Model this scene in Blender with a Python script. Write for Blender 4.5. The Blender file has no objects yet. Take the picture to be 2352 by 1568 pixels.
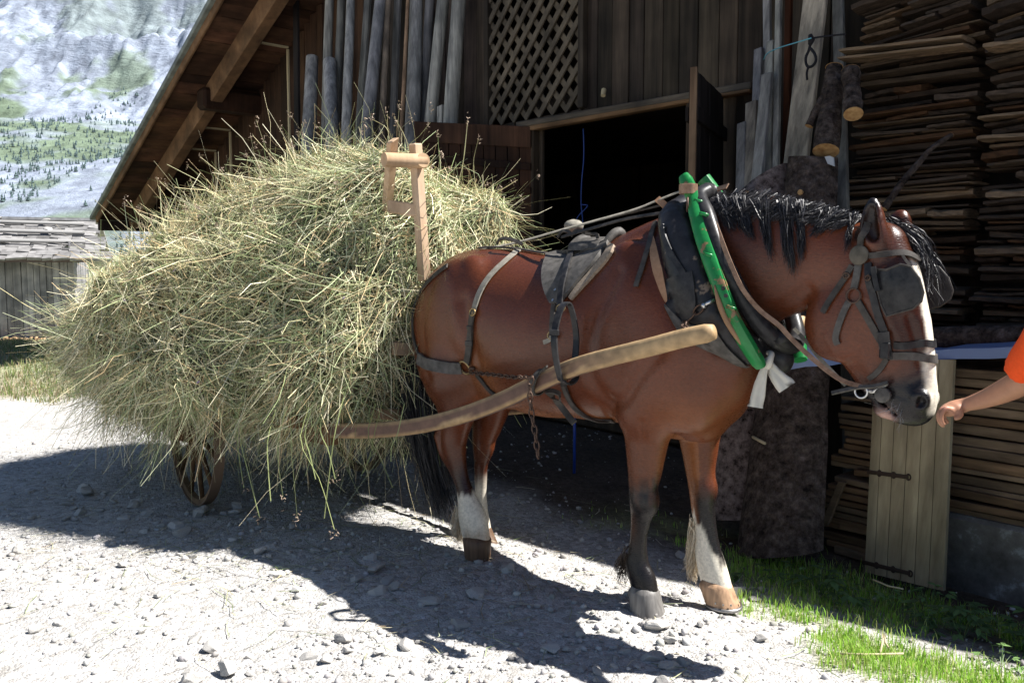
import bpy, bmesh, math, random
import numpy as np
from mathutils import Vector, Matrix
from mathutils.bvhtree import BVHTree
S = bpy.context.scene
COL = S.collection
rng = np.random.default_rng(7)
random.seed(7)
# ------------------------------------------------------------------ camera
FPX, CAMH = 2000.0, 1.45
PITCH = math.atan(174 / FPX)
cd = bpy.data.cameras.new('camera'); cam = bpy.data.objects.new('camera', cd); COL.objects.link(cam)
cd.sensor_width = 36.0; cd.lens = FPX / 2352 * 36.0
cd.clip_start = 0.05; cd.clip_end = 6000
cam.location = (0, 0, CAMH); cam.rotation_euler = (math.pi / 2 - PITCH, 0, 0)
S.camera = cam
# ------------------------------------------------------------------ light
SHIFT = np.array([-0.745, 0.03])            # shadow offset on the ground per metre of height
SUN_DIR = np.array([SHIFT[0], SHIFT[1], -1.0]); SUN_DIR /= np.linalg.norm(SUN_DIR)
elev = math.asin(-SUN_DIR[2]); az = math.atan2(-SUN_DIR[0], -SUN_DIR[1])   # towards the sun, clockwise from +Y
sd = bpy.data.lights.new('sun', 'SUN'); sun = bpy.data.objects.new('sun', sd); COL.objects.link(sun)
sd.energy = 5.0; sd.angle = math.radians(0.55); sd.color = (1.0, 0.97, 0.925)
sun.rotation_euler = Vector(SUN_DIR).to_track_quat('-Z', 'Y').to_euler()
W = bpy.data.worlds.new('World'); S.world = W; W.use_nodes = True
wn = W.node_tree.nodes; wl = W.node_tree.links
bg = wn['Background']; sky = wn.new('ShaderNodeTexSky')
sky.sky_type = 'NISHITA'; sky.sun_disc = False
sky.sun_elevation = elev; sky.sun_rotation = az
sky.altitude = 1500; sky.air_density = 1.0; sky.dust_density = 0.6; sky.ozone_density = 1.2
wl.new(sky.outputs[0], bg.inputs[0]); bg.inputs[1].default_value = 0.05
S.view_settings.view_transform = 'Standard'; S.view_settings.look = 'None'
S.view_settings.exposure = 1.18; S.view_settings.gamma = 1.0
S.cycles.max_bounces = 6; S.cycles.diffuse_bounces = 3; S.cycles.transparent_max_bounces = 8
# ------------------------------------------------------------------ frames of reference
HD = np.array([math.cos(math.radians(-43.4)), math.sin(math.radians(-43.4)), 0.0])   # the way the horse faces
HP = np.array([-HD[1], HD[0], 0.0])                                                 # to its far side
HO = np.array([0.68274479, 3.66914375, 0.0])
WD = np.array([0.647, -0.763, 0.0]); WD /= np.linalg.norm(WD)                       # along the barn wall
WQ = np.array([-WD[1], WD[0], 0.0])                                                 # into the barn
CC = np.array([0.0, 0.0, CAMH])
_F = np.array([0, math.cos(PITCH), -math.sin(PITCH)]); _U = np.array([0, math.sin(PITCH), math.cos(PITCH)])
def ray(X, Y):
    return _F + np.array([(X - 1176) / FPX, 0, 0]) + _U * ((784 - Y) / FPX)
def hit_z(X, Y, z=0.0):
    r = ray(X, Y); return CC + r * ((z - CAMH) / r[2])
def hit_q(X, Y, q):                          # point on the plane q metres behind the camera line, parallel to the wall
    r = ray(X, Y); return CC + r * (q / np.dot(r, WQ))
def hit_l(X, Y, l):                          # point in horse coordinates (t, l, z) at lateral offset l
    r = ray(X, Y); k = (l - np.dot(CC - HO, HP)) / np.dot(r, HP); P = CC + r * k
    return np.array([np.dot(P - HO, HD), l, P[2]])
def hw(t, l, z):                             # horse coordinates -> world
    return HO + HD * t + HP * l + np.array([0, 0, z])
def HWa(A):
    A = np.asarray(A, float); return HO + A[..., :1] * HD + A[..., 1:2] * HP + A[..., 2:3] * np.array([0, 0, 1.0])
def wq(s, q, z):
    return WD * s + WQ * q + np.array([0, 0, z])
# ------------------------------------------------------------------ noise
def _hash(ix, iy, iz, seed):
    h = (ix * 374761393 + iy * 668265263 + iz * 2147483647 + seed * 1274126177) & 0xFFFFFFFF
    h = ((h ^ (h >> 13)) * 1274126177) & 0xFFFFFFFF
    return ((h ^ (h >> 16)) & 0xFFFF) / 65535.0
def vnoise(P, scale=1.0, seed=0):
    P = np.asarray(P, float) * scale
    i = np.floor(P).astype(np.int64); f = P - i; f = f * f * (3 - 2 * f)
    out = 0
    for dx in (0, 1):
        for dy in (0, 1):
            for dz in (0, 1):
                w = (f[..., 0] if dx else 1 - f[..., 0]) * (f[..., 1] if dy else 1 - f[..., 1]) * (f[..., 2] if dz else 1 - f[..., 2])
                out = out + w * _hash(i[..., 0] + dx, i[..., 1] + dy, i[..., 2] + dz, seed)
    return out
def fbm(P, scale=1.0, seed=0, oct=4, gain=.5):
    a, s, o = 1.0, scale, 0; tot = 0
    for k in range(oct):
        o = o + a * (vnoise(P, s, seed + k) - .5); tot += a; a *= gain; s *= 2.03
    return o / tot * 2
# ------------------------------------------------------------------ mesh helpers
def tag(o, label=None, cat=None, group=None, kind=None):
    if label: o['label'] = label
    if cat: o['category'] = cat
    if group: o['group'] = group
    if kind: o['kind'] = kind
    return o
def empty(name, loc, label=None, cat=None, group=None):
    o = bpy.data.objects.new(name, None); COL.objects.link(o); o.location = loc; o.empty_display_size = .1
    tag(o, label, cat, group); return o
def npmesh(name, V, Fq, mats, parent=None, smooth=True, colors=None, mat_idx=None):
    """V (n,3) world coordinates, Fq faces: array (m,k) or list of tuples"""
    me = bpy.data.meshes.new(name)
    V = np.asarray(V, np.float32)
    if isinstance(Fq, np.ndarray):
        m, k = Fq.shape
        me.vertices.add(len(V)); me.vertices.foreach_set('co', V.ravel())
        me.loops.add(m * k); me.loops.foreach_set('vertex_index', Fq.astype(np.int32).ravel())
        me.polygons.add(m); me.polygons.foreach_set('loop_start', np.arange(0, m * k, k, dtype=np.int32))
        try: me.polygons.foreach_set('loop_total', np.full(m, k, np.int32))
        except Exception: pass
        me.update(calc_edges=True)
    else:
        me.from_pydata(V.tolist(), [], [tuple(int(i) for i in f) for f in Fq]); me.update()
    if colors is not None:
        ca = me.color_attributes.new('Col', 'FLOAT_COLOR', 'POINT')
        c4 = np.ones((len(V), 4), np.float32); c4[:, :3] = colors; ca.data.foreach_set('color', c4.ravel())
    for m_ in (mats if isinstance(mats, (list, tuple)) else [mats]): me.materials.append(m_)
    if mat_idx is not None: me.polygons.foreach_set('material_index', np.asarray(mat_idx, np.int32))
    if smooth: me.polygons.foreach_set('use_smooth', np.ones(len(me.polygons), bool))
    o = bpy.data.objects.new(name, me); COL.objects.link(o)
    if parent is not None:
        o.parent = parent; o.matrix_parent_inverse = WM(parent).inverted()
    return o
def WM(o):
    m = o.matrix_basis.copy()
    while o.parent is not None:
        m = o.parent.matrix_basis @ o.matrix_parent_inverse @ m; o = o.parent
    return m
class MB:
    def __init__(s): s.v = []; s.f = []; s.c = []
    def add(s, V, Fs, c=None):
        n = len(s.v); s.v.extend([tuple(map(float, p)) for p in V]); s.f.extend([tuple(i + n for i in f) for f in Fs])
        s.c.extend([c if c is not None else (1, 1, 1)] * len(V))
    def box(s, c, ax, ay, az, bev=0.0, col=None, taper=1.0):
        """oriented box: centre, three half-extent vectors"""
        c, ax, ay, az = map(lambda a: np.asarray(a, float), (c, ax, ay, az))
        if bev <= 0:
            V = [c + i * ax + j * ay + k * az for k in (-1, 1) for j in (-1, 1) for i in (-1, 1)]
            s.add(V, [(0, 2, 3, 1), (4, 5, 7, 6), (0, 1, 5, 4), (2, 6, 7, 3), (0, 4, 6, 2), (1, 3, 7, 5)], col); return
        lx, ly, lz = (np.linalg.norm(a) for a in (ax, ay, az)); b = min(bev, .45 * min(lx, ly, lz))
        fx, fy, fz = 1 - b / lx, 1 - b / ly, 1 - b / lz
        V = []; idx = {}
        for i in (-1, 1):
            for j in (-1, 1):
                for k in (-1, 1):
                    for w, (x, y, z) in enumerate(((i, j * fy, k * fz), (i * fx, j, k * fz), (i * fx, j * fy, k))):
                        idx[(i, j, k, w)] = len(V); V.append(c + x * ax + y * ay + z * az)
        Fs = []
        for a_ in (-1, 1):
            q = [(a_, -1, -1), (a_, 1, -1), (a_, 1, 1), (a_, -1, 1)]
            Fs.append(tuple(idx[t + (0,)] for t in (q if a_ > 0 else q[::-1])))
            q = [(-1, a_, -1), (-1, a_, 1), (1, a_, 1), (1, a_, -1)]
            Fs.append(tuple(idx[t + (1,)] for t in (q if a_ > 0 else q[::-1])))
            q = [(-1, -1, a_), (1, -1, a_), (1, 1, a_), (-1, 1, a_)]
            Fs.append(tuple(idx[t + (2,)] for t in (q if a_ > 0 else q[::-1])))
        for j in (-1, 1):
            for k in (-1, 1):
                Fs.append((idx[(-1, j, k, 1)], idx[(1, j, k, 1)], idx[(1, j, k, 2)], idx[(-1, j, k, 2)]))
                Fs.append((idx[(j, -1, k, 0)], idx[(j, 1, k, 0)], idx[(j, 1, k, 2)], idx[(j, -1, k, 2)]))
                Fs.append((idx[(j, k, -1, 0)], idx[(j, k, 1, 0)], idx[(j, k, 1, 1)], idx[(j, k, -1, 1)]))
        for i in (-1, 1):
            for j in (-1, 1):
                for k in (-1, 1): Fs.append(tuple(idx[(i, j, k, w)] for w in range(3)))
        s.add(V, Fs, col)
    def tube(s, P, r, n=8, col=None, cap=True, squash=None):
        """tube through points P, radius r (number or list); squash=(dir, factor) flattens it"""
        P = np.asarray(P, float); m = len(P); r = np.full(m, r) if np.isscalar(r) else np.asarray(r, float)
        T = np.gradient(P, axis=0); T /= np.linalg.norm(T, axis=1)[:, None] + 1e-9
        ref = np.array([0, 0, 1.0]) if abs(T[0][2]) < .9 else np.array([1.0, 0, 0])
        u = np.cross(T[0], ref); u /= np.linalg.norm(u); V = []
        for i in range(m):
            u = u - T[i] * np.dot(u, T[i]); u /= np.linalg.norm(u); w = np.cross(T[i], u)
            for k in range(n):
                a = 2 * math.pi * k / n
                o = (math.cos(a) * u + math.sin(a) * w) * r[i]
                if squash is not None:
                    dv = np.asarray(squash[0]); o = o - dv * np.dot(o, dv) * (1 - squash[1])
                V.append(P[i] + o)
        Fs = [(i * n + k, i * n + (k + 1) % n, (i + 1) * n + (k + 1) % n, (i + 1) * n + k) for i in range(m - 1) for k in range(n)]
        if cap: Fs += [tuple(range(n))[::-1], tuple((m - 1) * n + k for k in range(n))]
        s.add(V, Fs, col)
    def band(s, P, N, w, th, col=None, closed=False):
        """flat strap: centre line P, outward normals N, width w (number/list), thickness th"""
        P = np.asarray(P, float); N = np.asarray(N, float); m = len(P)
        w = np.full(m, w) if np.isscalar(w) else np.asarray(w, float)
        if closed: T = np.roll(P, -1, 0) - np.roll(P, 1, 0)
        else: T = np.gradient(P, axis=0)
        T /= np.linalg.norm(T, axis=1)[:, None] + 1e-9
        N = N - T * np.sum(N * T, 1)[:, None]; N /= np.linalg.norm(N, axis=1)[:, None] + 1e-9
        B = np.cross(T, N); V = []
        prof = [(-.5, 0), (-.47, 1), (.47, 1), (.5, 0)]
        for i in range(m):
            for (x, y) in prof: V.append(P[i] + B[i] * x * w[i] + N[i] * (y * th))
        k = 4; Fs = []
        for i in range(m if closed else m - 1):
            j = (i + 1) % m
            for a in range(k): Fs.append((i * k + a, j * k + a, j * k + (a + 1) % k, i * k + (a + 1) % k))
        if not closed: Fs += [(0, 1, 2, 3), tuple((m - 1) * k + a for a in (3, 2, 1, 0))]
        s.add(V, Fs, col)
    def ring(s, c, ax, ay, r, n=20, k=8, col=None):
        c, ax, ay = map(lambda a: np.asarray(a, float), (c, ax, ay)); nz = np.cross(ax, ay); nz /= np.linalg.norm(nz); V = []
        for i in range(n):
            a = 2 * math.pi * i / n; d = ax * math.cos(a) + ay * math.sin(a); p = c + d; dn = d / np.linalg.norm(d)
            for j in range(k):
                b = 2 * math.pi * j / k; V.append(p + (dn * math.cos(b) + nz * math.sin(b)) * r)
        Fs = [(i * k + j, ((i + 1) % n) * k + j, ((i + 1) % n) * k + (j + 1) % k, i * k + (j + 1) % k) for i in range(n) for j in range(k)]
        s.add(V, Fs, col)
    def build(s, name, mat, parent=None, smooth=False, colors=False, auto=None):
        V = np.array(s.v); o = npmesh(name, V, s.f, mat, parent, smooth, np.array(s.c) if colors else None)
        bm = bmesh.new(); bm.from_mesh(o.data); bmesh.ops.recalc_face_normals(bm, faces=bm.faces); bm.to_mesh(o.data); bm.free()
        if auto is not None:
            o.data.polygons.foreach_set('use_smooth', np.ones(len(o.data.polygons), bool))
            try: o.data.set_sharp_from_angle(angle=math.radians(auto))
            except Exception: pass
        return o
def spline(P, n):
    """Catmull-Rom resample of an (m,k) list to n points (uniform in parameter, chord spaced)"""
    P = np.asarray(P, float); m = len(P)
    if m < 3:
        u = np.linspace(0, 1, n)[:, None]; return P[0] * (1 - u) + P[-1] * u
    d = np.linalg.norm(np.diff(P[:, :3], axis=0), axis=1) ** .5; t = np.concatenate([[0], np.cumsum(d + 1e-6)])
    M = np.zeros_like(P)
    for i in range(m):
        if i == 0: M[i] = (P[1] - P[0]) / (t[1] - t[0])
        elif i == m - 1: M[i] = (P[-1] - P[-2]) / (t[-1] - t[-2])
        else:
            M[i] = ((P[i] - P[i - 1]) / (t[i] - t[i - 1]) * (t[i + 1] - t[i]) + (P[i + 1] - P[i]) / (t[i + 1] - t[i]) * (t[i] - t[i - 1])) / (t[i + 1] - t[i - 1])
    x = np.linspace(0, t[-1], n); j = np.clip(np.searchsorted(t, x, side='right') - 1, 0, m - 2)
    h = (t[j + 1] - t[j])[:, None]; u = ((x - t[j])[:, None]) / h
    return (P[j] * (2 * u**3 - 3 * u**2 + 1) + M[j] * h * (u**3 - 2 * u**2 + u) + P[j + 1] * (-2 * u**3 + 3 * u**2) + M[j + 1] * h * (u**3 - u**2))
# ------------------------------------------------------------------ signed-distance sculpting (one continuous skin)
class Field:
    def __init__(s, lo, hi, h):
        s.lo = np.array(lo, float); s.h = h; s.n = np.ceil((np.array(hi) - s.lo) / h).astype(int) + 1
        s.D = np.full(tuple(s.n), 1.0, np.float32)
        s.ax = [s.lo[i] + h * np.arange(s.n[i]) for i in range(3)]
    def _box(s, lo, hi):
        a = np.clip(np.floor((lo - s.lo) / s.h).astype(int), 0, s.n - 1); b = np.clip(np.ceil((hi - s.lo) / s.h).astype(int) + 1, 1, s.n)
        return a, b
    def _merge(s, a, b, D, k, mode):
        sl = tuple(slice(a[i], b[i]) for i in range(3)); A = s.D[sl]
        if mode == 'sub':
            A2, D2 = -A, D
            hh = np.clip(.5 + .5 * (D2 - A2) / k, 0, 1); r = D2 * (1 - hh) + A2 * hh - k * hh * (1 - hh)
            s.D[sl] = -r; return
        hh = np.clip(.5 + .5 * (D - A) / k, 0, 1); s.D[sl] = D * (1 - hh) + A * hh - k * hh * (1 - hh)
    def tube(s, st, k=.03, seg=.03, mode='add', fine=True):
        """st: rows (x,y,z,ra,rb): ra radius in the x-z plane, rb radius along y"""
        st = np.asarray(st, float)
        if fine and len(st) > 2:
            L = np.sum(np.linalg.norm(np.diff(st[:, :3], axis=0), axis=1)); st = spline(st, max(len(st), int(L / seg) + 2))
        R = st[:, 3:].max() + k + 2 * s.h
        a, b = s._box(st[:, :3].min(0) - R, st[:, :3].max(0) + R)
        if np.any(b <= a): return
        D = np.full(tuple(b - a), 1.0, np.float32)
        for i in range(len(st) - 1):
            p, q = st[i], st[i + 1]; Ri = max(p[3], p[4], q[3], q[4]) + k + 3 * s.h
            c, d = s._box(np.minimum(p[:3], q[:3]) - Ri, np.maximum(p[:3], q[:3]) + Ri); c = np.maximum(c, a); d = np.minimum(d, b)
            if np.any(d <= c): continue
            X, Y, Z = np.meshgrid(*[s.ax[j][c[j]:d[j]].astype(np.float32) for j in range(3)], indexing='ij')
            e = q[:3] - p[:3]; ee = np.dot(e, e) + 1e-12
            u = np.clip(((X - p[0]) * e[0] + (Y - p[1]) * e[1] + (Z - p[2]) * e[2]) / ee, 0, 1)
            ra = p[3] + (q[3] - p[3]) * u; rb = p[4] + (q[4] - p[4]) * u
            dx, dy, dz = X - p[0] - e[0] * u, Y - p[1] - e[1] * u, Z - p[2] - e[2] * u
            pl = dx * dx + dz * dz; la = dy * dy
            k0 = np.sqrt(pl / ra**2 + la / rb**2); k1 = np.sqrt(pl / ra**4 + la / rb**4) + 1e-6
            v = np.where(k0 < 1e-3, -np.minimum(ra, rb), k0 * (k0 - 1) / k1)
            sl = tuple(slice(c[j] - a[j], d[j] - a[j]) for j in range(3)); D[sl] = np.minimum(D[sl], v)
        s._merge(a, b, D, k, mode)
    def ball(s, c, r, k=.03, rot=None, mode='add'):
        c = np.asarray(c, float); r = np.asarray(r if np.ndim(r) else (r, r, r), float); R = r.max() + k + 2 * s.h
        a, b = s._box(c - R, c + R)
        if np.any(b <= a): return
        X, Y, Z = np.meshgrid(*[s.ax[j][a[j]:b[j]].astype(np.float32) for j in range(3)], indexing='ij')
        P = np.stack([X - c[0], Y - c[1], Z - c[2]], -1)
        if rot is not None: P = P @ np.asarray(rot, np.float32)
        k0 = np.sqrt(((P / r) ** 2).sum(-1)); k1 = np.sqrt(((P / r**2) ** 2).sum(-1)) + 1e-6
        s._merge(a, b, np.where(k0 < 1e-3, -r.min(), k0 * (k0 - 1) / k1), k, mode)
    def mesh(s):
        D = s.D; I = D < 0; n = s.n
        c = np.zeros(tuple(n - 1), np.int8)
        for dx in (0, 1):
            for dy in (0, 1):
                for dz in (0, 1): c += I[dx:n[0] - 1 + dx, dy:n[1] - 1 + dy, dz:n[2] - 1 + dz]
        act = np.argwhere((c > 0) & (c < 8)); idx = np.full(tuple(n - 1), -1, np.int32); idx[tuple(act.T)] = np.arange(len(act))
        cor = [(i, j, k) for i in (0, 1) for j in (0, 1) for k in (0, 1)]
        val = np.stack([D[act[:, 0] + i, act[:, 1] + j, act[:, 2] + k] for i, j, k in cor], 1)
        acc = np.zeros((len(act), 3)); cnt = np.zeros(len(act))
        for a in range(8):
            for b in range(a + 1, 8):
                if sum(abs(cor[a][t] - cor[b][t]) for t in range(3)) != 1: continue
                va, vb = val[:, a], val[:, b]; m = (va < 0) != (vb < 0)
                u = np.where(m, va / np.where(m, va - vb, 1), 0)
                p = np.array(cor[a])[None] + u[:, None] * (np.array(cor[b]) - np.array(cor[a]))[None]
                acc += p * m[:, None]; cnt += m
        V = (act + acc / cnt[:, None]) * s.h + s.lo
        quads = []
        for ax in range(3):
            o = [0, 1, 2]; o.remove(ax); sl0 = [slice(1, n[t] - 1) for t in range(3)]; sl0[ax] = slice(0, n[ax] - 1)
            sl1 = list(sl0); sl1[ax] = slice(1, n[ax])
            A, B = I[tuple(sl0)], I[tuple(sl1)]; E = np.argwhere(A != B); 
            base = E.copy(); base[:, o[0]] += 1; base[:, o[1]] += 1
            flip = A[tuple(E.T)]
            def at(d0, d1):
                q = base.copy(); q[:, o[0]] += d0; q[:, o[1]] += d1; return idx[tuple(q.T)]
            Q = np.stack([at(-1, -1), at(0, -1), at(0, 0), at(-1, 0)], 1)
            if ax == 1: flip = ~flip
            Q[~flip] = Q[~flip][:, ::-1]; quads.append(Q)
        return V, np.concatenate(quads)
def relax(V, Q, it=3, lam=.5):
    e = np.concatenate([Q[:, [0, 1]], Q[:, [1, 2]], Q[:, [2, 3]], Q[:, [3, 0]]]); e = np.concatenate([e, e[:, ::-1]])
    cnt = np.bincount(e[:, 0], minlength=len(V))[:, None]
    for k in range(it):
        for l in (lam, -lam * 1.02):
            S_ = np.stack([np.bincount(e[:, 0], weights=V[e[:, 1], j], minlength=len(V)) for j in range(3)], 1)
            V = V + l * (S_ / np.maximum(cnt, 1) - V)
    return V
def normals(V, Q):
    n = np.cross(V[Q[:, 2]] - V[Q[:, 0]], V[Q[:, 3]] - V[Q[:, 1]]); N = np.zeros_like(V)
    for j in range(4): np.add.at(N, Q[:, j], n)
    return N / (np.linalg.norm(N, axis=1)[:, None] + 1e-12)
# ------------------------------------------------------------------ strands (hair, straw, grass) as one mesh of flat ribbons
def strands(P, width, colors, twist=None):
    """P (n,m,3) polylines, width (n,m) -> V, F(quads), C ; ribbons with a random roll"""
    n, m, _ = P.shape
    T = np.gradient(P, axis=1); T /= np.linalg.norm(T, axis=2, keepdims=True) + 1e-9
    rd = rng.normal(size=(n, 1, 3)) if twist is None else twist[:, None, :]
    B = np.cross(T, np.broadcast_to(rd, T.shape)); B /= np.linalg.norm(B, axis=2, keepdims=True) + 1e-9
    V = np.stack([P - B * width[..., None] / 2, P + B * width[..., None] / 2], 2).reshape(-1, 3)
    i = (np.arange(n)[:, None] * m + np.arange(m - 1)[None]) * 2
    Fq = np.stack([i, i + 1, i + 3, i + 2], -1).reshape(-1, 4)
    C = np.repeat(colors.reshape(n, -1, 3) if colors.ndim == 3 else np.repeat(colors[:, None], m, 1), 2, axis=1).reshape(-1, 3)
    return V, Fq, C
# ------------------------------------------------------------------ materials
def mat(name, col=(.5, .5, .5), rough=.7, spec=.3, metal=0.0):
    m = bpy.data.materials.new(name); m.use_nodes = True; b = m.node_tree.nodes['Principled BSDF']
    b.inputs['Base Color'].default_value = (*col, 1); b.inputs['Roughness'].default_value = rough
    b.inputs['Specular IOR Level'].default_value = spec; b.inputs['Metallic'].default_value = metal
    return m
class NT:
    def __init__(s, m): s.n = m.node_tree.nodes; s.l = m.node_tree.links; s.b = s.n['Principled BSDF']
    def __call__(s, t, **kw):
        nd = s.n.new('ShaderNode' + t)
        for k, v in kw.items():
            if k in nd.inputs: nd.inputs[k].default_value = v
            else: setattr(nd, k, v)
        return nd
    def link(s, a, b): s.l.new(a, b)
    def ramp(s, src, stops):
        r = s.n.new('ShaderNodeValToRGB'); s.l.new(src, r.inputs[0]); e = r.color_ramp.elements
        while len(e) < len(stops): e.new(.5)
        for i, (p, c) in enumerate(stops): e[i].position = p; e[i].color = (*c, 1) if len(c) == 3 else c
        return r
    def mix(s, f, a, b, mode='MIX'):
        x = s.n.new('ShaderNodeMix'); x.data_type = 'RGBA'; x.blend_type = mode
        for sock, v in ((0, f), (6, a), (7, b)):
            if isinstance(v, (int, float)): x.inputs[sock].default_value = v
            elif isinstance(v, tuple): x.inputs[sock].default_value = (*v, 1)
            else: s.l.new(v, x.inputs[sock])
        return x.outputs[2]
    def bump(s, h, strength=.3, dist=.01):
        b = s.n.new('ShaderNodeBump'); b.inputs['Strength'].default_value = strength; b.inputs['Distance'].default_value = dist
        s.l.new(h, b.inputs['Height']); s.l.new(b.outputs[0], s.b.inputs['Normal'])
def coords(nt, kind='Object', scale=(1, 1, 1), rot=(0, 0, 0)):
    tc = nt('TexCoord'); mp = nt('Mapping'); mp.inputs['Scale'].default_value = scale; mp.inputs['Rotation'].default_value = rot
    nt.link(tc.outputs[kind], mp.inputs[0]); return mp.outputs[0]
def wood(name, dark, light, rot=(0, 0, 0), stretch=(14, 14, .9), rough=.85, bump=.5, knots=True, vcol=False, spec=.2):
    """wood with grain along local Z of the mapping"""
    m = mat(name, light, rough, spec); nt = NT(m); v = coords(nt, 'Object', stretch, rot)
    n1 = nt('TexNoise', Scale=1.6, Detail=6.0, Roughness=.65); nt.link(v, n1.inputs['Vector'])
    r = nt.ramp(n1.outputs[0], [(.3, dark), (.52, tuple((a + b) / 2 for a, b in zip(dark, light))), (.72, light)])
    v2 = coords(nt, 'Object', (1, 1, 1)); n2 = nt('TexNoise', Scale=2.3, Detail=3.0); nt.link(v2, n2.inputs['Vector'])
    r2 = nt.ramp(n2.outputs[0], [(.3, (.55, .55, .55)), (.7, (1.25, 1.2, 1.15))])
    c = nt.mix(1.0, r.outputs[0], r2.outputs[0], 'MULTIPLY')
    if vcol:
        a = nt('Attribute', attribute_name='Col'); c = nt.mix(1.0, c, a.outputs[0], 'MULTIPLY')
    nt.link(c, nt.b.inputs['Base Color']); nt.bump(n1.outputs[0], bump, .006); return m
def vcmat(name, rough=.6, spec=.3, noise=.25, scale=40, bump=0, sheen=0, trans=0):
    """material driven by the mesh's own colour pattern"""
    m = mat(name, (.5, .5, .5), rough, spec); nt = NT(m); a = nt('Attribute', attribute_name='Col')
    v = coords(nt, 'Object'); n = nt('TexNoise', Scale=scale, Detail=4.0); nt.link(v, n.inputs['Vector'])
    r = nt.ramp(n.outputs[0], [(.25, (1 - noise,) * 3), (.75, (1 + noise,) * 3)])
    c = nt.mix(1.0, a.outputs[0], r.outputs[0], 'MULTIPLY'); nt.link(c, nt.b.inputs['Base Color'])
    if bump: nt.bump(n.outputs[0], bump, .004)
    if sheen: nt.b.inputs['Sheen Weight'].default_value = sheen; nt.b.inputs['Sheen Roughness'].default_value = .4
    if trans:
        t = nt('BsdfTranslucent'); nt.link(c, t.inputs['Color']); mx = nt('MixShader'); mx.inputs[0].default_value = trans
        nt.link(nt.b.outputs[0], mx.inputs[1]); nt.link(t.outputs[0], mx.inputs[2])
        nt.link(mx.outputs[0], nt.n['Material Output'].inputs[0])
    return m
# ================================================================== GROUND
def sstep(x, a, b):
    u = np.clip((x - a) / (b - a), 0, 1); return u * u * (3 - 2 * u)
def ground_z(x, y, fine=True):
    x = np.asarray(x, float); y = np.asarray(y, float); P = np.stack([x, y, 0 * x], -1)
    lat = (x - HO[0]) * HP[0] + (y - HO[1]) * HP[1]; q = x * WQ[0] + y * WQ[1]; s = x * WD[0] + y * WD[1]
    t = (x - HO[0]) * HD[0] + (y - HO[1]) * HD[1]
    z = -.04 * sstep(lat, 0, .2) - .10 * sstep(q, 3.3, 4.3) * sstep(s, -4, -2)
    z = z + .05 * sstep(-lat, .55, 1.2) * sstep(t, -.6, .6) * sstep(y, 2.0, 2.6)
    bank = sstep(y, 9.2, 12.5) * sstep(-x, 4.6, 5.6) * .34 * (1 - sstep(y, 12.5, 16))
    z = z + bank - .95 * sstep(y, 13, 24) * sstep(y * .5 + x, -30, 2) 
    z = z + .035 * fbm(P, .9, 21, 3) * sstep(np.hypot(x - .2, y - 3.8), .9, 2.0)
    if fine:
        near = np.clip(1 - np.hypot(x, y - 3.5) / 7, 0, 1)
        z = z + near * (.010 * fbm(P, 9, 31, 3) + .006 * fbm(P, 32, 41, 2))
    far = np.hypot(x, y)
    return z + .02 * sstep(far, 30, 120) * (far - 30) * sstep(y, 20, 60)
def axis(lo, hi, a, b, step, g=1.13):
    m = list(np.arange(a, b + step / 2, step)); d = step; x = b
    while x < hi: d = min(d * g, 120); x += d; m.append(x)
    d = step; x = a; pre = []
    while x > lo: d = min(d * g, 120); x -= d; pre.append(x)
    return np.array(pre[::-1] + m)
GX = axis(-1500, 1500, -3.6, 3.2, .022); GY = axis(-300, 2500, 2.0, 7.2, .022)
gx, gy = np.meshgrid(GX, GY, indexing='ij'); gz = ground_z(gx, gy)
GV = np.stack([gx, gy, gz], -1).reshape(-1, 3); ny = len(GY)
ii = (np.arange(len(GX) - 1)[:, None] * ny + np.arange(ny - 1)[None]).ravel()
GF = np.stack([ii, ii + ny, ii + ny + 1, ii + 1], 1)
X_, Y_ = GV[:, 0], GV[:, 1]; P_ = GV * np.array([1, 1, 0])
Q_ = X_ * WQ[0] + Y_ * WQ[1]; S_ = X_ * WD[0] + Y_ * WD[1]
n1 = fbm(P_, 1.3, 51, 3); n2 = fbm(P_, 5, 61, 3)
def grass_mask(x, y):
    P = np.stack([x, y, 0 * x], -1); q = x * WQ[0] + y * WQ[1]; s = x * WD[0] + y * WD[1]; a = fbm(P, 3.2, 71, 3); b = fbm(P, 9, 77, 2)
    right = sstep(x - .26 * (3.9 - y) + .20 * a + .12 * b, .95, 1.16) * sstep(y, 1.8, 2.2) * (1 - sstep(q, 3.95, 4.2)) * sstep(s, -2.75, -2.45)
    right = right * (.25 + .75 * sstep(q + .3 * a, 2.78, 3.05)) * (1 - .93 * sstep(q + .1 * a, 3.2, 3.42))
    under = .55 * sstep(q + .2 * a, 3.25, 3.6) * (1 - sstep(q, 3.9, 4.4)) * sstep(s, -3.9, -3.2) * sstep(a, -.15, .2)
    bank = sstep(y + .5 * a, 9.3, 9.8) * sstep(-x + .4 * a, 4.7, 5.2)
    field = sstep(y, 20, 26)
    return np.clip(np.maximum.reduce([right, under, bank, field]), 0, 1)
gm = grass_mask(X_, Y_)
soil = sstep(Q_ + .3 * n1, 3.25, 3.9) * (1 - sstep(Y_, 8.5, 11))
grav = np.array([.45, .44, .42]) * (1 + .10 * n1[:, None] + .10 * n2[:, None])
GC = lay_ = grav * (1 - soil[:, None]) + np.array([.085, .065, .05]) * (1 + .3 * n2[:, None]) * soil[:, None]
grc = np.array([.27, .29, .13]) * (1 + .25 * n2[:, None])
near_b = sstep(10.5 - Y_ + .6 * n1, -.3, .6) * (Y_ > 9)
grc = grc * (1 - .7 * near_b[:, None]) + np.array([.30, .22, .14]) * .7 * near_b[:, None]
GC = GC * (1 - .72 * gm[:, None]) + grc * .72 * gm[:, None]
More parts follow.
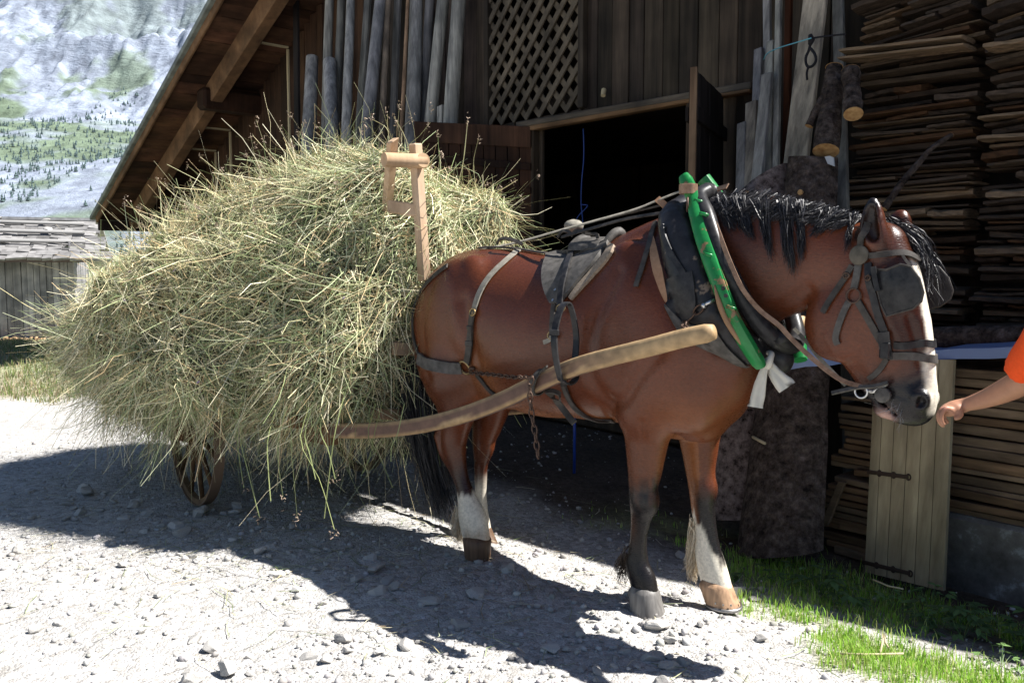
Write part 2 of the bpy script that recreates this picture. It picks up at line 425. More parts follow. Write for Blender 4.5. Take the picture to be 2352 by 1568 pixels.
gmat = mat('gravel', (.4, .4, .4), .95, .1); nt = NT(gmat); a = nt('Attribute', attribute_name='Col'); v = coords(nt, 'Object')
vo = nt('TexVoronoi', Scale=38.0); nt.link(v, vo.inputs['Vector']); vo2 = nt('TexVoronoi', Scale=95.0); nt.link(v, vo2.inputs['Vector'])
ns_ = nt('TexNoise', Scale=160.0, Detail=3.0); nt.link(v, ns_.inputs['Vector'])
rr = nt.ramp(vo.outputs['Color'], [(.1, (.72, .70, .68)), (.9, (1.2, 1.2, 1.22))]); r3 = nt.ramp(ns_.outputs[0], [(.3, (.75, .75, .75)), (.7, (1.2, 1.2, 1.2))])
c = nt.mix(1.0, a.outputs[0], rr.outputs[0], 'MULTIPLY'); c = nt.mix(1.0, c, r3.outputs[0], 'MULTIPLY'); nt.link(c, nt.b.inputs['Base Color'])
ad = nt('Math', operation='ADD'); nt.link(vo.outputs['Distance'], ad.inputs[0]); nt.link(vo2.outputs['Distance'], ad.inputs[1]); 
iv = nt('Math', operation='MULTIPLY'); nt.link(ad.outputs[0], iv.inputs[0]); iv.inputs[1].default_value = -1.0; nt.bump(iv.outputs[0], .55, .012)
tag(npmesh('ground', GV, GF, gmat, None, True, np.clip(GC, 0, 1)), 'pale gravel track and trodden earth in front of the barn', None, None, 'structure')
# ---- grass blades
def blades(n, xs, ys, mask, hgt, wid, cols, lean=.35):
    x = rng.uniform(*xs, n); y = rng.uniform(*ys, n); k = rng.random(n) < mask(x, y); x, y = x[k], y[k]; m = len(x)
    z = ground_z(x, y); h = hgt * rng.uniform(.35, 1.0, m); a = rng.random(m) * 6.28; ln = lean * rng.random(m) * h * 1.6
    s = np.linspace(0, 1, 5)[None, :, None]
    R_ = np.stack([x, y, z - .004], -1)[:, None]; d = np.stack([np.cos(a) * ln, np.sin(a) * ln, 0 * a], -1)[:, None]; up = np.stack([0 * h, 0 * h, h], -1)[:, None]
    P = R_ + up * s * (1 - .25 * s) + d * s ** 2
    w = wid * rng.uniform(.6, 1.3, (m, 1)) * np.array([1, .95, .8, .5, .08])[None]
    c = np.asarray(cols)[rng.integers(0, len(cols), m)] * rng.uniform(.7, 1.25, (m, 1))
    return strands(P, w, c, np.stack([np.cos(a), np.sin(a), 0 * a], -1))
grm = vcmat('grass_blade', .5, .25, .1, 20, trans=.5)
GRN = [(.30, .52, .07), (.36, .56, .10), (.24, .46, .06), (.50, .55, .20)]
def comb(L):
    V, Fq, C = [], [], []; o = 0
    for v, f, c in L: V.append(v); Fq.append(f + o); C.append(c); o += len(v)
    return np.concatenate(V), np.concatenate(Fq), np.concatenate(C)
dens = lambda x, y: grass_mask(x, y) ** 1.5
g1 = blades(60000, (.85, 3.0), (2.0, 4.7), dens, .085, .0042, GRN); g2 = blades(14000, (-.9, 2.2), (3.6, 6.0), lambda x, y: .35 * grass_mask(x, y), .07, .004, GRN)
V, Fq, C = comb([g1, g2])
tag(npmesh('grass', V, Fq, grm, None, True, C), 'short bright green grass along the edge of the gravel by the woodpile', 'grass', None, 'stuff')
BK = [(.20, .27, .09), (.28, .32, .13), (.40, .36, .21), (.17, .24, .08), (.46, .36, .23)]
V, Fq, C = blades(26000, (-10, -3.6), (9.2, 14.5), lambda x, y: grass_mask(x, y), .17, .010, BK, .5)
tag(npmesh('bank_grass', V, Fq, grm, None, True, C), 'tall half dry grass on the bank beside the far end of the track', 'grass', None, 'stuff')
# ---- gravel and stones
stm = vcmat('stone', .9, .15, .3, 25, .5)
def stone_mesh(seed, sub=2, flat=.65, col=None, sharp=0.5):
    r = np.random.default_rng(seed); bm = bmesh.new(); bmesh.ops.create_icosphere(bm, subdivisions=sub, radius=1.0)
    V = np.array([v.co for v in bm.verts]); F_ = np.array([[v.index for v in f.verts] for f in bm.faces]); bm.free()
    for k in range(13):                       # cut flat facets
        n = r.normal(size=3); n /= np.linalg.norm(n); d = r.uniform(.42, .85); s = V @ n - d; V = V - np.clip(s, 0, None)[:, None] * n * .97
    V = V * np.array([1, r.uniform(.6, .95), flat * r.uniform(.7, 1.1)]) + .05 * fbm(V + seed, 2.5, seed % 50, 2)[:, None]
    return V, F_
# uncounted chips and pebbles: one object
base = [stone_mesh(100 + i, 1) for i in range(8)]
n = 19000; x = rng.uniform(-4.0, 2.6, n); y = 2.05 + (rng.random(n) ** 1.5) * 6.0
q = x * WQ[0] + y * WQ[1]; keep = (rng.random(n) < np.clip(1.15 - sstep(q, 3.1, 3.9) * 1.0, .12, 1) * (1 - .85 * grass_mask(x, y))) & (np.abs(x / y) < .72)
cl = vnoise(np.stack([x, y, 0 * x], -1), 1.6, 5); keep &= rng.random(n) < .35 + .9 * sstep(cl, .4, .7)
x, y = x[keep], y[keep]; z = ground_z(x, y); n = len(x); Vs, Fs, Cs = [], [], []; o = 0
sz = np.clip(rng.lognormal(math.log(.0088), .55, n), .004, .03)
for i in range(n):
    V, F_ = base[i % 8]; a = rng.random() * 6.28; ca, sa = math.cos(a), math.sin(a); s = sz[i]
    W_ = np.stack([V[:, 0] * ca - V[:, 1] * sa, V[:, 0] * sa + V[:, 1] * ca, V[:, 2]], -1) * s + np.array([x[i], y[i], z[i] + s * .25])
    Vs.append(W_); Fs.append(F_ + o); o += len(V); g = rng.uniform(.30, .50); Cs.append(np.tile(np.array([g, g * rng.uniform(.93, .99), g * rng.uniform(.86, .97)]), (len(V), 1)))
tag(npmesh('gravel', np.concatenate(Vs), np.concatenate(Fs), stm, None, False, np.concatenate(Cs)), 'small pale chips and pebbles strewn over the track', 'gravel', None, 'stuff')
# countable stones
SM = []
for i in range(12):
    V, F_ = stone_mesh(300 + i, 3); g = [.42, .36, .47, .38][i % 4]; me = bpy.data.meshes.new('stone'); me.from_pydata(V.tolist(), [], F_.tolist())
    ca = me.color_attributes.new('Col', 'FLOAT_COLOR', 'POINT'); c4 = np.ones((len(V), 4), np.float32); c4[:, :3] = np.array([g, g * .96, g * .9]) * (1 + .12 * fbm(V, 2, i, 2)[:, None]); ca.data.foreach_set('color', c4.ravel()); me.materials.append(stm); SM.append(me)
stone_xy = []
def stone(x, y, r, k, label, flat=1.0, rz=None, group=None, sink=.3, tilt=0):
    o = bpy.data.objects.new('stone', SM[k % 12]); COL.objects.link(o); zz = float(ground_z(x, y)); o.location = (x, y, zz + r * flat * (.6 - sink)); o.scale = (r, r, r * flat)
    o.rotation_euler = (tilt, 0, rng.random() * 6.28 if rz is None else rz); tag(o, label, 'stone', group); stone_xy.append((x, y)); return o
def stone_px(X, Y, rp, k, label, flat=1.0, group=None, **kw):
    P = hit_z(X, Y, 0.0); d = np.dot(P - CC, _F); stone(P[0], P[1], rp * d / FPX, k, label, flat, group=group, **kw)
G_ = 'loose stones on the gravel track'
for X, Y, rp, k, lb, fl in (
 (985, 1382, 40, 0, 'flat angular grey slab lying in the horse\'s shadow on the track', .55),
 (1055, 1440, 36, 1, 'broad rough stone in the shade below the flat angular slab', .7),
 (1515, 1440, 44, 2, 'rounded boulder just in front of the dark near front hoof', .8),
 (1540, 1475, 26, 3, 'small brown cube-like stone in front of the hoof boulder', .9),
 (1495, 1508, 50, 4, 'wide flat paving-like stone at the lower edge below the front hooves', .5),
 (1745, 1472, 24, 5, 'white edged stone at the border of gravel and grass', .8),
 (38, 1272, 20, 6, 'small upright pointed stone standing in sunlit gravel at the left', 1.7),
 (85, 1452, 24, 7, 'pale blunt stone in the sunlit gravel at lower left', 1.1),
 (1330, 1462, 28, 8, 'pale half buried stone near the bottom edge of the horse shadow', .7),
 (1420, 1445, 20, 9, 'small grey stone left of the hoof boulder in shade', .8),
 (1265, 1495, 34, 10, 'sunlit white rock in the bottom gravel below the head shadow', .8),
 (860, 1310, 42, 11, 'largest rock of the shaded rubble heap beside the track', .7),
 (905, 1352, 26, 1, 'angular rock at the lower end of the shaded rubble heap', .8),
 (545, 1175, 26, 2, 'grey rock in the cart shade under the hay', .7),
 (200, 1130, 32, 3, 'pointed dark rock in the hay shadow at the left', 1.0)):
    stone_px(X, Y, rp * .85, k, lb, fl)
cnt = 0
def in_px(x, y):
    v = np.array([x, y, 0.0]) - CC; d = np.dot(v, _F); return 1176 + FPX * v[0] / d, 784 - FPX * np.dot(v, _U) / d
while cnt < 200:
    Xp, Yp = rng.uniform(-40, 1750), 1120 + 480 * rng.random() ** .8
    if rng.random() < .72:
        cx, cy, rx, ry = [(760, 1300, 180, 70), (230, 1170, 130, 60), (480, 1230, 160, 60), (1480, 1520, 220, 50), (1000, 1500, 300, 60), (600, 1480, 300, 70)][rng.integers(0, 6)]
        Xp, Yp = cx + rng.normal() * rx * .6, cy + rng.normal() * ry * .6
    if Yp < 1110 or Yp > 1610: continue
    P = hit_z(Xp, Yp); r = float(np.clip(rng.lognormal(math.log(.026), .55), .012, .09))
    if any((P[0] - a) ** 2 + (P[1] - b) ** 2 < (.8 * r + .03) ** 2 for a, b in stone_xy): continue
    hx = [(hw(0, -.15, 0)), hw(.19, .11, 0), hw(-.98, -.17, 0), hw(-1.1, .08, 0)]
    if min(np.hypot(P[0] - h[0], P[1] - h[1]) for h in hx) < .17: continue
    stone(P[0], P[1], r, int(rng.integers(0, 12)), 'plain pale grey stone among others in the track gravel', float(rng.uniform(.6, 1.0)), group=G_, sink=rng.uniform(.2, .5)); cnt += 1
# ---- leafy weeds in the shade by the woodpile
wm = vcmat('weed_leaf', .5, .3, .15, 30, trans=.25)
def weed(x, y, n, h, label, group=None, cs=(.10, .17, .06)):
    Vs, Fs, Cs = [], [], []; o = 0; z0 = float(ground_z(x, y)); r_ = np.random.default_rng(int(abs(x * 1000 + y * 77)))
    for i in range(n):
        a = r_.random() * 6.28; e = r_.uniform(.3, 1.2); L = h * r_.uniform(.5, .9); root = np.array([x, y, z0]) + np.array([np.cos(a), np.sin(a), 0]) * h * .12 * r_.random()
        top = root + np.array([math.cos(a) * math.cos(e) * L, math.sin(a) * math.cos(e) * L, math.sin(e) * L])
        for k in range(3):                     # trifoliate leaf on its stalk
            b = a + (k - 1) * .9; d = np.array([math.cos(b), math.sin(b), r_.uniform(-.25, .25)]); d /= np.linalg.norm(d); w = np.cross(d, [0, 0, 1]); w /= np.linalg.norm(w); l_ = L * r_.uniform(.35, .55)
            u = [0, .25, .55, .8, 1.0]; ww = [.01, .2, .24, .13, .0]; row = []
            for uu, wv in zip(u, ww):
                c = top + d * l_ * uu - np.array([0, 0, .25 * l_ * uu * uu]); row += [c - w * wv * l_, c + np.array([0, 0, -.04 * l_]), c + w * wv * l_]
            Vs += row; Fs += [(o + 3 * i_ + j, o + 3 * i_ + j + 1, o + 3 * i_ + j + 4, o + 3 * i_ + j + 3) for i_ in range(4) for j in (0, 1)]; o += 15
            g = r_.uniform(.7, 1.3); Cs += [tuple(np.array(cs) * g)] * 15
        w = np.array([.0015, 0, 0]); Vs += [root - w, root + w, top + w, top - w]; Fs += [(o, o + 1, o + 2, o + 3)]; o += 4; Cs += [tuple(np.array(cs) * .8)] * 4
    tag(npmesh('weed_plant', np.array(Vs), Fs, wm, None, True, np.array(Cs)), label, 'weed', group)
for X, Y, n, h, lb in ((2140, 1370, 10, .13, 'leafy weed under the foot of the plank door'), (2240, 1400, 9, .12, 'leafy weed against the concrete base'), (2300, 1535, 9, .10, 'leafy weed in sun at the lower right corner'),
                       (2020, 1360, 9, .10, 'small leafy weed below the lower boards of the stack'), (1830, 1310, 7, .07, 'low leafy weed near the foot of the dark trunk slab')):
    P = hit_z(X, Y, -.06); weed(P[0], P[1], n, h, lb, None, (.16, .27, .09))
for i in range(90):
    X, Y = rng.uniform(1740, 2420), rng.uniform(1310, 1540)
    if Y < 1330 + (X - 1750) * .16: continue
    if Y > 1360 + (X - 1800) * .3 : continue
    P = hit_z(X, Y, -.05); weed(P[0], P[1], int(rng.integers(5, 10)), rng.uniform(.09, .17), 'low green weed in the shaded strip beside the concrete and grass', 'weeds in the shaded strip')
# dry stalks on the grass
tw = mat('dry_stalk', (.5, .42, .27), .8)
for px, lb in (([(1930,1500),(1990,1502),(2075,1500)], 'bleached straight stalk lying across the sunlit grass'), ([(2022,1498),(2028,1470),(2030,1455),(2034,1475),(2040,1485)], 'short forked dry stem standing in the sunlit grass'), ([(2005,1330),(2040,1345),(2075,1352)], 'dry twig at the bottom of the plank door')):
    m = MB(); m.tube([hit_z(X, Y, .015) for X, Y in px], .004, 6); tag(m.build('dry_stem', tw, None, True), lb, 'dry stem')
# ================================================================== MOUNTAIN, TREES, FAR HUT
MX = np.linspace(-1150, -60, 460); MY = np.linspace(230, 1250, 440); mx, my = np.meshgrid(MX, MY, indexing='ij')
ang = mx / my
P3 = np.stack([mx, my, 0 * mx], -1)
rid = 1 - np.abs(fbm(P3, .0045, 81, 5)) * 2.2
rid2 = 1 - np.abs(fbm(P3 * np.array([1.6, .7, 1]), .013, 85, 4)) * 2
prof = np.interp(my + 60 * fbm(P3, .004, 91, 2), [230, 300, 600, 660, 900, 960, 1500], [-2, 12, 100, 112, 268, 330, 560])
mzz = prof + sstep(prof, 90, 190) * (rid * 34 + rid2 * 14) + sstep(prof, 5, 60) * 7 * fbm(P3, .02, 95, 4) - sstep(prof, 90, 190) * 30 
crestz = np.interp(ang, [-.62, -.585, -.54, -.5, -.42, -.34, -.25], [.262, .268, .30, .325, .34, .30, .29]) * my
mzz = mzz + sstep(prof, 60, 170) * (9 * fbm(P3, .045, 131, 5) + 6 * np.abs(fbm(P3 * np.array([1.5, .6, 1]), .09, 137, 3)))
mzz = np.minimum(mzz, crestz + 10 * rid2 + 8 * rid)
MV = np.stack([mx, my, mzz], -1).reshape(-1, 3); nyy = len(MY)
ii = (np.arange(len(MX) - 1)[:, None] * nyy + np.arange(nyy - 1)[None]).ravel(); MF = np.stack([ii, ii + nyy, ii + nyy + 1, ii + 1], 1)
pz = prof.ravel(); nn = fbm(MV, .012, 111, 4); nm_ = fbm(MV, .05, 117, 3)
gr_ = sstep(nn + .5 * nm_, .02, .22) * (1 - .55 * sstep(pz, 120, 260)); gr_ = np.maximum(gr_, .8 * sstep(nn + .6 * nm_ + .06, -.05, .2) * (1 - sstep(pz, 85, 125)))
MC = np.array([.31, .35, .43]) * (1 + .4 * nm_[:, None]) * (1 - gr_[:, None]) + np.array([.17, .22, .155]) * gr_[:, None]  # bluish distance haze is mixed into the rock and grass colours
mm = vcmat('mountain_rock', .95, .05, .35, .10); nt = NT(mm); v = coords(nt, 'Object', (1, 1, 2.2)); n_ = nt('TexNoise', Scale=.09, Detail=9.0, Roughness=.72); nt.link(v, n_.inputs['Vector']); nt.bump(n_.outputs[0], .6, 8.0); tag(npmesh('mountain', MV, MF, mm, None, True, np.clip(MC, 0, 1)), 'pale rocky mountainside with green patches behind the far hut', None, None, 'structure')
tm = vcmat('far_conifer', .9, .05, .3, .5)
Vs, Fs, Cs = [], [], []; o = 0; kk = 0
MBV = BVHTree.FromPolygons([Vector(p) for p in MV], [tuple(q) for q in MF.tolist()])
while kk < 3400:
    an = rng.uniform(-1.0, -.15); y = rng.uniform(235, 760); x = an * y
    if vnoise(np.array([[x, y, 0.]]), .022, 4)[0] + .25 * vnoise(np.array([[x, y, 0.]]), .08, 9)[0] < .61 + .3 * max(0, (y - 560) / 200): 
        if rng.random() > .02: continue
    h_ = MBV.ray_cast(Vector((x, y, 900)), Vector((0, 0, -1)))
    if h_[0] is None: continue
    z0 = h_[0].z; h = rng.uniform(1.0, 3.6); r = h * rng.uniform(.2, .34); n = 7
    for tier in range(3):
        zb = z0 + h * (.08 + .27 * tier); zt = z0 + h * (.55 + .225 * tier); rr_ = r * (1 - .27 * tier); ph = rng.random() * 6
        row = [(x + math.cos(ph + 6.283 * k / n) * rr_ * rng.uniform(.6, 1.25), y + math.sin(ph + 6.283 * k / n) * rr_ * rng.uniform(.6, 1.25), zb + rng.uniform(-.06, .06) * h) for k in range(n)] + [(x, y, zt)]
        Vs += row; Fs += [(o + k, o + (k + 1) % n, o + n) for k in range(n)]; o += n + 1; g = rng.uniform(.7, 1.2); Cs += [(.08 * g, .115 * g, .115 * g)] * (n + 1)  # needle colour is paled and blued to stand for haze
    kk += 1
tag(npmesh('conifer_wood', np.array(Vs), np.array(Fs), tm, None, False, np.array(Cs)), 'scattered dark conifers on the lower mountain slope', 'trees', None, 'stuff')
# far hut
hut = empty('far_hut', (-12.6, 24, -.8), 'weathered grey board hut with a stone shingle roof beyond the track', 'hut')
greyw = wood('silver_board', (.20, .20, .22), (.42, .42, .44), stretch=(6, 6, .35), bump=.4, vcol=True)
def HU(a, b, z): 
    A = np.array([-17.5, 22.6, 0]); B = np.array([-12.35, 24.4, 0]); d = (B - A) / np.linalg.norm(B - A); n = np.array([-d[1], d[0], 0]); return A + d * a + n * b + np.array([0, 0, z])
hL = np.linalg.norm(np.array([-12.35, 24.4]) - np.array([-17.5, 22.6])); hd1 = HU(1, 0, 0) - HU(0, 0, 0); hn1 = HU(0, 1, 0) - HU(0, 0, 0)
m = MB(); a = -.3
while a < hL:
    w = rng.uniform(.14, .22); g = rng.uniform(.65, 1.15); m.box(HU(a + w / 2, rng.uniform(-.03, .02), .45), hd1 * (w / 2 - .006), hn1 * .015, np.array([0, 0, 1.17]), 0, (g, g, g * 1.03)); a += w
b = 0
while b < 4:
    w = .2; g = rng.uniform(.6, 1.0); m.box(HU(hL, b + w / 2, .7), hd1 * .015, hn1 * .094, np.array([0, 0, 1.42]), 0, (g, g, g)); b += w
m.box(HU(hL/2,.06,.45),hd1*hL/2,hn1*.02,np.array([0,0,1.15]),0,(.5,.5,.5)); m.build('wall', greyw, hut, colors=True)
slate = vcmat('slate', .85, .2, .35, 6, .4); m = MB(); zr0, zr1 = 1.62, 2.62
for r_ in range(13):
    u = r_ / 12; a = -.6 + rng.uniform(0, .2)
    while a < hL + .75 - .45 * u:
        w = rng.uniform(.25, .6); g = rng.uniform(.10, .27); th = rng.uniform(.02, .05)
        c = HU(a + w / 2, -.55 + u * 2.75 + rng.uniform(-.05, .05), zr0 + u * (zr1 - zr0) + .06 + rng.uniform(-.015, .02)); up = (hn1 * 2.75 + np.array([0, 0, zr1 - zr0])); up /= np.linalg.norm(up)
        m.box(c, hd1 * (w / 2 - .01) + np.array([0, 0, rng.uniform(-.02, .02)]), up * .19, np.cross(hd1, up) * th, 0, (g, g * .97, g * .95)); a += w
m.box(HU(hL / 2, 4.2, 2.1), hd1 * (hL / 2 + .6), hn1 * 1.9 + np.array([0, 0, -.75]), np.array([0, 0, .04]), 0, (.3, .3, .3))
m.box(HU(hL / 2, .82, 2.07), hd1 * (hL / 2 + .45), hn1 * 1.37 + np.array([0, 0, .5]), np.array([0, 0, .03]), 0, (.1, .08, .07))
roof = m.build('roof', slate, hut, colors=True)
m = MB()
for u in (.33, .62, .9): m.tube([HU(-.5, -.62 + u * 2.75, zr0 + u * 1.0 + .2), HU(hL * .5, -.62 + u * 2.75, zr0 + u + .21), HU(hL + .5 - .35 * u, -.62 + u * 2.75, zr0 + u + .17)], .055, 8)
m.build('roof_pole', mat('pole_grey', (.26, .255, .25), .85), roof, True)
m = MB(); m.box(HU(hL / 2, -.62, zr0 - .02), hd1 * (hL / 2 + .55), hn1 * .02, np.array([0, 0, .055])); m.build('eave_board', mat('eave_red', (.12, .09, .09), .8), hut)
for a_, u in ((hL - 2.1, .93), (hL - .85, .9), (hL - .65, .62), (hL - 3.1, .3)):
    o = bpy.data.objects.new('stone', SM[int(rng.integers(0, 12))]); COL.objects.link(o); o.location = HU(a_, -.55 + u * 2.75, zr0 + u + .26); o.scale = (.16, .13, .13)
    tag(o, {2.1: 'weight stone on the hut roof ridge pole, left', .85: 'weight stone at the right end of the hut ridge'}.get(round(hL - a_, 2), 'weight stone on the upper roof pole of the hut' if u > .5 else 'weight stone on the lower roof pole of the hut'), 'stone')
# firewood under the hut wall (far, uncounted)
m = MB()
for i in range(420):
    a = rng.uniform(.3, hL); z = -.76 + rng.uniform(0, .36); g = rng.uniform(.5, 1.1); c = HU(a, -.12 + rng.uniform(-.05, .03), z - .12); r = rng.uniform(.03, .055)
    m.tube([c, c - hn1 * .3], r, 6, (.5 * g, .34 * g, .2 * g))
tag(m.build('firewood_heap', vcmat('firewood_end', .9, .1, .2, 10), None, colors=True), 'low heap of split firewood under the wall of the far hut', 'firewood', None, 'stuff')
m = MB(); m.box(HU(hL / 2 + .2, -.62, -.98), hd1 * (hL / 2), hn1 * .1, np.array([0, 0, .17]), .03); tag(m.build('stone_kerb', mat('pale_concrete', (.5, .5, .48), .9)), 'pale stone kerb in front of the hut firewood', 'kerb')
# ================================================================== BARN
QW, QR = 5.78, 4.57
def sz(X, Y, q=QW):
    P = hit_q(X, Y, q); return float(np.dot(P, WD)), float(P[2])
UP = np.array([0, 0, 1.0])
barn = empty('barn', wq(-8, 7, 0), 'dark timber barn with a wide overhanging gable and an open door', 'barn')
oldw = wood('old_board', (.024, .0195, .016), (.09, .072, .057), stretch=(9, 9, .55), bump=.6, vcol=True)
brownw = wood('brown_board', (.028, .015, .009), (.095, .052, .031), stretch=(9, 9, .6), bump=.5, vcol=True)
qgrain = wood('soffit_board', (.035, .018, .011), (.135, .07, .04), rot=(0, 0, 0), stretch=(1.2, 1.2, 9), bump=.5, vcol=True)
pale = mat('pale_strip', (.46, .38, .24), .8)
# roof line of the left slope
s_e, z_e = sz(225, 505, QR); s_t, z_t = sz(510, 0, QR); sl = (z_t - z_e) / (s_t - s_e)
S_R = -10.3
def zroof(s):
    zr = z_e + sl * (S_R - s_e)
    return z_e + sl * (s - s_e) if s < S_R else zr - .175 * (s - S_R)
# openings
d0, _ = sz(1240, 600); d1, _ = sz(1592, 600); dz = sz(1400, 265)[1]
w0, wz0 = sz(1130, 288); w1, wz0b = sz(1337, 250); wz0 = min(wz0, wz0b); wz1 = 4.6
m = MB(); mb = MB(); s = s_e + .55
while s < 1.2:
    w = rng.uniform(.15, .23); a, b = s, s + w; mid = (a + b) / 2; zt = zroof(mid) - .03; g = rng.uniform(.55, 1.25); col = (g, g * rng.uniform(.93, 1.02), g * rng.uniform(.9, 1.02))
    iv = [(0.0, zt)]
    if d0 - .02 < mid < d1 + .02: iv = [(dz, zt)]
    if w0 < mid < w1: iv = [(dz if mid > d0 - .02 else 0, wz0)] + ([(wz1, zt)] if zt > wz1 else [])
    for z0, z1 in iv:
        if z1 - z0 < .05: continue
        tgt = mb if mid < -9.6 else m
        tgt.box(wq(mid, QW + .02 + rng.uniform(-.006, .006), (z0 + z1) / 2), WD * (w / 2 - .004), WQ * .018, UP * (z1 - z0) / 2, .004, col)
    s = b
m.build('wall', oldw, barn, colors=True); mb.build('wall', brownw, barn, colors=True)
# batten edge of the upper boarding right of the lattice, lintel beams
bm_ = MB()
A, B = sz(1337, 252), sz(1762, 178)
ang_ = (B[1] - A[1]) / (B[0] - A[0])
def beam(px0, px1, q, h, dq, mat_, name, parent, col=None):
    a, b = hit_q(*px0, q), hit_q(*px1, q); c = (a + b) / 2; x = (b - a) / 2; up = np.cross(x / np.linalg.norm(x), WQ); up = -up if up[2] < 0 else up
    m = MB(); m.box(c, x, WQ * dq, up * h, .008, col); return m.build(name, mat_, parent)
beam((1190, 288), (1730, 197), QW - .07, .028, .035, wood('lintel_grey', (.05, .042, .035), (.15, .125, .10), rot=(0, 0, 0), stretch=(1, 1, 12)), 'lintel', barn)
beam((1205, 299), (1730, 206), QW - .05, .022, .05, wood('lintel_brown', (.10, .055, .028), (.28, .17, .09), stretch=(1, 1, 12)), 'lintel', barn)
for px0, px1, w, nm in (((1222, 300), (1228, 960), .07, 'door_post'), ((1600, 225), (1600, 960), .07, 'door_post')):
    a = hit_q(*px0, QW - .03); b = a.copy(); b[2] = -.05; mm_ = MB(); mm_.box((a + b) / 2, WD * w, WQ * .05, UP * (a[2] - b[2]) / 2, .01, (.9, .8, .7)); mm_.build(nm, oldw, barn, colors=True)
sill = MB(); a = hit_q(1262, 955, QW - .1); sill.box(wq((d0 + d1) / 2 + .3, QW - .1, .05), WD * ((d1 - d0) / 2 + .5), WQ * .09, UP * .07, .02, (1, .9, .8)); sill.build('threshold', oldw, barn, colors=True)
# interior of the barn
im = MB(); dk = (.5, .45, .42)
for k in range(26):
    sA = -16.5 + k * .7; im.box(wq(sA, 10.4 + rng.uniform(-.02, .02), 2), WD * .33, WQ * .02, UP * 2.2, 0, dk)
im.box(wq(-7.9, 8.1, -.02), WD * 9.0, WQ * 2.3, UP * .02, 0, dk); im.box(wq(1.3, 8.1, 1.6), WD * .03, WQ * 2.3, UP * 1.8, 0, dk); im.box(wq(-16.7, 8.1, 1.4), WD * .03, WQ * 2.3, UP * 1.5, 0, dk)
im.box(wq(-7.7, 8.1, 3.02), WD * 8.9, WQ * 2.25, UP * .04, 0, dk)
im.box(wq(-5.5, 7.0, 3.9), WD * 4.5, WQ * .02, UP * .9, 0, (.3, .27, .25)); im.box(wq(-7.7, 10.46, 2), WD * 9, WQ * .02, UP * 2.3, 0, dk); im.build('inner_wall', oldw, barn, colors=True)  # first box is an added dark sheet giving the gloom behind the lattice
# lattice
lt = wood('lattice_lath', (.06, .05, .04), (.175, .145, .11), stretch=(3, 3, 3), bump=.3)
m1, m2 = MB(), MB(); hh = (wz1 - wz0) / 2; step = .19
for k in range(-28, 32):
    for sg, mbx, qq in ((1, m1, QW - .035), (-1, m2, QW - .008)):
        c = w0 + k * step; P = []
        for zz in (wz0, wz1):                       # slats rising at 57 degrees on the wall
            P.append((c + sg * (zz - wz0) * .92, zz))
        (sa, za), (sb, zb) = P; t0, t1 = 0, 1; ds = sb - sa
        for lim, s_ in ((w0, 1), (w1, -1)):
            if ds * s_ > 0: t0 = max(t0, (lim - sa) / ds)
            else: t1 = min(t1, (lim - sa) / ds)
        if t1 - t0 < .02: continue
        a = wq(sa + ds * t0, qq, za + (zb - za) * t0); b = wq(sa + ds * t1, qq, za + (zb - za) * t1); x = (b - a) / 2
        mbx.box((a + b) / 2, x, WQ * .008, np.cross(x / np.linalg.norm(x), WQ) * .027, 0)
lf = m1.build('lattice_window', lt, barn); m2.build('lattice_backing', lt, lf)
for sA in (w0 - .03, w1 + .03): fm = MB(); fm.box(wq(sA, QW - .03, (wz0 + wz1) / 2), WD * .035, WQ * .03, UP * (wz1 - wz0) / 2, .004, (.8, .8, .8)); fm.build('window_frame', oldw, barn, colors=True)
# roof: left slope with soffit boards running back from the rake
m = MB(); s = s_e; du = np.array([1.0, sl]); du /= np.linalg.norm(du)
while s < S_R:
    w = rng.uniform(.16, .26); g = rng.uniform(.45, 1.35); mid = s + w / 2
    m.box(wq(mid, (QR + 12) / 2, zroof(mid) + .012 + rng.uniform(-.008, .004)), (WD * du[0] + UP * du[1]) * (w / 2 / du[0] - .003), WQ * (12 - QR) / 2, (UP * du[0] - WD * du[1]) * .012, 0, (g, g * rng.uniform(.9, 1), g * rng.uniform(.85, 1))); s += w
m.build('soffit', qgrain, barn, colors=True)
m = MB(); c = (s_e + S_R) / 2
m.box(wq(c - .05, (QR + 12) / 2 - .04, zroof(c) + .075), (WD * du[0] + UP * du[1]) * ((S_R - s_e) / 2 / du[0] + .12), WQ * ((12 - QR) / 2 + .06), (UP * du[0] - WD * du[1]) * .035, .008)
roofm = mat('lichen_tin', (.16, .18, .165), .7, .3); nt = NT(roofm); v = coords(nt, 'Object', (3, 3, 3)); n_ = nt('TexNoise', Scale=2.0, Detail=5.0); nt.link(v, n_.inputs['Vector']); r_ = nt.ramp(n_.outputs[0], [(.3, (.10, .11, .10)), (.7, (.25, .27, .24))]); nt.link(r_.outputs[0], nt.b.inputs['Base Color'])
m.build('roof', roofm, barn)
# right, flatter slope (above the picture): unseen rim, shaped to cast the yard's shadow edge
PL = [(S_R, 5.62), (-7.0, 5.6), (-5.4, 5.15), (-4.2, 5.0), (-2.0, 5.05), (-.9, 5.15), (.6, 5.4), (3.4, 5.6)]
V, F_ = [], []
for s_, qe in PL:
    for zz in (0, .09):
        V.append(wq(s_, qe, zroof(s_) + .04 + zz)); V.append(wq(s_, 12, zroof(s_) + .04 + zz))
for i in range(len(PL) - 1):
    a, b = i * 4, i * 4 + 4; F_ += [(a, b, b + 1, a + 1), (a + 2, a + 3, b + 3, b + 2), (a, a + 2, b + 2, b), (a + 1, b + 1, b + 3, a + 3)]
F_ += [(0, 1, 3, 2), (len(V) - 4, len(V) - 2, len(V) - 1, len(V) - 3)]
rr_ = MB(); rr_.add(V, F_); rr_.build('roof', roofm, barn)
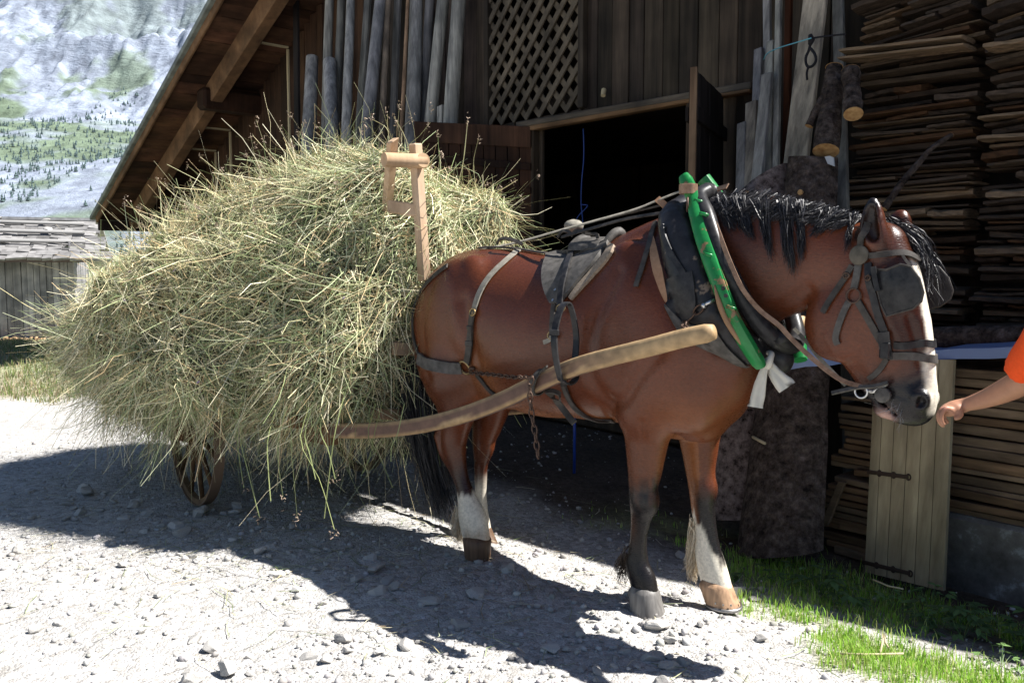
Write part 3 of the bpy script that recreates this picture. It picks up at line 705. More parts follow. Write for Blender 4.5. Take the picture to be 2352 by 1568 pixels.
# rake board, barge rafter, purlins, eave plate
bw = wood('rafter', (.10, .055, .03), (.24, .14, .075), stretch=(2.5, 2.5, 2.5), bump=.4, knots=True)
def slope_beam(s0, s1, q, h, dq, drop, name, mt):
    a = wq(s0, q, zroof(s0) - drop); b = wq(s1, q, zroof(s1) - drop); x = (b - a) / 2; up = np.cross(x / np.linalg.norm(x), WQ); up = -up if up[2] < 0 else up
    m = MB(); m.box((a + b) / 2, x, WQ * dq, up * h, .012); return m.build(name, mt, barn)
slope_beam(s_e - .02, S_R, QR - .015, .07, .02, -.02, 'rake_board', bw)
slope_beam(s_e + .35, S_R, QR + .52, .15, .09, .16, 'rafter', bw)
for (X, Y), r, qe in (((545, 200), .15, 4.9), ((365, 420), .13, 4.95)):
    s_, z_ = sz(X, Y, QR + .9); m = MB(); m.box(wq(s_, (qe + 6.2) / 2, zroof(s_) - r - .06), WD * r, WQ * (6.2 - qe) / 2, UP * r, .04, (.55, .45, .4)); m.build('purlin', brownw, barn, colors=True)
m = MB(); m.box(wq(s_e + .02, (QR + 12) / 2, z_e - .10), WD * .05, WQ * (12 - QR) / 2, UP * .09, .01, (.5, .4, .4)); m.build('eave_plate', oldw, barn, colors=True)
for (X, Y), zb in (((662, 92), 3.0), ((529, 273), 2.4), ((496, 329), 2.4)):
    s_, z_ = sz(X, Y); m = MB(); zz = zroof(s_)
    m.box(wq(s_, QW - .012, (zz - .04 + .3) / 2), WD * .022, WQ * .012, UP * (zz - .04 - .3) / 2); m.box(wq(s_ , (QW + QR) / 2 + .3, zz - .014), WD * .028, WQ * (QW - QR - .62) / 2, UP * .012); m.build('cover_strip', pale, barn)
# right door leaf, swung outward; left leaf folded back along the wall
def leaf(px, name, mt, th=.02, colr=None, n=6):
    """px: four (X,Y,q) corners: hinge-top, hinge-bottom, free-bottom, free-top"""
    A, Bm, Cc, D = [hit_q(X, Y, q) for X, Y, q in px]; m = MB(); nrm = np.cross(D - A, Bm - A); nrm /= np.linalg.norm(nrm)
    for i in range(n):
        u0, u1 = i / n + .004, (i + 1) / n - .004; g = rng.uniform(.7, 1.2); P = [A + (D - A) * u0, A + (D - A) * u1, Bm + (Cc - Bm) * u1, Bm + (Cc - Bm) * u0]
        j = rng.uniform(-.003, .003); V = [p + nrm * (th + j) for p in P] + [p - nrm * (th - j) for p in P]
        m.add(V, [(0, 1, 2, 3), (7, 6, 5, 4), (0, 4, 5, 1), (1, 5, 6, 2), (2, 6, 7, 3), (3, 7, 4, 0)], (g, g, g) if colr is None else tuple(np.array(colr) * g))
    return m.build(name, mt, barn, colors=True), (A, Bm, Cc, D, nrm)
lf2, (A, B_, C_, D_, nr) = leaf([(1657, 222, QW - .05), (1657, 950, QW - .05), (1589, 880, 4.95), (1589, 158, 4.95)], 'door', oldw, .018, (.55, .55, .68))
m = MB(); P0 = A + (B_ - A) * .12; P1 = D_ + (C_ - D_) * .14
for o_ in (-.035, .035): 
    m.box((P0 + P1) / 2 + nr * o_, (P1 - P0) / 2, nr * .012, UP * .05, .004, (.4, .4, .5))
m.build('brace', oldw, lf2, colors=True)
m = MB(); m.box((D_ + C_) / 2 - (D_ - A) / np.linalg.norm(D_ - A) * -.014, UP * np.linalg.norm(D_ - C_) / 2, nr * .024, (D_ - A) / np.linalg.norm(D_ - A) * .012); m.build('edge_strip', wood('door_edge', (.13, .08, .05), (.30, .2, .13)), lf2)
lf3, (A, B_, C_, D_, nr) = leaf([(1222, 296, QW - .06), (1222, 960, QW - .06), (955, 900, 5.1), (955, 284, 5.1)], 'door', brownw, .02, (.75, .62, .6), 10)
m = MB()
for f0, f1, hh_, cc in ((.03, .03, .10, (1.0, .9, .9)), (.13, .12, .035, (.35, .3, .3)), (.21, .19, .03, (.5, .42, .4))):
    P0 = A + (B_ - A) * f0; P1 = D_ + (C_ - D_) * f1; sgn = -1 if np.dot(nr, WQ) > 0 else 1
    m.box((P0 + P1) / 2 + nr * sgn * .03, (P1 - P0) / 2, nr * .012, UP * hh_, .004, cc)
m.build('ledge', brownw, lf3, colors=True)
# peg on the boarding above the door
m = MB(); a = hit_q(1387, 206, QW - .04); m.tube([a, a + UP * -.06 + WD * .02 - WQ * .03], .022, 8); m.build('peg', pale, barn)
# twine hanging in the doorway
m = MB(); m.tube(spline([hit_q(X, Y, QW + .1) for X, Y in ((1340, 296), (1341, 360), (1336, 420), (1335, 470), (1338, 500), (1340, 560))], 24), .006, 6)
m.tube(spline([hit_q(X, Y, QW + .1) for X, Y in ((1336, 470), (1350, 472), (1344, 480), (1326, 500), (1322, 520))], 14), .005, 6)
tag(m.build('twine', mat('blue_twine', (.03, .07, .28), .6), None, True), 'blue twine hanging in the dark barn doorway', 'twine')
# ------------------------------------------------------------------ poles leaning on the barn
polem = wood('weathered_pole', (.13, .13, .13), (.48, .48, .45), stretch=(12, 12, 1.2), bump=.5, vcol=True)
def lean(px_top, px_low, wt, wl, q, label, col, flat=False, name='wooden_pole', cat='pole', group='poles leaning on the barn wall', mt=None, zcut=None):
    a = hit_q(*px_top, q[0]); b = hit_q(*px_low, q[1]); da, db = np.dot(a - CC, _F), np.dot(b - CC, _F); ra, rb = wt / 2 * da / FPX * .96, wl / 2 * db / FPX * .96
    d = b - a; k = (0.0 - a[2]) / d[2]; e = a + d * k; re = ra + (rb - ra) * k
    if px_top[1] <= 2: a0 = a - d / np.linalg.norm(d) * 1.1; ra = ra * .93
    else: a0 = a
    m = MB(); P = [a0 * (1 - u) + e * u for u in np.linspace(0, 1, 9)]; r = np.linspace(ra, re, 9)
    if flat: m.box((a0 + e) / 2, np.cross((e - a0) / np.linalg.norm(e - a0), WQ) * (ra + re) / 2, WQ * .018, (e - a0) / 2, .005, col)
    else:
        P = np.array(P) + np.array([0, 0, 0]) + (vnoise(np.array(P) * 3 + px_top[0], 1, 3)[:, None] - .5) * .012; m.tube(P, r * (1 + .08 * (vnoise(np.array(P) * 5 + px_top[0], 1, 8) - .5)), 12, col)
    o = m.build(name, mt or polem, None, not flat, True, auto=40 if not flat else None); tag(o, label, cat, group); return o
G5 = lambda g, b=1.0: (g, g, g * b)
lean((680, 0), (683, 300), 23, 24, (5.5, 5.3), 'almost black flat plank, first upright from the left on the barn wall', G5(.28, 1.2), True, 'plank', 'plank', 'planks leaning on the barn wall', oldw)
lean((716, 134), (709, 320), 30, 36, (5.55, 5.3), 'short thick grey post, first sawn off one from the left', G5(.8, 1.06))
lean((757, 0), (747, 330), 22, 24, (5.62, 5.5), 'slim grey pole behind the second short post', G5(.75))
lean((758, 141), (764, 330), 32, 34, (5.5, 5.2), 'short wide bluish post, second sawn off one from the left', G5(.95, 1.08))
lean((784, 0), (772, 330), 21, 22, (5.66, 5.55), 'dim mottled pole just right of the second short post', G5(.55))
lean((805, 0), (796, 290), 19, 24, (5.5, 5.25), 'pale slim pole left of the dark gap', G5(1.0, 1.05))
lean((845, 0), (823, 310), 14, 22, (5.62, 5.45), 'dim grey plank between two pale poles', G5(.55), True, 'plank', 'plank', 'planks leaning on the barn wall')
lean((874, 0), (842, 310), 27, 32, (5.52, 5.2), 'bluish grey pole leaning strongly to the right', G5(.75, 1.12))
lean((893, 0), (876, 310), 15, 18, (5.6, 5.35), 'thin brown mottled pole right of the strongly leaning one', (.75, .6, .5))
lean((914, 0), (902, 310), 22, 24, (5.68, 5.6), 'dark slim plank behind the thin brown poles', G5(.4, 1.1), True, 'plank', 'plank', 'planks leaning on the barn wall')
lean((937, 0), (925, 240), 8, 9, (5.5, 5.3), 'thinnest pole, bark brown, left of the thick pale trunk', (.95, .62, .42))
lean((956, 0), (948, 300), 27, 36, (5.6, 5.42), 'thick pale grey trunk right of the thinnest pole', G5(.85, 1.06))
lean((988, 0), (971, 300), 22, 24, (5.66, 5.6), 'dark blue grey pole between thick pale trunks', G5(.45, 1.15))
lean((1019, 0), (989, 284), 30, 31, (5.62, 5.5), 'mottled pale trunk, second last of the row before the lattice', G5(.95))
lean((1055, 0), (1035, 284), 37, 37, (5.62, 5.5), 'broadest pale trunk, last of the row before the lattice', G5(1.0))
lean((1012, 243), (1012, 290), 14, 15, (5.5, 5.48), 'short board end between the two last trunks', G5(.95), True, 'plank', 'plank', 'planks leaning on the barn wall')
# planks right of the door
pg = 'planks leaning right of the barn door'
lean((1705, 282), (1702, 420), 17, 20, (5.2, 5.1), 'lowest plank stub at the left of the plank cluster', G5(.55, 1.1), True, 'plank', 'plank', pg)
lean((1727, 234), (1722, 420), 28, 30, (5.25, 5.1), 'short brown grey plank, second of the steps to the door', (.6, .55, .52), True, 'plank', 'plank', pg)
lean((1743, 112), (1735, 330), 23, 23, (5.5, 5.35), 'bluish plank with a square top behind the stubs', G5(.7, 1.12), True, 'plank', 'plank', pg)
lean((1763, 169), (1741, 400), 24, 27, (5.2, 5.05), 'grey plank with a splintered pale top', G5(.8, 1.05), True, 'plank', 'plank', pg)
lean((1762, 0), (1763, 110), 15, 16, (5.6, 5.55), 'narrow bluish lath running up out of the picture', G5(.9, 1.1), True, 'plank', 'plank', pg)
lean((1770, 95), (1766, 300), 26, 24, (5.45, 5.3), 'grey board below the narrow lath', G5(.85), True, 'plank', 'plank', pg)
lean((1789, 0), (1783, 370), 25, 19, (5.4, 5.15), 'long light grey lath left of the brown board', G5(.85), True, 'plank', 'plank', pg)
lean((1812, 0), (1806, 370), 20, 18, (5.5, 5.4), 'reddish brown board between lath and broad plank', (1.0, .6, .4), True, 'plank', 'plank', pg, brownw)
lean((1873, 0), (1829, 370), 68, 68, (5.2, 4.95), 'broadest light plank with the black rope on it', (.95, .85, .74), True, 'plank', 'plank', pg)
lean((1925, 0), (1930, 200), 36, 34, (5.35, 5.2), 'dark grey upright board left of the woodpile', G5(.5), True, 'plank', 'plank', pg)
# cords
m = MB(); m.tube(spline([hit_q(X, Y, q) for X, Y, q in ((1754, 137, 5.3), (1760, 126, 5.25), (1785, 112, 5.12), (1830, 98, 5.03), (1863, 88, 4.98))], 24), .004, 6)
tag(m.build('cord', mat('turquoise_cord', (.12, .36, .45), .6), None, True), 'thin turquoise cord tied across the planks', 'cord')
m = MB(); Q5 = 5.02
m.tube(spline([hit_q(X, Y, Q5) for X, Y in ((1866, 84), (1862, 100), (1857, 118), (1851, 132), (1852, 148), (1857, 154), (1866, 152), (1874, 140), (1871, 124), (1862, 112))], 40), .009, 8)
m.tube(spline([hit_q(X, Y, Q5) for X, Y in ((1857, 154), (1853, 168), (1854, 184))], 10), .007, 6); m.tube(spline([hit_q(X, Y, Q5) for X, Y in ((1866, 88), (1895, 84), (1942, 79))], 10), .006, 6); m.tube([hit_q(1861, 80, Q5), hit_q(1864, 92, Q5), hit_q(1860, 104, Q5)], [.012, .022, .012], 8)
tag(m.build('rope', mat('black_rope', (.012, .012, .016), .9), None, True), 'black rope looped and knotted on the broad plank', 'rope')
# ------------------------------------------------------------------ logs by the woodpile
barkm = mat('bark', (.1, .07, .055), .95, .1); nt = NT(barkm); v = coords(nt, 'Object'); vo = nt('TexVoronoi', Scale=26.0); n_ = nt('TexNoise', Scale=17.0, Detail=9.0, Roughness=.75); nt.link(v, vo.inputs['Vector']); nt.link(v, n_.inputs['Vector'])
r_ = nt.ramp(n_.outputs[0], [(.36, (.012, .009, .008)), (.5, (.06, .045, .038)), (.62, (.115, .09, .08)), (.75, (.22, .19, .18))]); nt.link(r_.outputs[0], nt.b.inputs['Base Color'])
ad = nt('Math', operation='ADD'); nt.link(vo.outputs['Distance'], ad.inputs[0]); nt.link(n_.outputs[0], ad.inputs[1]); nt.bump(ad.outputs[0], .8, .02)
barkp = mat('flaky_bark', (.2, .15, .14), .95, .1); nt = NT(barkp); v = coords(nt, 'Object'); n_ = nt('TexNoise', Scale=24.0, Detail=8.0, Roughness=.7); nt.link(v, n_.inputs['Vector']); r_ = nt.ramp(n_.outputs[0], [(.34, (.012, .009, .008)), (.44, (.10, .075, .068)), (.58, (.19, .15, .14)), (.72, (.27, .22, .20))]); nt.link(r_.outputs[0], nt.b.inputs['Base Color']); nt.bump(n_.outputs[0], .6, .015)
endm = mat('cut_end', (.5, .32, .14), .85); nt = NT(endm); v = coords(nt, 'Object'); n_ = nt('TexNoise', Scale=30.0, Detail=4.0); nt.link(v, n_.inputs['Vector']); r_ = nt.ramp(n_.outputs[0], [(.3, (.28, .15, .06)), (.7, (.52, .34, .16))]); nt.link(r_.outputs[0], nt.b.inputs['Base Color'])
def log(P, r, label, name='log', cat='log', n=16, par=None):
    P = spline(P, 10); m = MB(); r = np.linspace(r[0], r[1], 10); m.tube(P, r * (1 + .06 * rng.normal(size=10)), n, cap=False)
    o = m.build(name, barkm, None, True); tag(o, label, cat)
    for i, sgn in ((0, -1), (-1, 1)):
        e = MB()
        d = (P[i] - P[i - sgn if i == -1 else 1]); d /= np.linalg.norm(d); u = np.cross(d, [.3, .2, .9]); u /= np.linalg.norm(u); w = np.cross(d, u)
        V = [P[i] + d * .002] + [P[i] + d * .001 + (u * math.cos(a) + w * math.sin(a)) * r[i] * 1.0 for a in np.linspace(0, 6.283, n, endpoint=False)]
        e.add(V, [(0, 1 + k, 1 + (k + 1) % n) for k in range(n)]); e.build('sawn_end', endm, o)
    return o
log([hit_q(1916, 155, 4.95), hit_q(1908, 250, 4.85), hit_q(1897, 347, 4.72)], (.052, .075), 'rough brown log hanging down with a two part sawn face')
log([hit_q(1954, 163, 4.85), hit_q(1957, 215, 4.78), hit_q(1960, 262, 4.70)], (.052, .054), 'short lilac barked log with an orange sawn face')
log([hit_q(1858, 290, 4.78), hit_q(1875, 255, 4.82), hit_q(1895, 222, 4.86)], (.026, .03), 'thin brown branch stub left of the rough log', 'branch', 'branch', 8)
def slab(px_top, px_bot, q, label, cut=None, pink=False):
    (xl, xr, yt), (bl, br, yb) = px_top, px_bot; n, mrows = 12, 12; V = []; F_ = []
    for i in range(mrows):
        u = i / (mrows - 1); X0, X1, Y = xl + (bl - xl) * u, xr + (br - xr) * u, yt + (yb - yt) * u; qq = q[0] + (q[1] - q[0]) * u
        A, B = hit_q(X0, Y, qq), hit_q(X1, Y, qq); wv = np.linalg.norm(B - A)
        for k in range(n):
            th = math.pi * k / (n - 1); ctr = (A + B) / 2; p = ctr - (B - A) / 2 * math.cos(th) - WQ * math.sin(th) * wv * .42
            if i == 0 and cut: p = p + UP * cut * (math.cos(th) * -.5 - .5) * wv
            V.append(p + .018 * fbm(np.array([p]), 7, 5, 3)[0] * np.array([1, 1, .3]))
    for i in range(mrows - 1):
        for k in range(n): F_.append((i * n + k, i * n + (k + 1) % n, (i + 1) * n + (k + 1) % n, (i + 1) * n + k))
    F_ += [tuple(range(n)), tuple((mrows - 1) * n + k for k in range(n))[::-1]]
    m = MB(); m.add(V, F_); o = m.build('trunk_slab', barkp if pink else barkm, None, auto=60); tag(o, label, 'trunk slab')
    kn = MB()
    for k in range(5):
        i = rng.integers(1, 5); j = rng.integers(3, 9); kn.tube([V[i * n + j], np.array(V[i * n + j]) - WQ * .012], .016, 8)
    kn.build('knot', endm, o); return o
slab((1688, 1813, 374), (1636, 1742, 1185), (4.75, 4.1), 'broad bark covered trunk slab with a slanting top behind the collar', .75, True)
slab((1817, 1926, 362), (1706, 1892, 1262), (4.75, 3.95), 'broad dark bark slab with a level top beside the woodpile', None)
m = MB(); a = [hit_q(X, Y, 4.66) for X, Y in ((1862, 366), (1905, 358), (1914, 362), (1916, 382), (1890, 372))]; m.add([*a, *[p + WQ * .01 for p in a]], [(0, 1, 2, 3, 4), (9, 8, 7, 6, 5)] + [(i, (i + 1) % 5, 5 + (i + 1) % 5, 5 + i) for i in range(5)]); tag(m.build('plastic_sheet', mat('pale_plastic', (.4, .42, .46), .3, .5)), 'scrap of pale plastic on top of the level bark slab', 'plastic scrap')
m = MB(); m.tube([hit_z(1758, 918, .52) * 0 + hit_q(1729, 1003, 4.0), hit_q(1757, 1018, 3.93)], .008, 6); tag(m.build('wooden_peg', pale, None, True), 'small pale peg sticking out of a trunk slab', 'peg')
log([hit_q(2030, 480, 4.6), hit_q(2075, 415, 4.7), hit_q(2110, 375, 4.78), hit_q(2140, 340, 4.85), hit_q(2187, 310, 4.95)], (.020, .013), 'long thin crooked stick leaning on the woodpile above the horse head', 'stick', 'stick', 8)
# ------------------------------------------------------------------ woodpile: split billets
splitm = wood('split_wood', (.026, .019, .0145), (.16, .12, .087), stretch=(2.2, 2.2, 26), bump=.6, vcol=True)
def billet_mesh(seed, kind):
    r = np.random.default_rng(seed); n, mm_ = 7, 7; V = []
    for i in range(mm_):
        x = -1 + 2 * i / (mm_ - 1)
        for k in range(n):
            a = 6.283 * k / n + r.uniform(-.1, .1); y, z = math.cos(a), math.sin(a); p = 3.0 if kind else 2.0; nn_ = (abs(y) ** p + abs(z) ** p) ** (1 / p); rr = 1 / nn_
            V.append((x * (1 + r.uniform(-.015, .015)), y * rr * (1 + r.uniform(-.06, .06)), z * rr * (1 + r.uniform(-.10, .10)) + .22 * math.sin(x * r.uniform(.8, 1.3) + seed) - .0))
    F_ = [(i * n + k, i * n + (k + 1) % n, (i + 1) * n + (k + 1) % n, (i + 1) * n + k) for i in range(mm_ - 1) for k in range(n)] + [tuple(range(n))[::-1], tuple((mm_ - 1) * n + k for k in range(n))]
    return V, F_
BM_ = []
for i in range(30):
    V, F_ = billet_mesh(i, i % 3 > 0); me = bpy.data.meshes.new('split_billet'); me.from_pydata(V, [], F_)
    g = [(.8, .78, .76), (1.6, 1.5, 1.35), (.5, .45, .42), (.9, .62, .42), (.4, .38, .4), (2.5, 2.4, 2.15), (.6, .58, .6), (1.3, 1.12, .92), (.45, .36, .3), (.9, .9, .95)][i % 10]
    ca = me.color_attributes.new('Col', 'FLOAT_COLOR', 'POINT'); c4 = np.ones((len(V), 4), np.float32); c4[:, :3] = g; ca.data.foreach_set('color', c4.ravel()); me.materials.append(splitm); BM_.append(me)
def billet(c, half, th, dp, tilt, label, group, yaw=0.0, k=None, name='split_billet', cat='billet'):
    o = bpy.data.objects.new(name, BM_[int(rng.integers(0, 30)) if k is None else k]); COL.objects.link(o)
    x = WD * math.cos(tilt) + UP * math.sin(tilt); x = x * math.cos(yaw) + WQ * math.sin(yaw); y = WQ; y = y - x * np.dot(x, y); y /= np.linalg.norm(y); z = np.cross(x, y)
    M = Matrix(((x[0] * half, y[0] * dp, z[0] * th, c[0]), (x[1] * half, y[1] * dp, z[1] * th, c[1]), (x[2] * half, y[2] * dp, z[2] * th, c[2]), (0, 0, 0, 1))); o.matrix_world = M
    tag(o, label, cat, group); return o
def stackcol(X0, X1, y0, y1, q, label, group, seed, hmin=.008, hmax=.030, tilt_top=.12):
    global rng
    sA, zb = sz(X0, y1, q); sB = sz(X1, (y0 + y1) / 2, q)[0]; zt = sz((X0 + X1) / 2, y0, q)[1] + .12; z = zb; Lt = sB - sA
    while z < zt:
        h = rng.uniform(hmin, hmax); u = (z - zb) / (zt - zb); tl = tilt_top * sstep(np.array(u), .6, 1.0) + rng.normal() * .012
        r = rng.random()
        if r < .45: cuts = [0, 1]
        elif r < .8: a = rng.uniform(.3, .7); cuts = [0, a, 1]
        else: a = rng.uniform(.25, .4); b = rng.uniform(.55, .75); cuts = [0, a, b, 1]
        for a, b in zip(cuts[:-1], cuts[1:]):
            e0, e1 = rng.uniform(-.03, .04), rng.uniform(-.04, .03); s0, s1 = sA + Lt * a + e0, sA + Lt * b + e1
            if s1 - s0 < .08 or rng.random() < .07: continue
            hh_ = h * rng.uniform(.75, 1.1); mid = (s0 + s1) / 2
            billet(wq(mid, q + .1 + rng.uniform(-.06, .05), z + h + (mid - sA - Lt / 2) * float(tl)), (s1 - s0) / 2, hh_ * 1.12, .12, float(tl) + rng.normal() * .022, label, group, rng.normal() * .03)
        z += 2 * h * .98
stackcol(1950, 2236, 0, 752, 5.15, 'split firewood billet in the wide left column of the woodpile', 'billets in the left column', 1)
stackcol(2246, 2500, 0, 752, 5.05, 'split firewood billet in the cut off right column of the woodpile', 'billets in the right column', 2)
for X0, X1, Y, q, lb, g in ((1945, 2225, 112, 5.05, 'upper of the two bleached long boards in the left woodpile column', .03), (1942, 2228, 130, 5.03, 'lower of the two bleached long boards in the left woodpile column', .024), (2275, 2420, 102, 4.95, 'thick yellowish board end at the top of the right column', .04)):
    a, b = hit_q(X0, Y + 8, q), hit_q(X1, Y - 22 if X1 < 2300 else Y - 12, q); billet((a + b) / 2, np.linalg.norm(b - a) / 2, g / 2, .1, math.asin((b - a)[2] / np.linalg.norm(b - a)), lb, None, 0, 5, 'board', 'board')
m = MB(); m.box(wq(-.6, 5.6, 1.4), WD * 2.6, WQ * .03, UP * 1.9, 0, (.3, .28, .26)); m.build('shed_back_wall', oldw, barn, colors=True)
# shelf, log and blue tarpaulin under the woodpile
m = MB(); sA = sz(1880, 800, 4.75)[0]; m.box(wq(sA + 1.5, 4.95, 1.015), WD * 1.55, WQ * .42, UP * .03, .01, (.6, .5, .45)); tag(m.build('shelf_board', oldw, None, colors=True), 'dark shelf carrying the woodpile', 'shelf')
log([hit_q(1842, 770, 4.62), hit_q(2000, 774, 4.58), hit_q(2200, 775, 4.5), hit_q(2480, 772, 4.4)], (.050, .062), 'long rough barked log lying on the blue tarpaulin')
tarpm = mat('blue_tarp', (.18, .25, .44), .35, .5); V, F_ = [], []; TP = [(1798, 850, 3.72), (1850, 840, 3.74), (1905, 838, 3.85), (1960, 828, 4.1), (2060, 820, 4.34), (2140, 826, 4.32), (2200, 822, 4.3), (2270, 822, 4.26), (2352, 818, 4.2), (2500, 816, 4.12)]
for X, Y, q in TP:
    p = hit_q(X, Y, q); V += [p, p + UP * (.045 + .045 * (X < 1960)) + WQ * .012, p + UP * (.055 + .045 * (X < 1960) + .01 * math.sin(X)) + WQ * .16, p + UP * (.075 + .045 * (X < 1960)) + WQ * .5]
n_ = len(V); V += [v + np.array([0, 0, -.004]) for v in V]; F_ = []
for i in range(len(TP) - 1):
    for k in range(3): a = i * 4 + k; F_ += [(a, a + 4, a + 5, a + 1), (n_ + a, n_ + a + 1, n_ + a + 5, n_ + a + 4)]
    a = i * 4; F_.append((a, n_ + a, n_ + a + 4, a + 4))
tm_ = MB(); tm_.add(V, F_); tag(tm_.build('tarpaulin', tarpm, None, auto=60), 'blue tarpaulin edge showing under the log and behind the reins', 'tarpaulin')
# stacked boards below, door, concrete
def boards(rows, q, label, group, endjit=6, th=None):
    for (y, xl, xr, hpx) in rows:
        yl = y + rng.uniform(-1, 1); a = hit_q(xl + rng.uniform(-endjit, endjit), yl, q + rng.uniform(-.02, .02)); d = np.dot(a - CC, _F); half_h = hpx / 2 * d / FPX
        sA = np.dot(a, WD); qa = np.dot(a, WQ); sB = sz(xr, y, q)[0]; L = sB - sA; m = MB(); g = rng.uniform(.75, 1.35); c = rng.random()
        m.box(wq(sA + L / 2, qa + .1, a[2]), WD * L / 2 + UP * rng.normal() * .003, WQ * .1, UP * half_h * .93, .004, (g, g * (.96 if c < .5 else .84), g * (.92 if c < .5 else .70)))
        tag(m.build('stacked_board', splitb, None, colors=True), label, 'board', group)
splitb = wood('sawn_board', (.07, .052, .038), (.25, .195, .14), stretch=(1.5, 1.5, 14), bump=.5, vcol=True)
boards([(912, 1935, 2030, 8)] + [(y, x, 2030, h) for y, x, h in ((935, 1928, 15), (951, 1929, 12), (967, 1931, 13), (980, 1932, 9), (993, 1934, 16), (1010, 1936, 11), (1023, 1934, 14), (1036, 1922, 12), (1049, 1914, 13), (1061, 1905, 13))], 4.42, 'sawn board end in the upper stack left of the plank door', 'boards left of the door, upper')
boards([(y, x, 2030, h) for y, x, h in ((1082, 1960, 14), (1100, 1912, 14), (1116, 1902, 13), (1130, 1898, 14), (1143, 1880, 12), (1155, 1880, 13), (1168, 1866, 13), (1181, 1862, 14), (1195, 1868, 13), (1208, 1925, 14), (1224, 1890, 18), (1243, 1893, 15), (1262, 1915, 20))], 4.36, 'sawn board end in the lower stack left of the plank door', 'boards left of the door, lower')
yy = 838; R_ = []
while yy < 1178:
    h = rng.uniform(13, 26); R_.append((yy + h / 2, 2150, 2520, h - 1.5)); yy += h
boards(R_, 4.4, 'long weathered board in the stack right of the plank door', 'boards right of the door')
m = MB(); a = hit_q(1895, 1205, 4.24); b = hit_q(1935, 1105, 4.26); m.box((a + b) / 2, (b - a) / 2, WD * .02, WQ * .012, .003, (.8, .75, .7)); tag(m.build('stick', splitb, None, colors=True), 'short flat stick slanting across the lower board ends', 'stick')
cm = mat('old_concrete', (.2, .2, .19), .95, .1); nt = NT(cm); v = coords(nt, 'Object'); n_ = nt('TexNoise', Scale=5.5, Detail=9.0, Roughness=.7); nt.link(v, n_.inputs['Vector']); r_ = nt.ramp(n_.outputs[0], [(.35, (.075, .07, .065)), (.55, (.14, .135, .13)), (.66, (.30, .32, .33)), (.75, (.42, .44, .46))]); nt.link(r_.outputs[0], nt.b.inputs['Base Color']); nt.bump(n_.outputs[0], .3, .02)
m = MB(); sA, zt = sz(2150, 1172, 4.38); m.box(wq(sA + 1.3, 4.38 + .4, (zt - .35) / 2), WD * 1.3, WQ * .4, UP * (zt + .35) / 2, .02); tag(m.build('concrete_block', cm), 'stained grey concrete base under the right stack of boards', 'concrete base')
dm = wood('plank_door_wood', (.20, .165, .11), (.42, .37, .26), stretch=(8, 8, .8), bump=.4, vcol=True)
ld = empty('plank_door', hit_q(2090, 1330, 4.2), 'small greyish plank door leaning against the board stack', 'door')
A, D_, B_, C_ = hit_q(2012, 826, 4.32), hit_q(2194, 826, 4.3), hit_q(1988, 1312, 4.2), hit_q(2170, 1356, 4.12)
m = MB(); nr = np.cross(D_ - A, B_ - A); nr /= np.linalg.norm(nr); nr = nr if np.dot(nr, WQ) < 0 else -nr; cuts = [0, .135, .30, .475, .65, .825, 1.0]
for i in range(6):
    u0, u1 = cuts[i] + .004, cuts[i + 1] - .004; g = rng.uniform(.85, 1.12); P = [A + (D_ - A) * u0, A + (D_ - A) * u1, B_ + (C_ - B_) * u1, B_ + (C_ - B_) * u0]
    m.add([p + nr * .012 for p in P] + [p - nr * .012 for p in P], [(0, 1, 2, 3), (7, 6, 5, 4), (0, 4, 5, 1), (1, 5, 6, 2), (2, 6, 7, 3), (3, 7, 4, 0)], (g, g, g * .98))
m.build('plank', dm, ld, colors=True)
rust = mat('rusty_iron', (.045, .028, .02), .8, .3); m = MB()
for f0, u1 in ((.53, .52), (.955, .60)):
    a = A + (B_ - A) * f0; b = D_ + (C_ - D_) * (f0 + .005); m2_ = MB(); p0, p1 = a - (b - a) * .02, a + (b - a) * u1; x = (p1 - p0) / 2; upv = np.cross(x / np.linalg.norm(x), nr)
    m2_.box((p0 + p1) / 2 + nr * .016, x, nr * .003, upv * .010, .002); m2_.ring(p1 + nr * .016, x / np.linalg.norm(x) * .012, upv * .014, .004, 12, 6)
    for k in (.15, .5): m2_.ring(p0 + (p1 - p0) * (k + .15) + nr * .016, x / np.linalg.norm(x) * .010, upv * .013, .005, 12, 6)
    m2_.build('hinge', rust, ld, True)
# blue rod standing in the shade behind the horse
m = MB(); b = hit_z(1319, 1080, 0); a = hit_l(1312, 900, float(np.dot(b - HO, HP))); m.tube([b - UP * .02, b + UP * .6], .011, 10); tag(m.build('blue_rod', mat('blue_paint', (.02, .07, .42), .4, .5), None, True), 'thin bright blue rod standing in shade seen under the horse belly', 'rod')
# ================================================================== CART
def hit_t(X, Y, t):
    r = ray(X, Y); k = (t - np.dot(CC - HO, HD)) / np.dot(r, HD); P = CC + r * k
    return np.array([t, np.dot(P - HO, HP), P[2]])
cart = empty('hay_cart', hw(-2.95, -.05, 0), 'old two wheeled wooden hay cart with long curved shafts beside the horse', 'cart')
cwood = wood('cart_wood', (.10, .06, .035), (.27, .175, .10), stretch=(5, 5, 5), bump=.4, vcol=True)
neww = wood('peeled_wood', (.36, .25, .16), (.60, .46, .33), stretch=(7, 7, 2), bump=.35, vcol=True)
shm = vcmat('shaft_wood', .55, .35, .35, 24, .3)
near_px = [(1640,762,-.42),(1572,776,-.43),(1500,795,-.44),(1420,815,-.45),(1330,840,-.46),(1250,873,-.47),(1150,921,-.48),(1050,957,-.49),(950,979,-.50),(850,988,-.50),(760,987,-.50),(640,979,-.5)]
SH = spline(np.array([hit_l(X, Y, l) for X, Y, l in near_px]), 60)
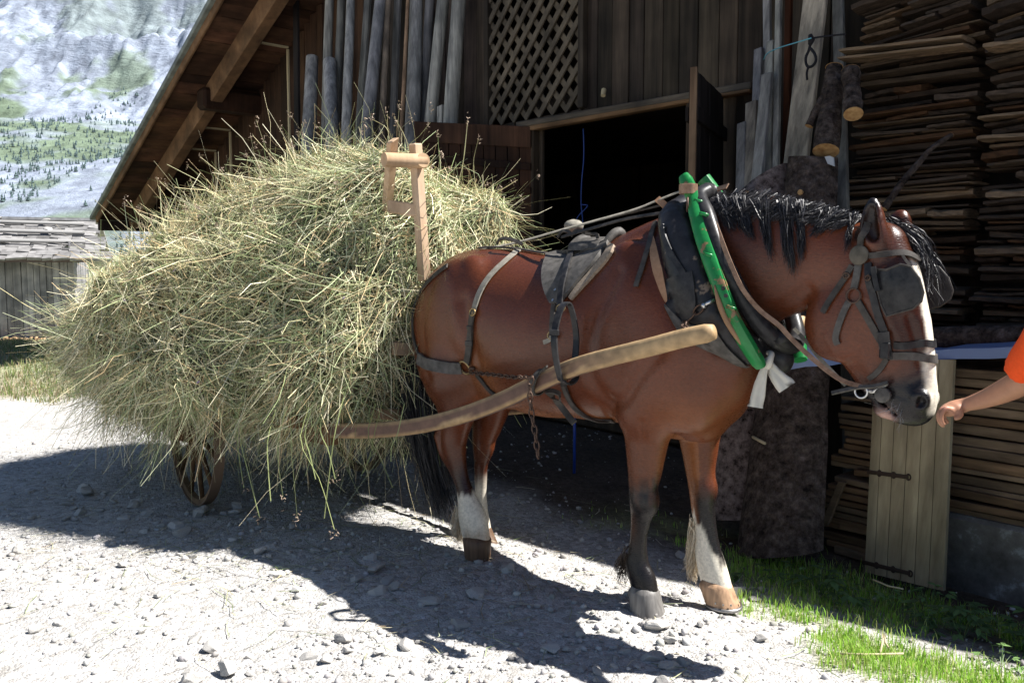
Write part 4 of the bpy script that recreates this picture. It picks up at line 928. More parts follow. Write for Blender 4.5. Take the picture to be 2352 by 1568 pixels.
def shaft(path):
    V, Cc = [], []; n = 16; T = np.gradient(path, axis=0); T /= np.linalg.norm(T, axis=1)[:, None]
    for i, p in enumerate(path):
        u = i / (len(path) - 1); b = sstep(np.array(u), .12, .35); hgt = .034 + .006 * u; wd = .030 + .002 * u; up = np.array([0, 0, 1.0]) - T[i] * T[i][2]; up /= np.linalg.norm(up); sd_ = np.cross(T[i], up)
        if i == 0: hgt *= .8; wd *= .8
        for k in range(n):
            a = 6.283 * k / n; c, s = math.cos(a), math.sin(a); p_ = 2 + 4 * b; nn_ = (abs(c) ** p_ + abs(s) ** p_) ** (1 / p_); V.append(p + up * hgt * s / nn_ + sd_ * wd * c / nn_)
            edge = min(abs(c), abs(s)) / max(abs(c), abs(s)); nz_ = vnoise(np.array([[p[0] * 9, a * 2, p[1]]]), 1.0, 4)[0]
            worn = np.clip((1 - b) * 1.0 + max(sstep(np.array(edge + .5 * nz_), .75, .95), .8 * (s > .8)) * .9 + .5 * (nz_ > .72), 0, 1)
            Cc.append(np.array([.12, .065, .045]) * (1 - worn) + np.array([.40, .27, .14]) * worn)
    F_ = [(i * n + k, i * n + (k + 1) % n, (i + 1) * n + (k + 1) % n, (i + 1) * n + k) for i in range(len(path) - 1) for k in range(n)] + [tuple(range(n))[::-1], tuple((len(path) - 1) * n + k for k in range(n))]
    return npmesh('shaft', HWa(np.array(V)), F_, shm, cart, True, np.array(Cc))
shaft(SH); FS = SH.copy(); FS[:, 1] = -.05 - (SH[:, 1] + .05) - .02; shaft(FS)
# bed: side rails, cross beams, axle
m = MB()
for l in (-.50, .40): m.box(hw(-3.05, l, .56), HD * 1.3, HP * .04, UP * .05, .01, (.9, .8, .75))
m.build('side_rail', cwood, cart, colors=True)
m = MB()
for tt in (-1.9, -2.4, -3.4, -4.1): m.box(hw(tt, -.05, .64), HD * .04, HP * .62, UP * .035, .01, (1, .9, .8))
m.build('cross_beam', cwood, cart, colors=True)
m = MB(); m.box(hw(-3.0, -.05, .70), HD * 1.2, HP * .52, UP * .018, 0, (.8, .7, .6)); m.build('floor', cwood, cart, colors=True)
m = MB(); m.tube([hw(-2.97, -.78, .46), hw(-2.97, .66, .46)], .032, 10, (.5, .45, .4)); m.build('axle', cwood, cart, colors=True)
for l in (-.66, .55):                                                # wheels
    c = hw(-2.97, l, .455); R_ = .455; x = HD * math.cos(.17) - HP * math.sin(.17); ww = np.cross(x, UP); m = MB(); V = []; n = 48
    for k in range(n):
        a = 6.283 * k / n; d = x * math.cos(a) + UP * math.sin(a)
        for rr_, w_ in ((R_ - .038, -.017), (R_ - .008, -.021), (R_ - .008, .021), (R_ - .038, .017)): V.append(c + d * rr_ + ww * w_)
    F_ = [(i * 4 + j, ((i + 1) % n) * 4 + j, ((i + 1) % n) * 4 + (j + 1) % 4, i * 4 + (j + 1) % 4) for i in range(n) for j in range(4)]; m.add(V, F_, (.9, .9, .85)); wh = m.build('wheel', cwood, cart, colors=True, auto=40)
    m = MB(); V = []
    for k in range(n):
        a = 6.283 * k / n; d = x * math.cos(a) + UP * math.sin(a)
        for rr_, w_ in ((R_ - .008, -.030), (R_, -.030), (R_, .030), (R_ - .008, .030)): V.append(c + d * rr_ + ww * w_)
    m.add(V, F_); m.build('tyre', mat('rust_tyre', (.16, .11, .075), .7, .4, .4), wh, auto=40)
    m = MB(); m.tube([c - ww * .11, c - ww * .04, c + ww * .04, c + ww * .12], [.05, .075, .075, .045], 14, (.6, .5, .4)); m.build('hub', cwood, wh, True, True)
    for k in range(12):
        a = 6.283 * (k + .5) / 12; d = x * math.cos(a) + UP * math.sin(a); m = MB(); m.tube([c + d * .05, c + d * .24, c + d * (R_ - .04)], [.018, .015, .014], 7, (.55, .5, .42)); m.build('spoke', cwood, wh, True, True)
# front ladder of new wood
TL = -1.43
def post(px, w, name, t=TL, col=(1, 1, 1), dp=.025, lean_=.08):
    P = [hw(*hit_t(X, Y, t - dt)) for (X, Y), dt in zip(px, (0, lean_))]; d = np.dot(P[0] - CC, _F); m = MB(); e = P[-1] - P[0]; e /= np.linalg.norm(e); sdv = np.cross(e, HD); sdv /= np.linalg.norm(sdv)
    m.box((P[0] + P[-1]) / 2, sdv * w / 2 * d / FPX * 1.25, HD * dp, (P[-1] - P[0]) / 2, .006, col); return m.build(name, neww, cart, colors=True)
post([(902, 321), (880, 600)], 20, 'ladder_post', lean_=.55); post([(954, 330), (975, 645)], 20, 'ladder_post', lean_=.0)
m = MB(); a, b = hw(*hit_t(900, 368, TL)), hw(*hit_t(968, 373, TL)); ex = (b - a) / np.linalg.norm(b - a); m.tube([a - ex * .05, b + HD * .05 - HP * .02], .036, 16, (1.05, 1, .92)); m.build('rung', neww, cart, True, True, auto=50)
m = MB(); c = hw(*hit_t(961, 372, TL)); m.tube([c - HD * .06 , c + HD * .075 - HP * .03], .036, 18, (1.15, 1.1, 1.0)); m.build('round_bar', neww, cart, True, True, auto=50)
m = MB(); a, b = hw(*hit_t(893, 474, TL - .12)), hw(*hit_t(960, 484, TL)); m.box((a + b) / 2, (b - a) / 2, HD * .018, UP * .032, .006); m.build('rung', neww, cart, colors=True)
m = MB(); a, b = hw(*hit_t(903, 800, TL - .1)), hw(*hit_t(958, 802, TL - .1)); m.box((a + b) / 2, (b - a) / 2, HD * .02, UP * .035, .006); m.build('rung', neww, cart, colors=True)
m = MB(); a, b = hw(*hit_t(860, 948, TL - .22)), hw(*hit_t(965, 953, TL - .22)); m.box((a + b) / 2, (b - a) / 2, HD * .03, UP * .03, .006, (.6, .55, .5)); m.build('rung', neww, cart, colors=True)
# ================================================================== HAY
YF = Field((-5.4, -1.7, .3), (-.9, 1.6, 2.45), .035)
YF.tube([(-1.85,.16,1.36,.30,.36),(-2.05,.14,1.33,.60,.62),(-2.4,.05,1.28,.71,.80),(-2.9,-.02,1.18,.69,.92),(-3.4,-.06,1.09,.60,.94),(-3.85,-.08,.98,.48,.82),(-4.15,-.06,.93,.33,.6)], k=.1, seg=.1)
YF.ball((-1.88, .34, 1.33), (.32, .38, .46), .2); YF.ball((-1.95, -.02, 1.68), (.26, .36, .33), .15); YF.ball((-3.1, -.68, .88), (1.0, .34, .32), .2); YF.ball((-3.80, -.35, .86), (.40, .52, .26), .2); YF.ball((-2.1, -.46, .92), (.55, .30, .38), .15); YF.ball((-1.80, -.14, .98), (.20, .36, .40), .12)
YV, YQ = YF.mesh(); del YF
YN = normals(YV, YQ); dsp = .15 * fbm(YV, 1.7, 201, 3) + .26 * (np.abs(fbm(YV, 2.4, 215, 2)) - .22) + .10 * fbm(YV, 4.6, 207, 3); YV = YV + YN * dsp[:, None]; YN = normals(YV, YQ)
hm = vcmat('hay', .8, .15, .45, 60, .8); ystr = vcmat('hay_stalk', .55, .3, .12, 12, trans=.10)
hay = tag(npmesh('hay_heap', HWa(YV), YQ, hm, None, True, np.tile(np.array([.06, .056, .032]), (len(YV), 1)) * (1 + .4 * fbm(YV, 4, 211, 3)[:, None])), 'great shaggy heap of fresh green and straw coloured hay loaded on the cart', 'hay')  # core colour is darkened to give shade in the gaps between stalks
ar = np.linalg.norm(np.cross(YV[YQ[:, 2]] - YV[YQ[:, 0]], YV[YQ[:, 3]] - YV[YQ[:, 1]]), axis=1) / 2
PALH = np.array([(.70, .63, .42), (.60, .53, .32), (.46, .46, .27), (.25, .31, .15), (.37, .42, .24), (.78, .73, .54), (.50, .38, .22), (.47, .51, .34), (.15, .20, .08)])
def stalks(n, Lr, wr, lift, rand, m=6, pal=None, sel=None, drop=.5, seed_w=None):
    p = ar * (sel if sel is not None else 1.0); i = rng.choice(len(YQ), n, p=p / p.sum()); u, v = rng.random((n, 1)), rng.random((n, 1))
    A, B, Cq, D = [YV[YQ[i, k]] for k in range(4)]; P0 = (A * (1 - u) + B * u) * (1 - v) + (D * (1 - u) + Cq * u) * v; N = YN[YQ[i, 0]]
    out = P0 - np.array([-2.9, -.05, 1.2]); out /= np.linalg.norm(out, axis=1)[:, None]
    swirl = np.stack([fbm(P0, 1.6, 301, 2), fbm(P0, 1.6, 311, 2), fbm(P0, 1.6, 321, 2)], 1)
    d = np.array([-.5, -.15, -.62]) * (1 - N[:, 2:3].clip(0, 1) * .4) + out * .38 + rng.normal(size=(n, 3)) * rand + swirl * 1.6
    d = d - N * np.sum(d * N, 1)[:, None] * .85; d /= np.linalg.norm(d, axis=1)[:, None] + 1e-6; d = d + N * rng.uniform(lift[0], lift[1], (n, 1)); d /= np.linalg.norm(d, axis=1)[:, None]
    L = rng.uniform(*Lr, (n, 1)); s = np.linspace(0, 1, m)[None, :, None]; bend = rng.normal(size=(n, 3)) * .5; wob = rng.normal(size=(n, 1, 3)) * .035; phs = rng.random((n, 1, 1)) * 6.28
    P = (P0 + N * rng.uniform(-.03, .035, (n, 1)))[:, None] + d[:, None] * L[:, None] * (s - .35) + (bend * L)[:, None] * s * s - np.array([0, 0, 1.0]) * drop * 1.25 * (L[:, None] * s) ** 2 + wob * L[:, None] * np.sin(s * 8 + phs) * 2.0
    w = rng.uniform(*wr, (n, 1)) * np.linspace(1.1, .5, m)[None]; pl = PALH if pal is None else np.array(pal)
    zone = sstep(fbm(P0, 1.1, 331, 2) + rng.normal(size=n) * .35, -.3, .5); k = np.clip((rng.random(n) * .75 + .25 * zone) * len(pl), 0, len(pl) - 1).astype(int)
    c = pl[k] * np.array([1.02, 1.0, .95]) * np.clip(rng.normal(1.08, .36, (n, 1)), .32, 1.5); return strands(P, w, c, N + rng.normal(size=(n, 3)) * .5)
nside = YN[YQ[:, 0]]; facing = np.clip(.25 + .75 * ((-nside[:, 1] > -.35) | (nside[:, 2] > .1)), 0, 1) * (.35 + .65 * (YV[YQ[:, 0], 1] < 1.0))
L_ = [stalks(50000, (.10, .34), (.0024, .0052), (-.12, .09), .5, 6, None, facing), stalks(5000, (.2, .42), (.0026, .0050), (-.06, .12), .65, 7, None, facing), stalks(26000, (.03, .11), (.003, .009), (-.1, .4), .9, 4, PALH * .85, facing)]
low = np.clip(1.05 - YV[YQ[:, 0], 2], 0, 1) ** 1.2 * (YN[YQ[:, 0], 2] < .35) * (YV[YQ[:, 0], 1] < .3) + 1e-6
def hang(n, Lr, wr):
    p = ar * low; i = rng.choice(len(YQ), n, p=p / p.sum()); P0 = YV[YQ[i, 0]] + rng.normal(size=(n, 3)) * .03; N = YN[YQ[i, 0]]; L = rng.uniform(*Lr, (n, 1)) * rng.uniform(.4, 1, (n, 1)); s = np.linspace(0, 1, 7)[None, :, None]
    d = np.array([-.22, -.1, -.95]) + rng.normal(size=(n, 3)) * .25 + N * .25; d /= np.linalg.norm(d, axis=1)[:, None]; b = rng.normal(size=(n, 3)) * np.array([.2, .2, .1])
    P = P0[:, None] + d[:, None] * L[:, None] * s + (b * L)[:, None] * s * s; P[..., 2] = np.maximum(P[..., 2], .02)
    return strands(P, rng.uniform(*wr, (n, 1)) * np.linspace(1, .6, 7)[None], PALH[rng.integers(0, len(PALH), n)] * rng.uniform(.7, 1.1, (n, 1)))
L_ += [hang(1300, (.10, .28), (.002, .004)), hang(60, (.3, .5), (.003, .0045))]
# loose stems with seed heads standing off the top and hanging from the edge
top = (YN[YQ[:, 0], 2] > .15) * (YV[YQ[:, 0], 2] > 1.45) + 1e-6; p = ar * top; n = 210; i = rng.choice(len(YQ), n, p=p / p.sum()); P0 = YV[YQ[i, 0]]; N = YN[YQ[i, 0]]
d = N + rng.normal(size=(n, 3)) * .45 + np.array([0, 0, .25]); d /= np.linalg.norm(d, axis=1)[:, None]; L = rng.uniform(.12, .34, (n, 1)); s = np.linspace(0, 1, 7)[None, :, None]; b = rng.normal(size=(n, 3)) * .3
P = P0[:, None] + d[:, None] * L[:, None] * (s - .1) + (b * L)[:, None] * s * s
L_.append(strands(P, .0038 * np.linspace(1, .7, 7)[None] * np.ones((n, 1)), PALH[rng.integers(0, len(PALH), n)]))
ex_px = [((1040,452),(1074,278)),((1103,440),(1099,318)),((935,345),(918,240)),((925,340),(945,275)),((880,330),(857,275)),((840,340),(836,285)),((720,350),(667,265)),((700,360),(645,300)),((640,400),(588,275)),((600,420),(575,310)),((690,345),(700,280)),((560,440),(460,360)),((540,460),(430,380)),((480,480),(365,415)),((1100,470),(1180,410)),((1120,500),(1200,455)),((330,500),(292,462)),((905,340),(890,262)),((965,345),(985,290)),((930,350),(905,268))]
HDS = []
for (a, b_) in ex_px:
    A = hit_t(a[0], a[1], -1.9 if a[0] > 830 else (-2.6 if a[0] > 600 else -3.6)); B = hit_t(b_[0], b_[1], A[0] + .05); mid = (A + B) / 2 + rng.normal(size=3) * .02; HDS.append(spline(np.array([A - (B - A) * .3, mid, B]), 7))
HDS = np.array(HDS); L_.append(strands(HDS, .0042 * np.ones((len(HDS), 7)), np.tile(np.array([.42, .38, .22]), (len(HDS), 1))))
hang_px = [((545,960),(560,1120)),((552,1000),(597,1190)),((640,1005),(650,1140)),((668,1000),(683,1190)),((690,1010),(768,1215)),((735,985),(770,1100)),((770,990),(745,1190)),((615,1010),(622,1150)),((845,1000),(902,1120)),((910,1005),(898,1060)),((700,1000),(725,1100)),((365,1000),(352,1090)),((815,1000),(850,1060)),((860,995),(835,1085))]
HP_ = []
for (a, b_) in hang_px:
    A = hit_l(a[0], a[1], -.85 if a[0] < 800 else -.6); B = hit_l(b_[0], b_[1], A[1] - .03); mid = (A + B) / 2 + np.array([.02 * rng.normal(), 0, .02]); HP_.append(spline(np.array([A + np.array([0, .05, .15]), A, mid, B]), 9))
HP_ = np.array(HP_); L_.append(strands(HP_, .0045 * np.ones((len(HP_), 9)), np.tile(np.array([.30, .34, .14]), (len(HP_), 1))))
sp = []
for arr, rr_ in ((P[:140, -1], .006), (HDS[:, -1], .008), (HP_[:6, -1], .012)):       # seed heads: little tufts
    for e in arr:
        for k in range(9): q = e + rng.normal(size=3) * rr_ * np.array([1, 1, 2.2]); sp.append(np.stack([q - rng.normal(size=3) * .006, q, q + rng.normal(size=3) * .006]))
sp = np.array(sp); L_.append(strands(sp, .0045 * np.ones((len(sp), 3)), np.tile(np.array([.36, .27, .20]), (len(sp), 1)) * rng.uniform(.6, 1.2, (len(sp), 1))))
# a few flower specks
i = rng.choice(len(YQ), 90, p=ar * facing / (ar * facing).sum()); fl = YV[YQ[i, 0]] + YN[YQ[i, 0]] * .03; fs = np.stack([fl - .006, fl, fl + .006], 1); L_.append(strands(fs, .011 * np.ones((90, 3)), np.array([(.6, .45, .05), (.45, .3, .55), (.55, .32, .1)])[rng.integers(0, 3, 90)]))
V, Fq, C = comb(L_)
hs = npmesh('hay_stalks', HWa(V), Fq, ystr, hay, True, C); hs['kind'] = 'stuff'

# litter dropped round the cart
n = 900; tt = rng.normal(-2.0, 1.3, n); ll = rng.normal(-.5, .7, n); P0 = HWa(np.stack([tt, ll, 0 * tt], 1)); a = rng.random(n) * 6.28; L = rng.uniform(.04, .22, n); d = np.stack([np.cos(a) * L, np.sin(a) * L, 0 * a], 1); b = rng.normal(size=(n, 3)) * .03
P = np.stack([P0 - d / 2, P0 + b * .5, P0 + d / 2], 1); P[..., 2] = ground_z(P[..., 0], P[..., 1]) + .008 + rng.random((n, 1)) * .01
V, Fq, C = strands(P, np.full((n, 3), .0032), PALH[rng.integers(0, len(PALH), n)] * rng.uniform(.6, 1.0, (n, 1)), np.tile(np.array([0, 0, 1.]), (n, 1)) + rng.normal(size=(n, 3)) * .2); V = V
tag(npmesh('hay_litter', V, Fq, ystr, None, True, C), 'stray hay stalks dropped on the gravel round the cart', 'hay litter', None, 'stuff')
# ================================================================== HORSE
horse = empty('horse', hw(-.5, 0, 0), 'brown bay draft horse with black mane and white blaze standing in cart harness', 'horse')
HF = Field((-1.78, -.46, -.04), (1.2, .46, 1.93), .009)
# trunk
HF.tube([(-1.33,0,1.20,.25,.19),(-1.2,0,1.215,.31,.265),(-1.0,0,1.185,.348,.305),(-.72,0,1.128,.372,.335),(-.45,0,1.118,.372,.345),(-.22,0,1.145,.39,.315),(-.02,0,1.16,.40,.275),(.13,0,1.12,.30,.235),(.17,0,1.02,.21,.18)], k=.03)
# neck
HF.tube([(-.05,0,1.30,.31,.18),(.12,0,1.37,.305,.17),(.32,0,1.445,.255,.135),(.52,0,1.475,.205,.112),(.70,0,1.475,.15,.095)], k=.09)
HF.tube([(-.42,0,1.46,.05,.05),(-.2,0,1.535,.055,.05),(0,0,1.60,.06,.05),(.2,0,1.64,.06,.045),(.42,0,1.655,.05,.04)], k=.07)
# head: front / back pixel pairs of the profile
_hp = [((2074,528),(1962,612),.088),((2104,600),(1925,705),.106),((2126,680),(1897,785),.098),((2139,765),(1935,850),.073),((2146,835),(1972,898),.060),((2151,882),(2003,930),.060),((2148,912),(2040,948),.055)]
_st = []
for fr, bk, rb in _hp:
    A, B = hit_l(*fr, 0), hit_l(*bk, -.04); A[1] = B[1] = 0
    c = (A + B) / 2; _st.append((c[0], 0, c[2], np.linalg.norm(A - B) / 2 * .97, rb))
HEAD = np.array(_st)
HF.tube(_st, k=.06, seg=.02)
for sg in (-1, 1):
    jw = hit_l(1935, 745, 0); HF.ball((jw[0], sg * .062, jw[2]), (.115, .045, .13), .04)           # cheek muscle
    ey = hit_l(2062, 655, 0); HF.ball((ey[0] - .012, sg * .092, ey[2] + .02), (.045, .03, .032), .025)   # eye ridge
    ns = hit_l(2124, 915, 0); HF.ball((ns[0], sg * .047, ns[2]), (.035, .026, .036), .02)
    HF.ball((ns[0] + .008, sg * .066, ns[2] - .005), (.015, .022, .021), .008, mode='sub')           # nostril
    fc = hit_l(2085, 800, 0); HF.tube([(ey[0] - .06, sg * .088, ey[2] - .05, .012, .012), (fc[0] - .07, sg * .055, fc[2], .012, .012)], .03)
    ch = hit_l(2028, 945, 0)
lip = hit_l(2034, 940, 0); HF.ball((lip[0], 0, lip[2]), (.04, .04, .03), .02)                        # lower lip
ul = hit_l(2100, 935, 0); HF.ball((ul[0], 0, ul[2]), (.045, .05, .03), .02)
ml = hit_l(2052, 925, 0); HF.tube([(ml[0] - .06, 0, ml[2] + .03, .004, .08), (ml[0] + .02, 0, ml[2] - .035, .006, .08)], .01, mode='sub', fine=False)
# ears
for sg, tip, mid, base in ((-1, (2005,452), (2006,520), (2020,585)), (1, (2072,486), (2064,520), (2050,570))):
    l0 = sg * .075; T_, M_, B_ = hit_l(*tip, l0), hit_l(*mid, l0), hit_l(*base, l0 * .8)
    HF.tube([(*B_, .040, .036), (*((B_ + M_) / 2), .050, .044), (*M_, .045, .042), (*((M_ * .45 + T_ * .55)), .031, .028), (*(M_ * .15 + T_ * .85), .015, .012), (*T_, .004, .004)], .02, seg=.012)
    if sg < 0: EAR = np.array([B_, M_, T_])
    HF.tube([(*(B_ * .35 + M_ * .65 + np.array([.006, sg * .036, 0])), .020, .026), (*(M_ + np.array([.0, sg * .034, 0])), .028, .032), (*((M_ * .45 + T_ * .55) + np.array([.0, sg * .024, 0])), .017, .022)], .004, seg=.012, mode='sub')
# shoulders, forearms, haunches
for sg in (-1, 1):
    HF.tube([(-.10,sg*.17,1.42,.13,.07),(.0,sg*.205,1.22,.20,.10),(.06,sg*.19,1.03,.17,.11),(-.02,sg*.165,.88,.15,.10)], .06)
    HF.ball((.15, sg * .10, .93), (.14, .12, .16), .06)
    HF.tube([(-1.02,sg*.2,1.42,.08,.06),(-1.12,sg*.19,1.22,.24,.12),(-1.2,sg*.17,1.02,.24,.125),(-1.14,sg*.165,.86,.16,.105)], .06)
    HF.ball((-1.34, sg * .11, 1.10), (.17, .12, .22), .06)
    HF.ball((-.98, sg * .215, 1.39), (.045, .03, .04), .06)
    HF.ball((-.86, sg * .15, .90), (.13, .09, .13), .09)                                              # flank fold
HF.ball((-.75, 0, .80), (.22, .1, .07), .06)
HF.tube([(.15,0,.82,.10,.10),(-.1,0,.785,.07,.10)], .05)
LEG = {
 'nf': (-.15, [(845,1425,1590),(905,1428,1566),(961,1432,1545),(1015,1437,1532),(1076,1443,1520),(1111,1445,1511),(1150,1446,1510),(1180,1449,1499),(1226,1448,1487),(1261,1444,1486),(1303,1438,1493),(1330,1446,1506),(1362,1452,1512)]),
 'ff': (.11, [(900,1535,1668),(941,1552,1663),(1003,1561,1651),(1038,1568,1646),(1076,1575,1641),(1122,1583,1643),(1161,1588,1641),(1188,1592,1642),(1230,1598,1648),(1268,1598,1656),(1299,1603,1666),(1334,1612,1676),(1352,1616,1680)]),
 'nh': (-.17, [(850,962,1125),(900,990,1112),(940,1003,1096),(985,1011,1079),(1012,1012,1073),(1040,1020,1072),(1065,1030,1073),(1099,1042,1078),(1127,1048,1088),(1155,1051,1101),(1187,1052,1118),(1210,1056,1123),(1242,1066,1127)]),
 'fh': (.08, [(880,1075,1190),(940,1083,1168),(974,1084,1154),(1002,1084,1141),(1026,1085,1136),(1061,1088,1122),(1103,1089,1119),(1138,1091,1118),(1173,1092,1122),(1222,1098,1130)]),
}
LEGS = {}
for nm, (l, rows) in LEG.items():
    st = []
    for (y, xl, xr) in rows:
        c = hit_l((xl + xr) / 2, y, l); P = hw(*c); d = np.dot(P - CC, _F); r = (xr - xl) / 2 * d / FPX
        st.append((*c, r * 1.1, r * .84))
    LEGS[nm] = np.array(st)
    HF.tube(st, .035 if nm[1] == 'f' else .04, seg=.025)
# joints: knees, hocks, fetlocks
for nm, (y, f_) in {'nf': (1135, 1), 'ff': (1112, 1)}.items():
    st = LEGS[nm]; i = np.argmin([abs(r[0] - y) for r in LEG[nm][1]]); HF.ball(st[i, :3] + np.array([.012, 0, 0]), (.055, .05, .06), .02)
_nh = LEGS['nh']; pk = hit_l(1006, 1006, -.17); HF.tube([(pk[0] + .008, -.17, pk[2] + .012, .02, .02), (pk[0] + .035, -.17, pk[2] - .06, .026, .022), (_nh[7][0] - .02, -.17, _nh[7][2], .02, .02)], .03)
HF.tube([(pk[0] + .005, -.17, pk[2] + .01, .018, .016), (_nh[1][0] - .06, -.17, _nh[1][2] + .03, .02, .02)], .03)
HV, HQ = HF.mesh(); del HF
HV = relax(HV, HQ, 4)
HN = normals(HV, HQ)
def groove(line, depth, width, lmin=.07):
    L_ = spline(np.array(line, float), 70); d = np.min(np.hypot(HV[:, None, 0] - L_[None, :, 0], HV[:, None, 2] - L_[None, :, 1]), 1)
    return -depth * np.exp(-(d / width) ** 2) * (np.abs(HV[:, 1]) > lmin)
D_ = groove([(-.10, 1.42), (-.19, 1.2), (-.21, 1.0), (-.15, .86)], .012, .035) + groove([(.14, 1.12), (.03, 1.0), (-.06, .90), (-.13, .88)], .010, .03) + groove([(-.97, 1.28), (-.90, 1.08), (-.87, .88)], .013, .04)
D_ += groove([(-1.22, 1.35), (-1.27, 1.12), (-1.22, .9)], .007, .03) + groove([(.62, 1.36), (.46, 1.26), (.32, 1.13)], .010, .03, .03) + groove([(-.05, 1.5), (.1, 1.36), (.2, 1.2)], .010, .03)
D_ += groove([(-1.12, 1.45), (-1.02, 1.30), (-1.0, 1.1)], -.006, .05) + groove([(.02, .82), (.0, .70), (-.01, .62)], .004, .014, .1) + groove([(-.30, 1.28), (-.5, 1.12), (-.75, 1.02)], -.004, .06)
D_ += .0018 * fbm(HV, 7, 41, 2)
hl_ = lambda px: [hit_l(X, Y, -.08)[[0, 2]] for X, Y in px]
for px, dp, wd in (([(2030,705),(2056,760),(2070,802)],-.006,.014), ([(2084,730),(2099,790),(2106,845)],.006,.012), ([(2106,735),(2114,800)],-.004,.012), ([(1905,770),(1930,830),(1975,880)],-.004,.012), ([(2078,862),(2112,850)],.003,.006), ([(2082,884),(2116,868)],.003,.006), ([(2096,838),(2120,830)],.0025,.006), ([(1990,760),(2010,830),(2030,870)],.005,.022), ([(2040,905),(2075,915),(2105,935)],.004,.007)):
    D_ = D_ + groove(hl_(px), dp, wd, .018)
HV = HV + HN * D_[:, None]; HN = normals(HV, HQ)
# ---- coat pattern
def sm(x, a, b): u = np.clip((x - a) / (b - a), 0, 1); return u * u * (3 - 2 * u)
t, l, z = HV.T
rel = t - np.interp(z, LEGS['ff'][::-1, 2], LEGS['ff'][::-1, 0])
nz = fbm(HV, 9, 3, 3); nz2 = fbm(HV, 30, 9, 2)
coat = np.array([.120, .033, .0130]); dark = np.array([.054, .0158, .0078]); tan = np.array([.30, .115, .042]); blk = np.array([.012, .010, .010]); wht = np.array([.72, .66, .55])
hv = fbm(HV * np.array([1, 1, .22]), 55, 77, 2); C = coat * (1 + .16 * nz[:, None] + .14 * fbm(HV, 3.5, 83, 3)[:, None]) 
def lay(C, c, w): w = np.clip(w, 0, 1)[:, None]; return C * (1 - w) + np.asarray(c) * w
C = lay(C, dark, .55 * sm(z + .06 * nz, 1.25, 1.5) * (t < .3))
C = lay(C, tan, .75 * sm(-z - .03 * nz, -.93, -.79) * sm(-np.abs(l), -.26, -.05) * (t > -1.0) * (t < .1))
C = lay(C, tan, .55 * np.exp(-(((t + .87) / .12) ** 2 + ((z - .92) / .14) ** 2)))
C = lay(C, tan, .35 * np.exp(-(((t - .2) / .16) ** 2 + ((z - .84) / .1) ** 2)))
C = lay(C, dark * .6, .5 * sm(z, .9, 1.3) * sm(t, .1, .3) * sm(-t, -.62, -.4))
fore = t > -.5; near = l < .0
isleg = z < .72
kn = .565 + .08 * nz + .05 * nz2 + .05 * hv
C = lay(C, blk, sm(-z, -kn - .07, -kn + .10) * fore * near * isleg * (t < .2))
C = lay(C, tan * .55, .35 * np.exp(-(((z - .36) / .07) ** 2 + ((t + .075) / .025) ** 2)) * fore * near)
C = lay(C, tan * .8, .55 * sm(-t, -.155, -.02) * sm(z, .3, .5) * fore * (~near) * isleg * (t < .35))
C = lay(C, blk, sm(-z, -.56 - .06 * nz, -.44) * fore * (~near) * isleg * sm(rel, -.035, .01))
sock = .325 - 2.1 * np.clip(rel, -.06, .06) + .02 * nz + .05 * hv
C = lay(C, wht, sm(sock - z, -.02, .03) * fore * (~near) * isleg)
hz = z + .02 * nz + .035 * hv
C = lay(C, dark * .8, .8 * sm(-hz, -.55, -.38) * (~fore))
C = lay(C, blk, .6 * np.exp(-(((z - .36) / .1) ** 2)) * (~fore) * near * sm(t, -1.22, -1.1))
C = lay(C, wht * .9, sm(-hz, -.33, -.29) * (~fore) * near)
C = lay(C, np.array([.36, .23, .13]), .6 * sm(-hz, -.2, -.12) * (~fore) * near * sm(nz, -.2, .4))
C = lay(C, wht * .75, sm(-hz, -.36, -.24) * (~fore) * (~near))
C = lay(C, wht * .8, .5 * sm(-hz, -.43, -.36) * (~fore) * (~near) * sm(t, -1.12, -1.08))
# head: blaze, muzzle
ax = np.stack([np.interp(z, HEAD[::-1, 2], HEAD[::-1, 0]), np.interp(z, HEAD[::-1, 2], HEAD[::-1, 3])], 1)
hd_ = (t > .66) & (z < 1.62); fr = (t - ax[:, 0]) / ax[:, 1]
mz = z - .28 * (t - 1.0)
C = lay(C, dark * .5, .75 * sm(fr, .1, .6) * hd_ * sm(z, 1.0, 1.2))
C = lay(C, np.array([.013, .011, .012]), sm(-mz, -1.13 - .03 * nz, -1.04) * hd_)
C = lay(C, wht * 1.12, hd_ * sm(-np.abs(l - .004 + .01 * nz), -.042 - .012 * (z < 1.1), -.028) * sm(fr + .05 * nz, .72, .84) * sm(-z, -1.50, -1.46) * sm(z, .93, .955))
C = lay(C, np.array([.62, .36, .30]), .85 * hd_ * np.exp(-(((t - lip[0] - .01) / .03) ** 2 + ((z - lip[2] + .02) / .025) ** 2)))
C = lay(C, blk * 1.5, np.clip(hd_ * sm(z, 1.60, 1.68) * .0, 0, 1))
ear = (z > 1.6) & (t > .7) & (np.abs(l) > .035)
C = lay(C, dark * .7, .6 * ear); tc_ = np.interp(z, EAR[:, 2], EAR[:, 0]); ev = (z > EAR[0, 2] + .02) & (l < -.05) & (np.abs(t - tc_) < .07)
C = lay(C, np.array([.016, .010, .008]), .92 * ev * sm(-(t - tc_), -.034, -.012) * sm(z, EAR[0, 2] + .03, EAR[0, 2] + .06)); C = lay(C, blk, .9 * ev * sm(z, EAR[2, 2] - .05, EAR[2, 2] - .02))
coatm = vcmat('horse_coat', .36, .38, .22, 90, 0)
nt = NT(coatm); v = coords(nt, 'Object', (26, 26, 130), (0, 0, math.radians(43))); n_ = nt('TexNoise', Scale=2.2, Detail=5.0, Roughness=.6); nt.link(v, n_.inputs['Vector']); nt.bump(n_.outputs[0], .38, .003)
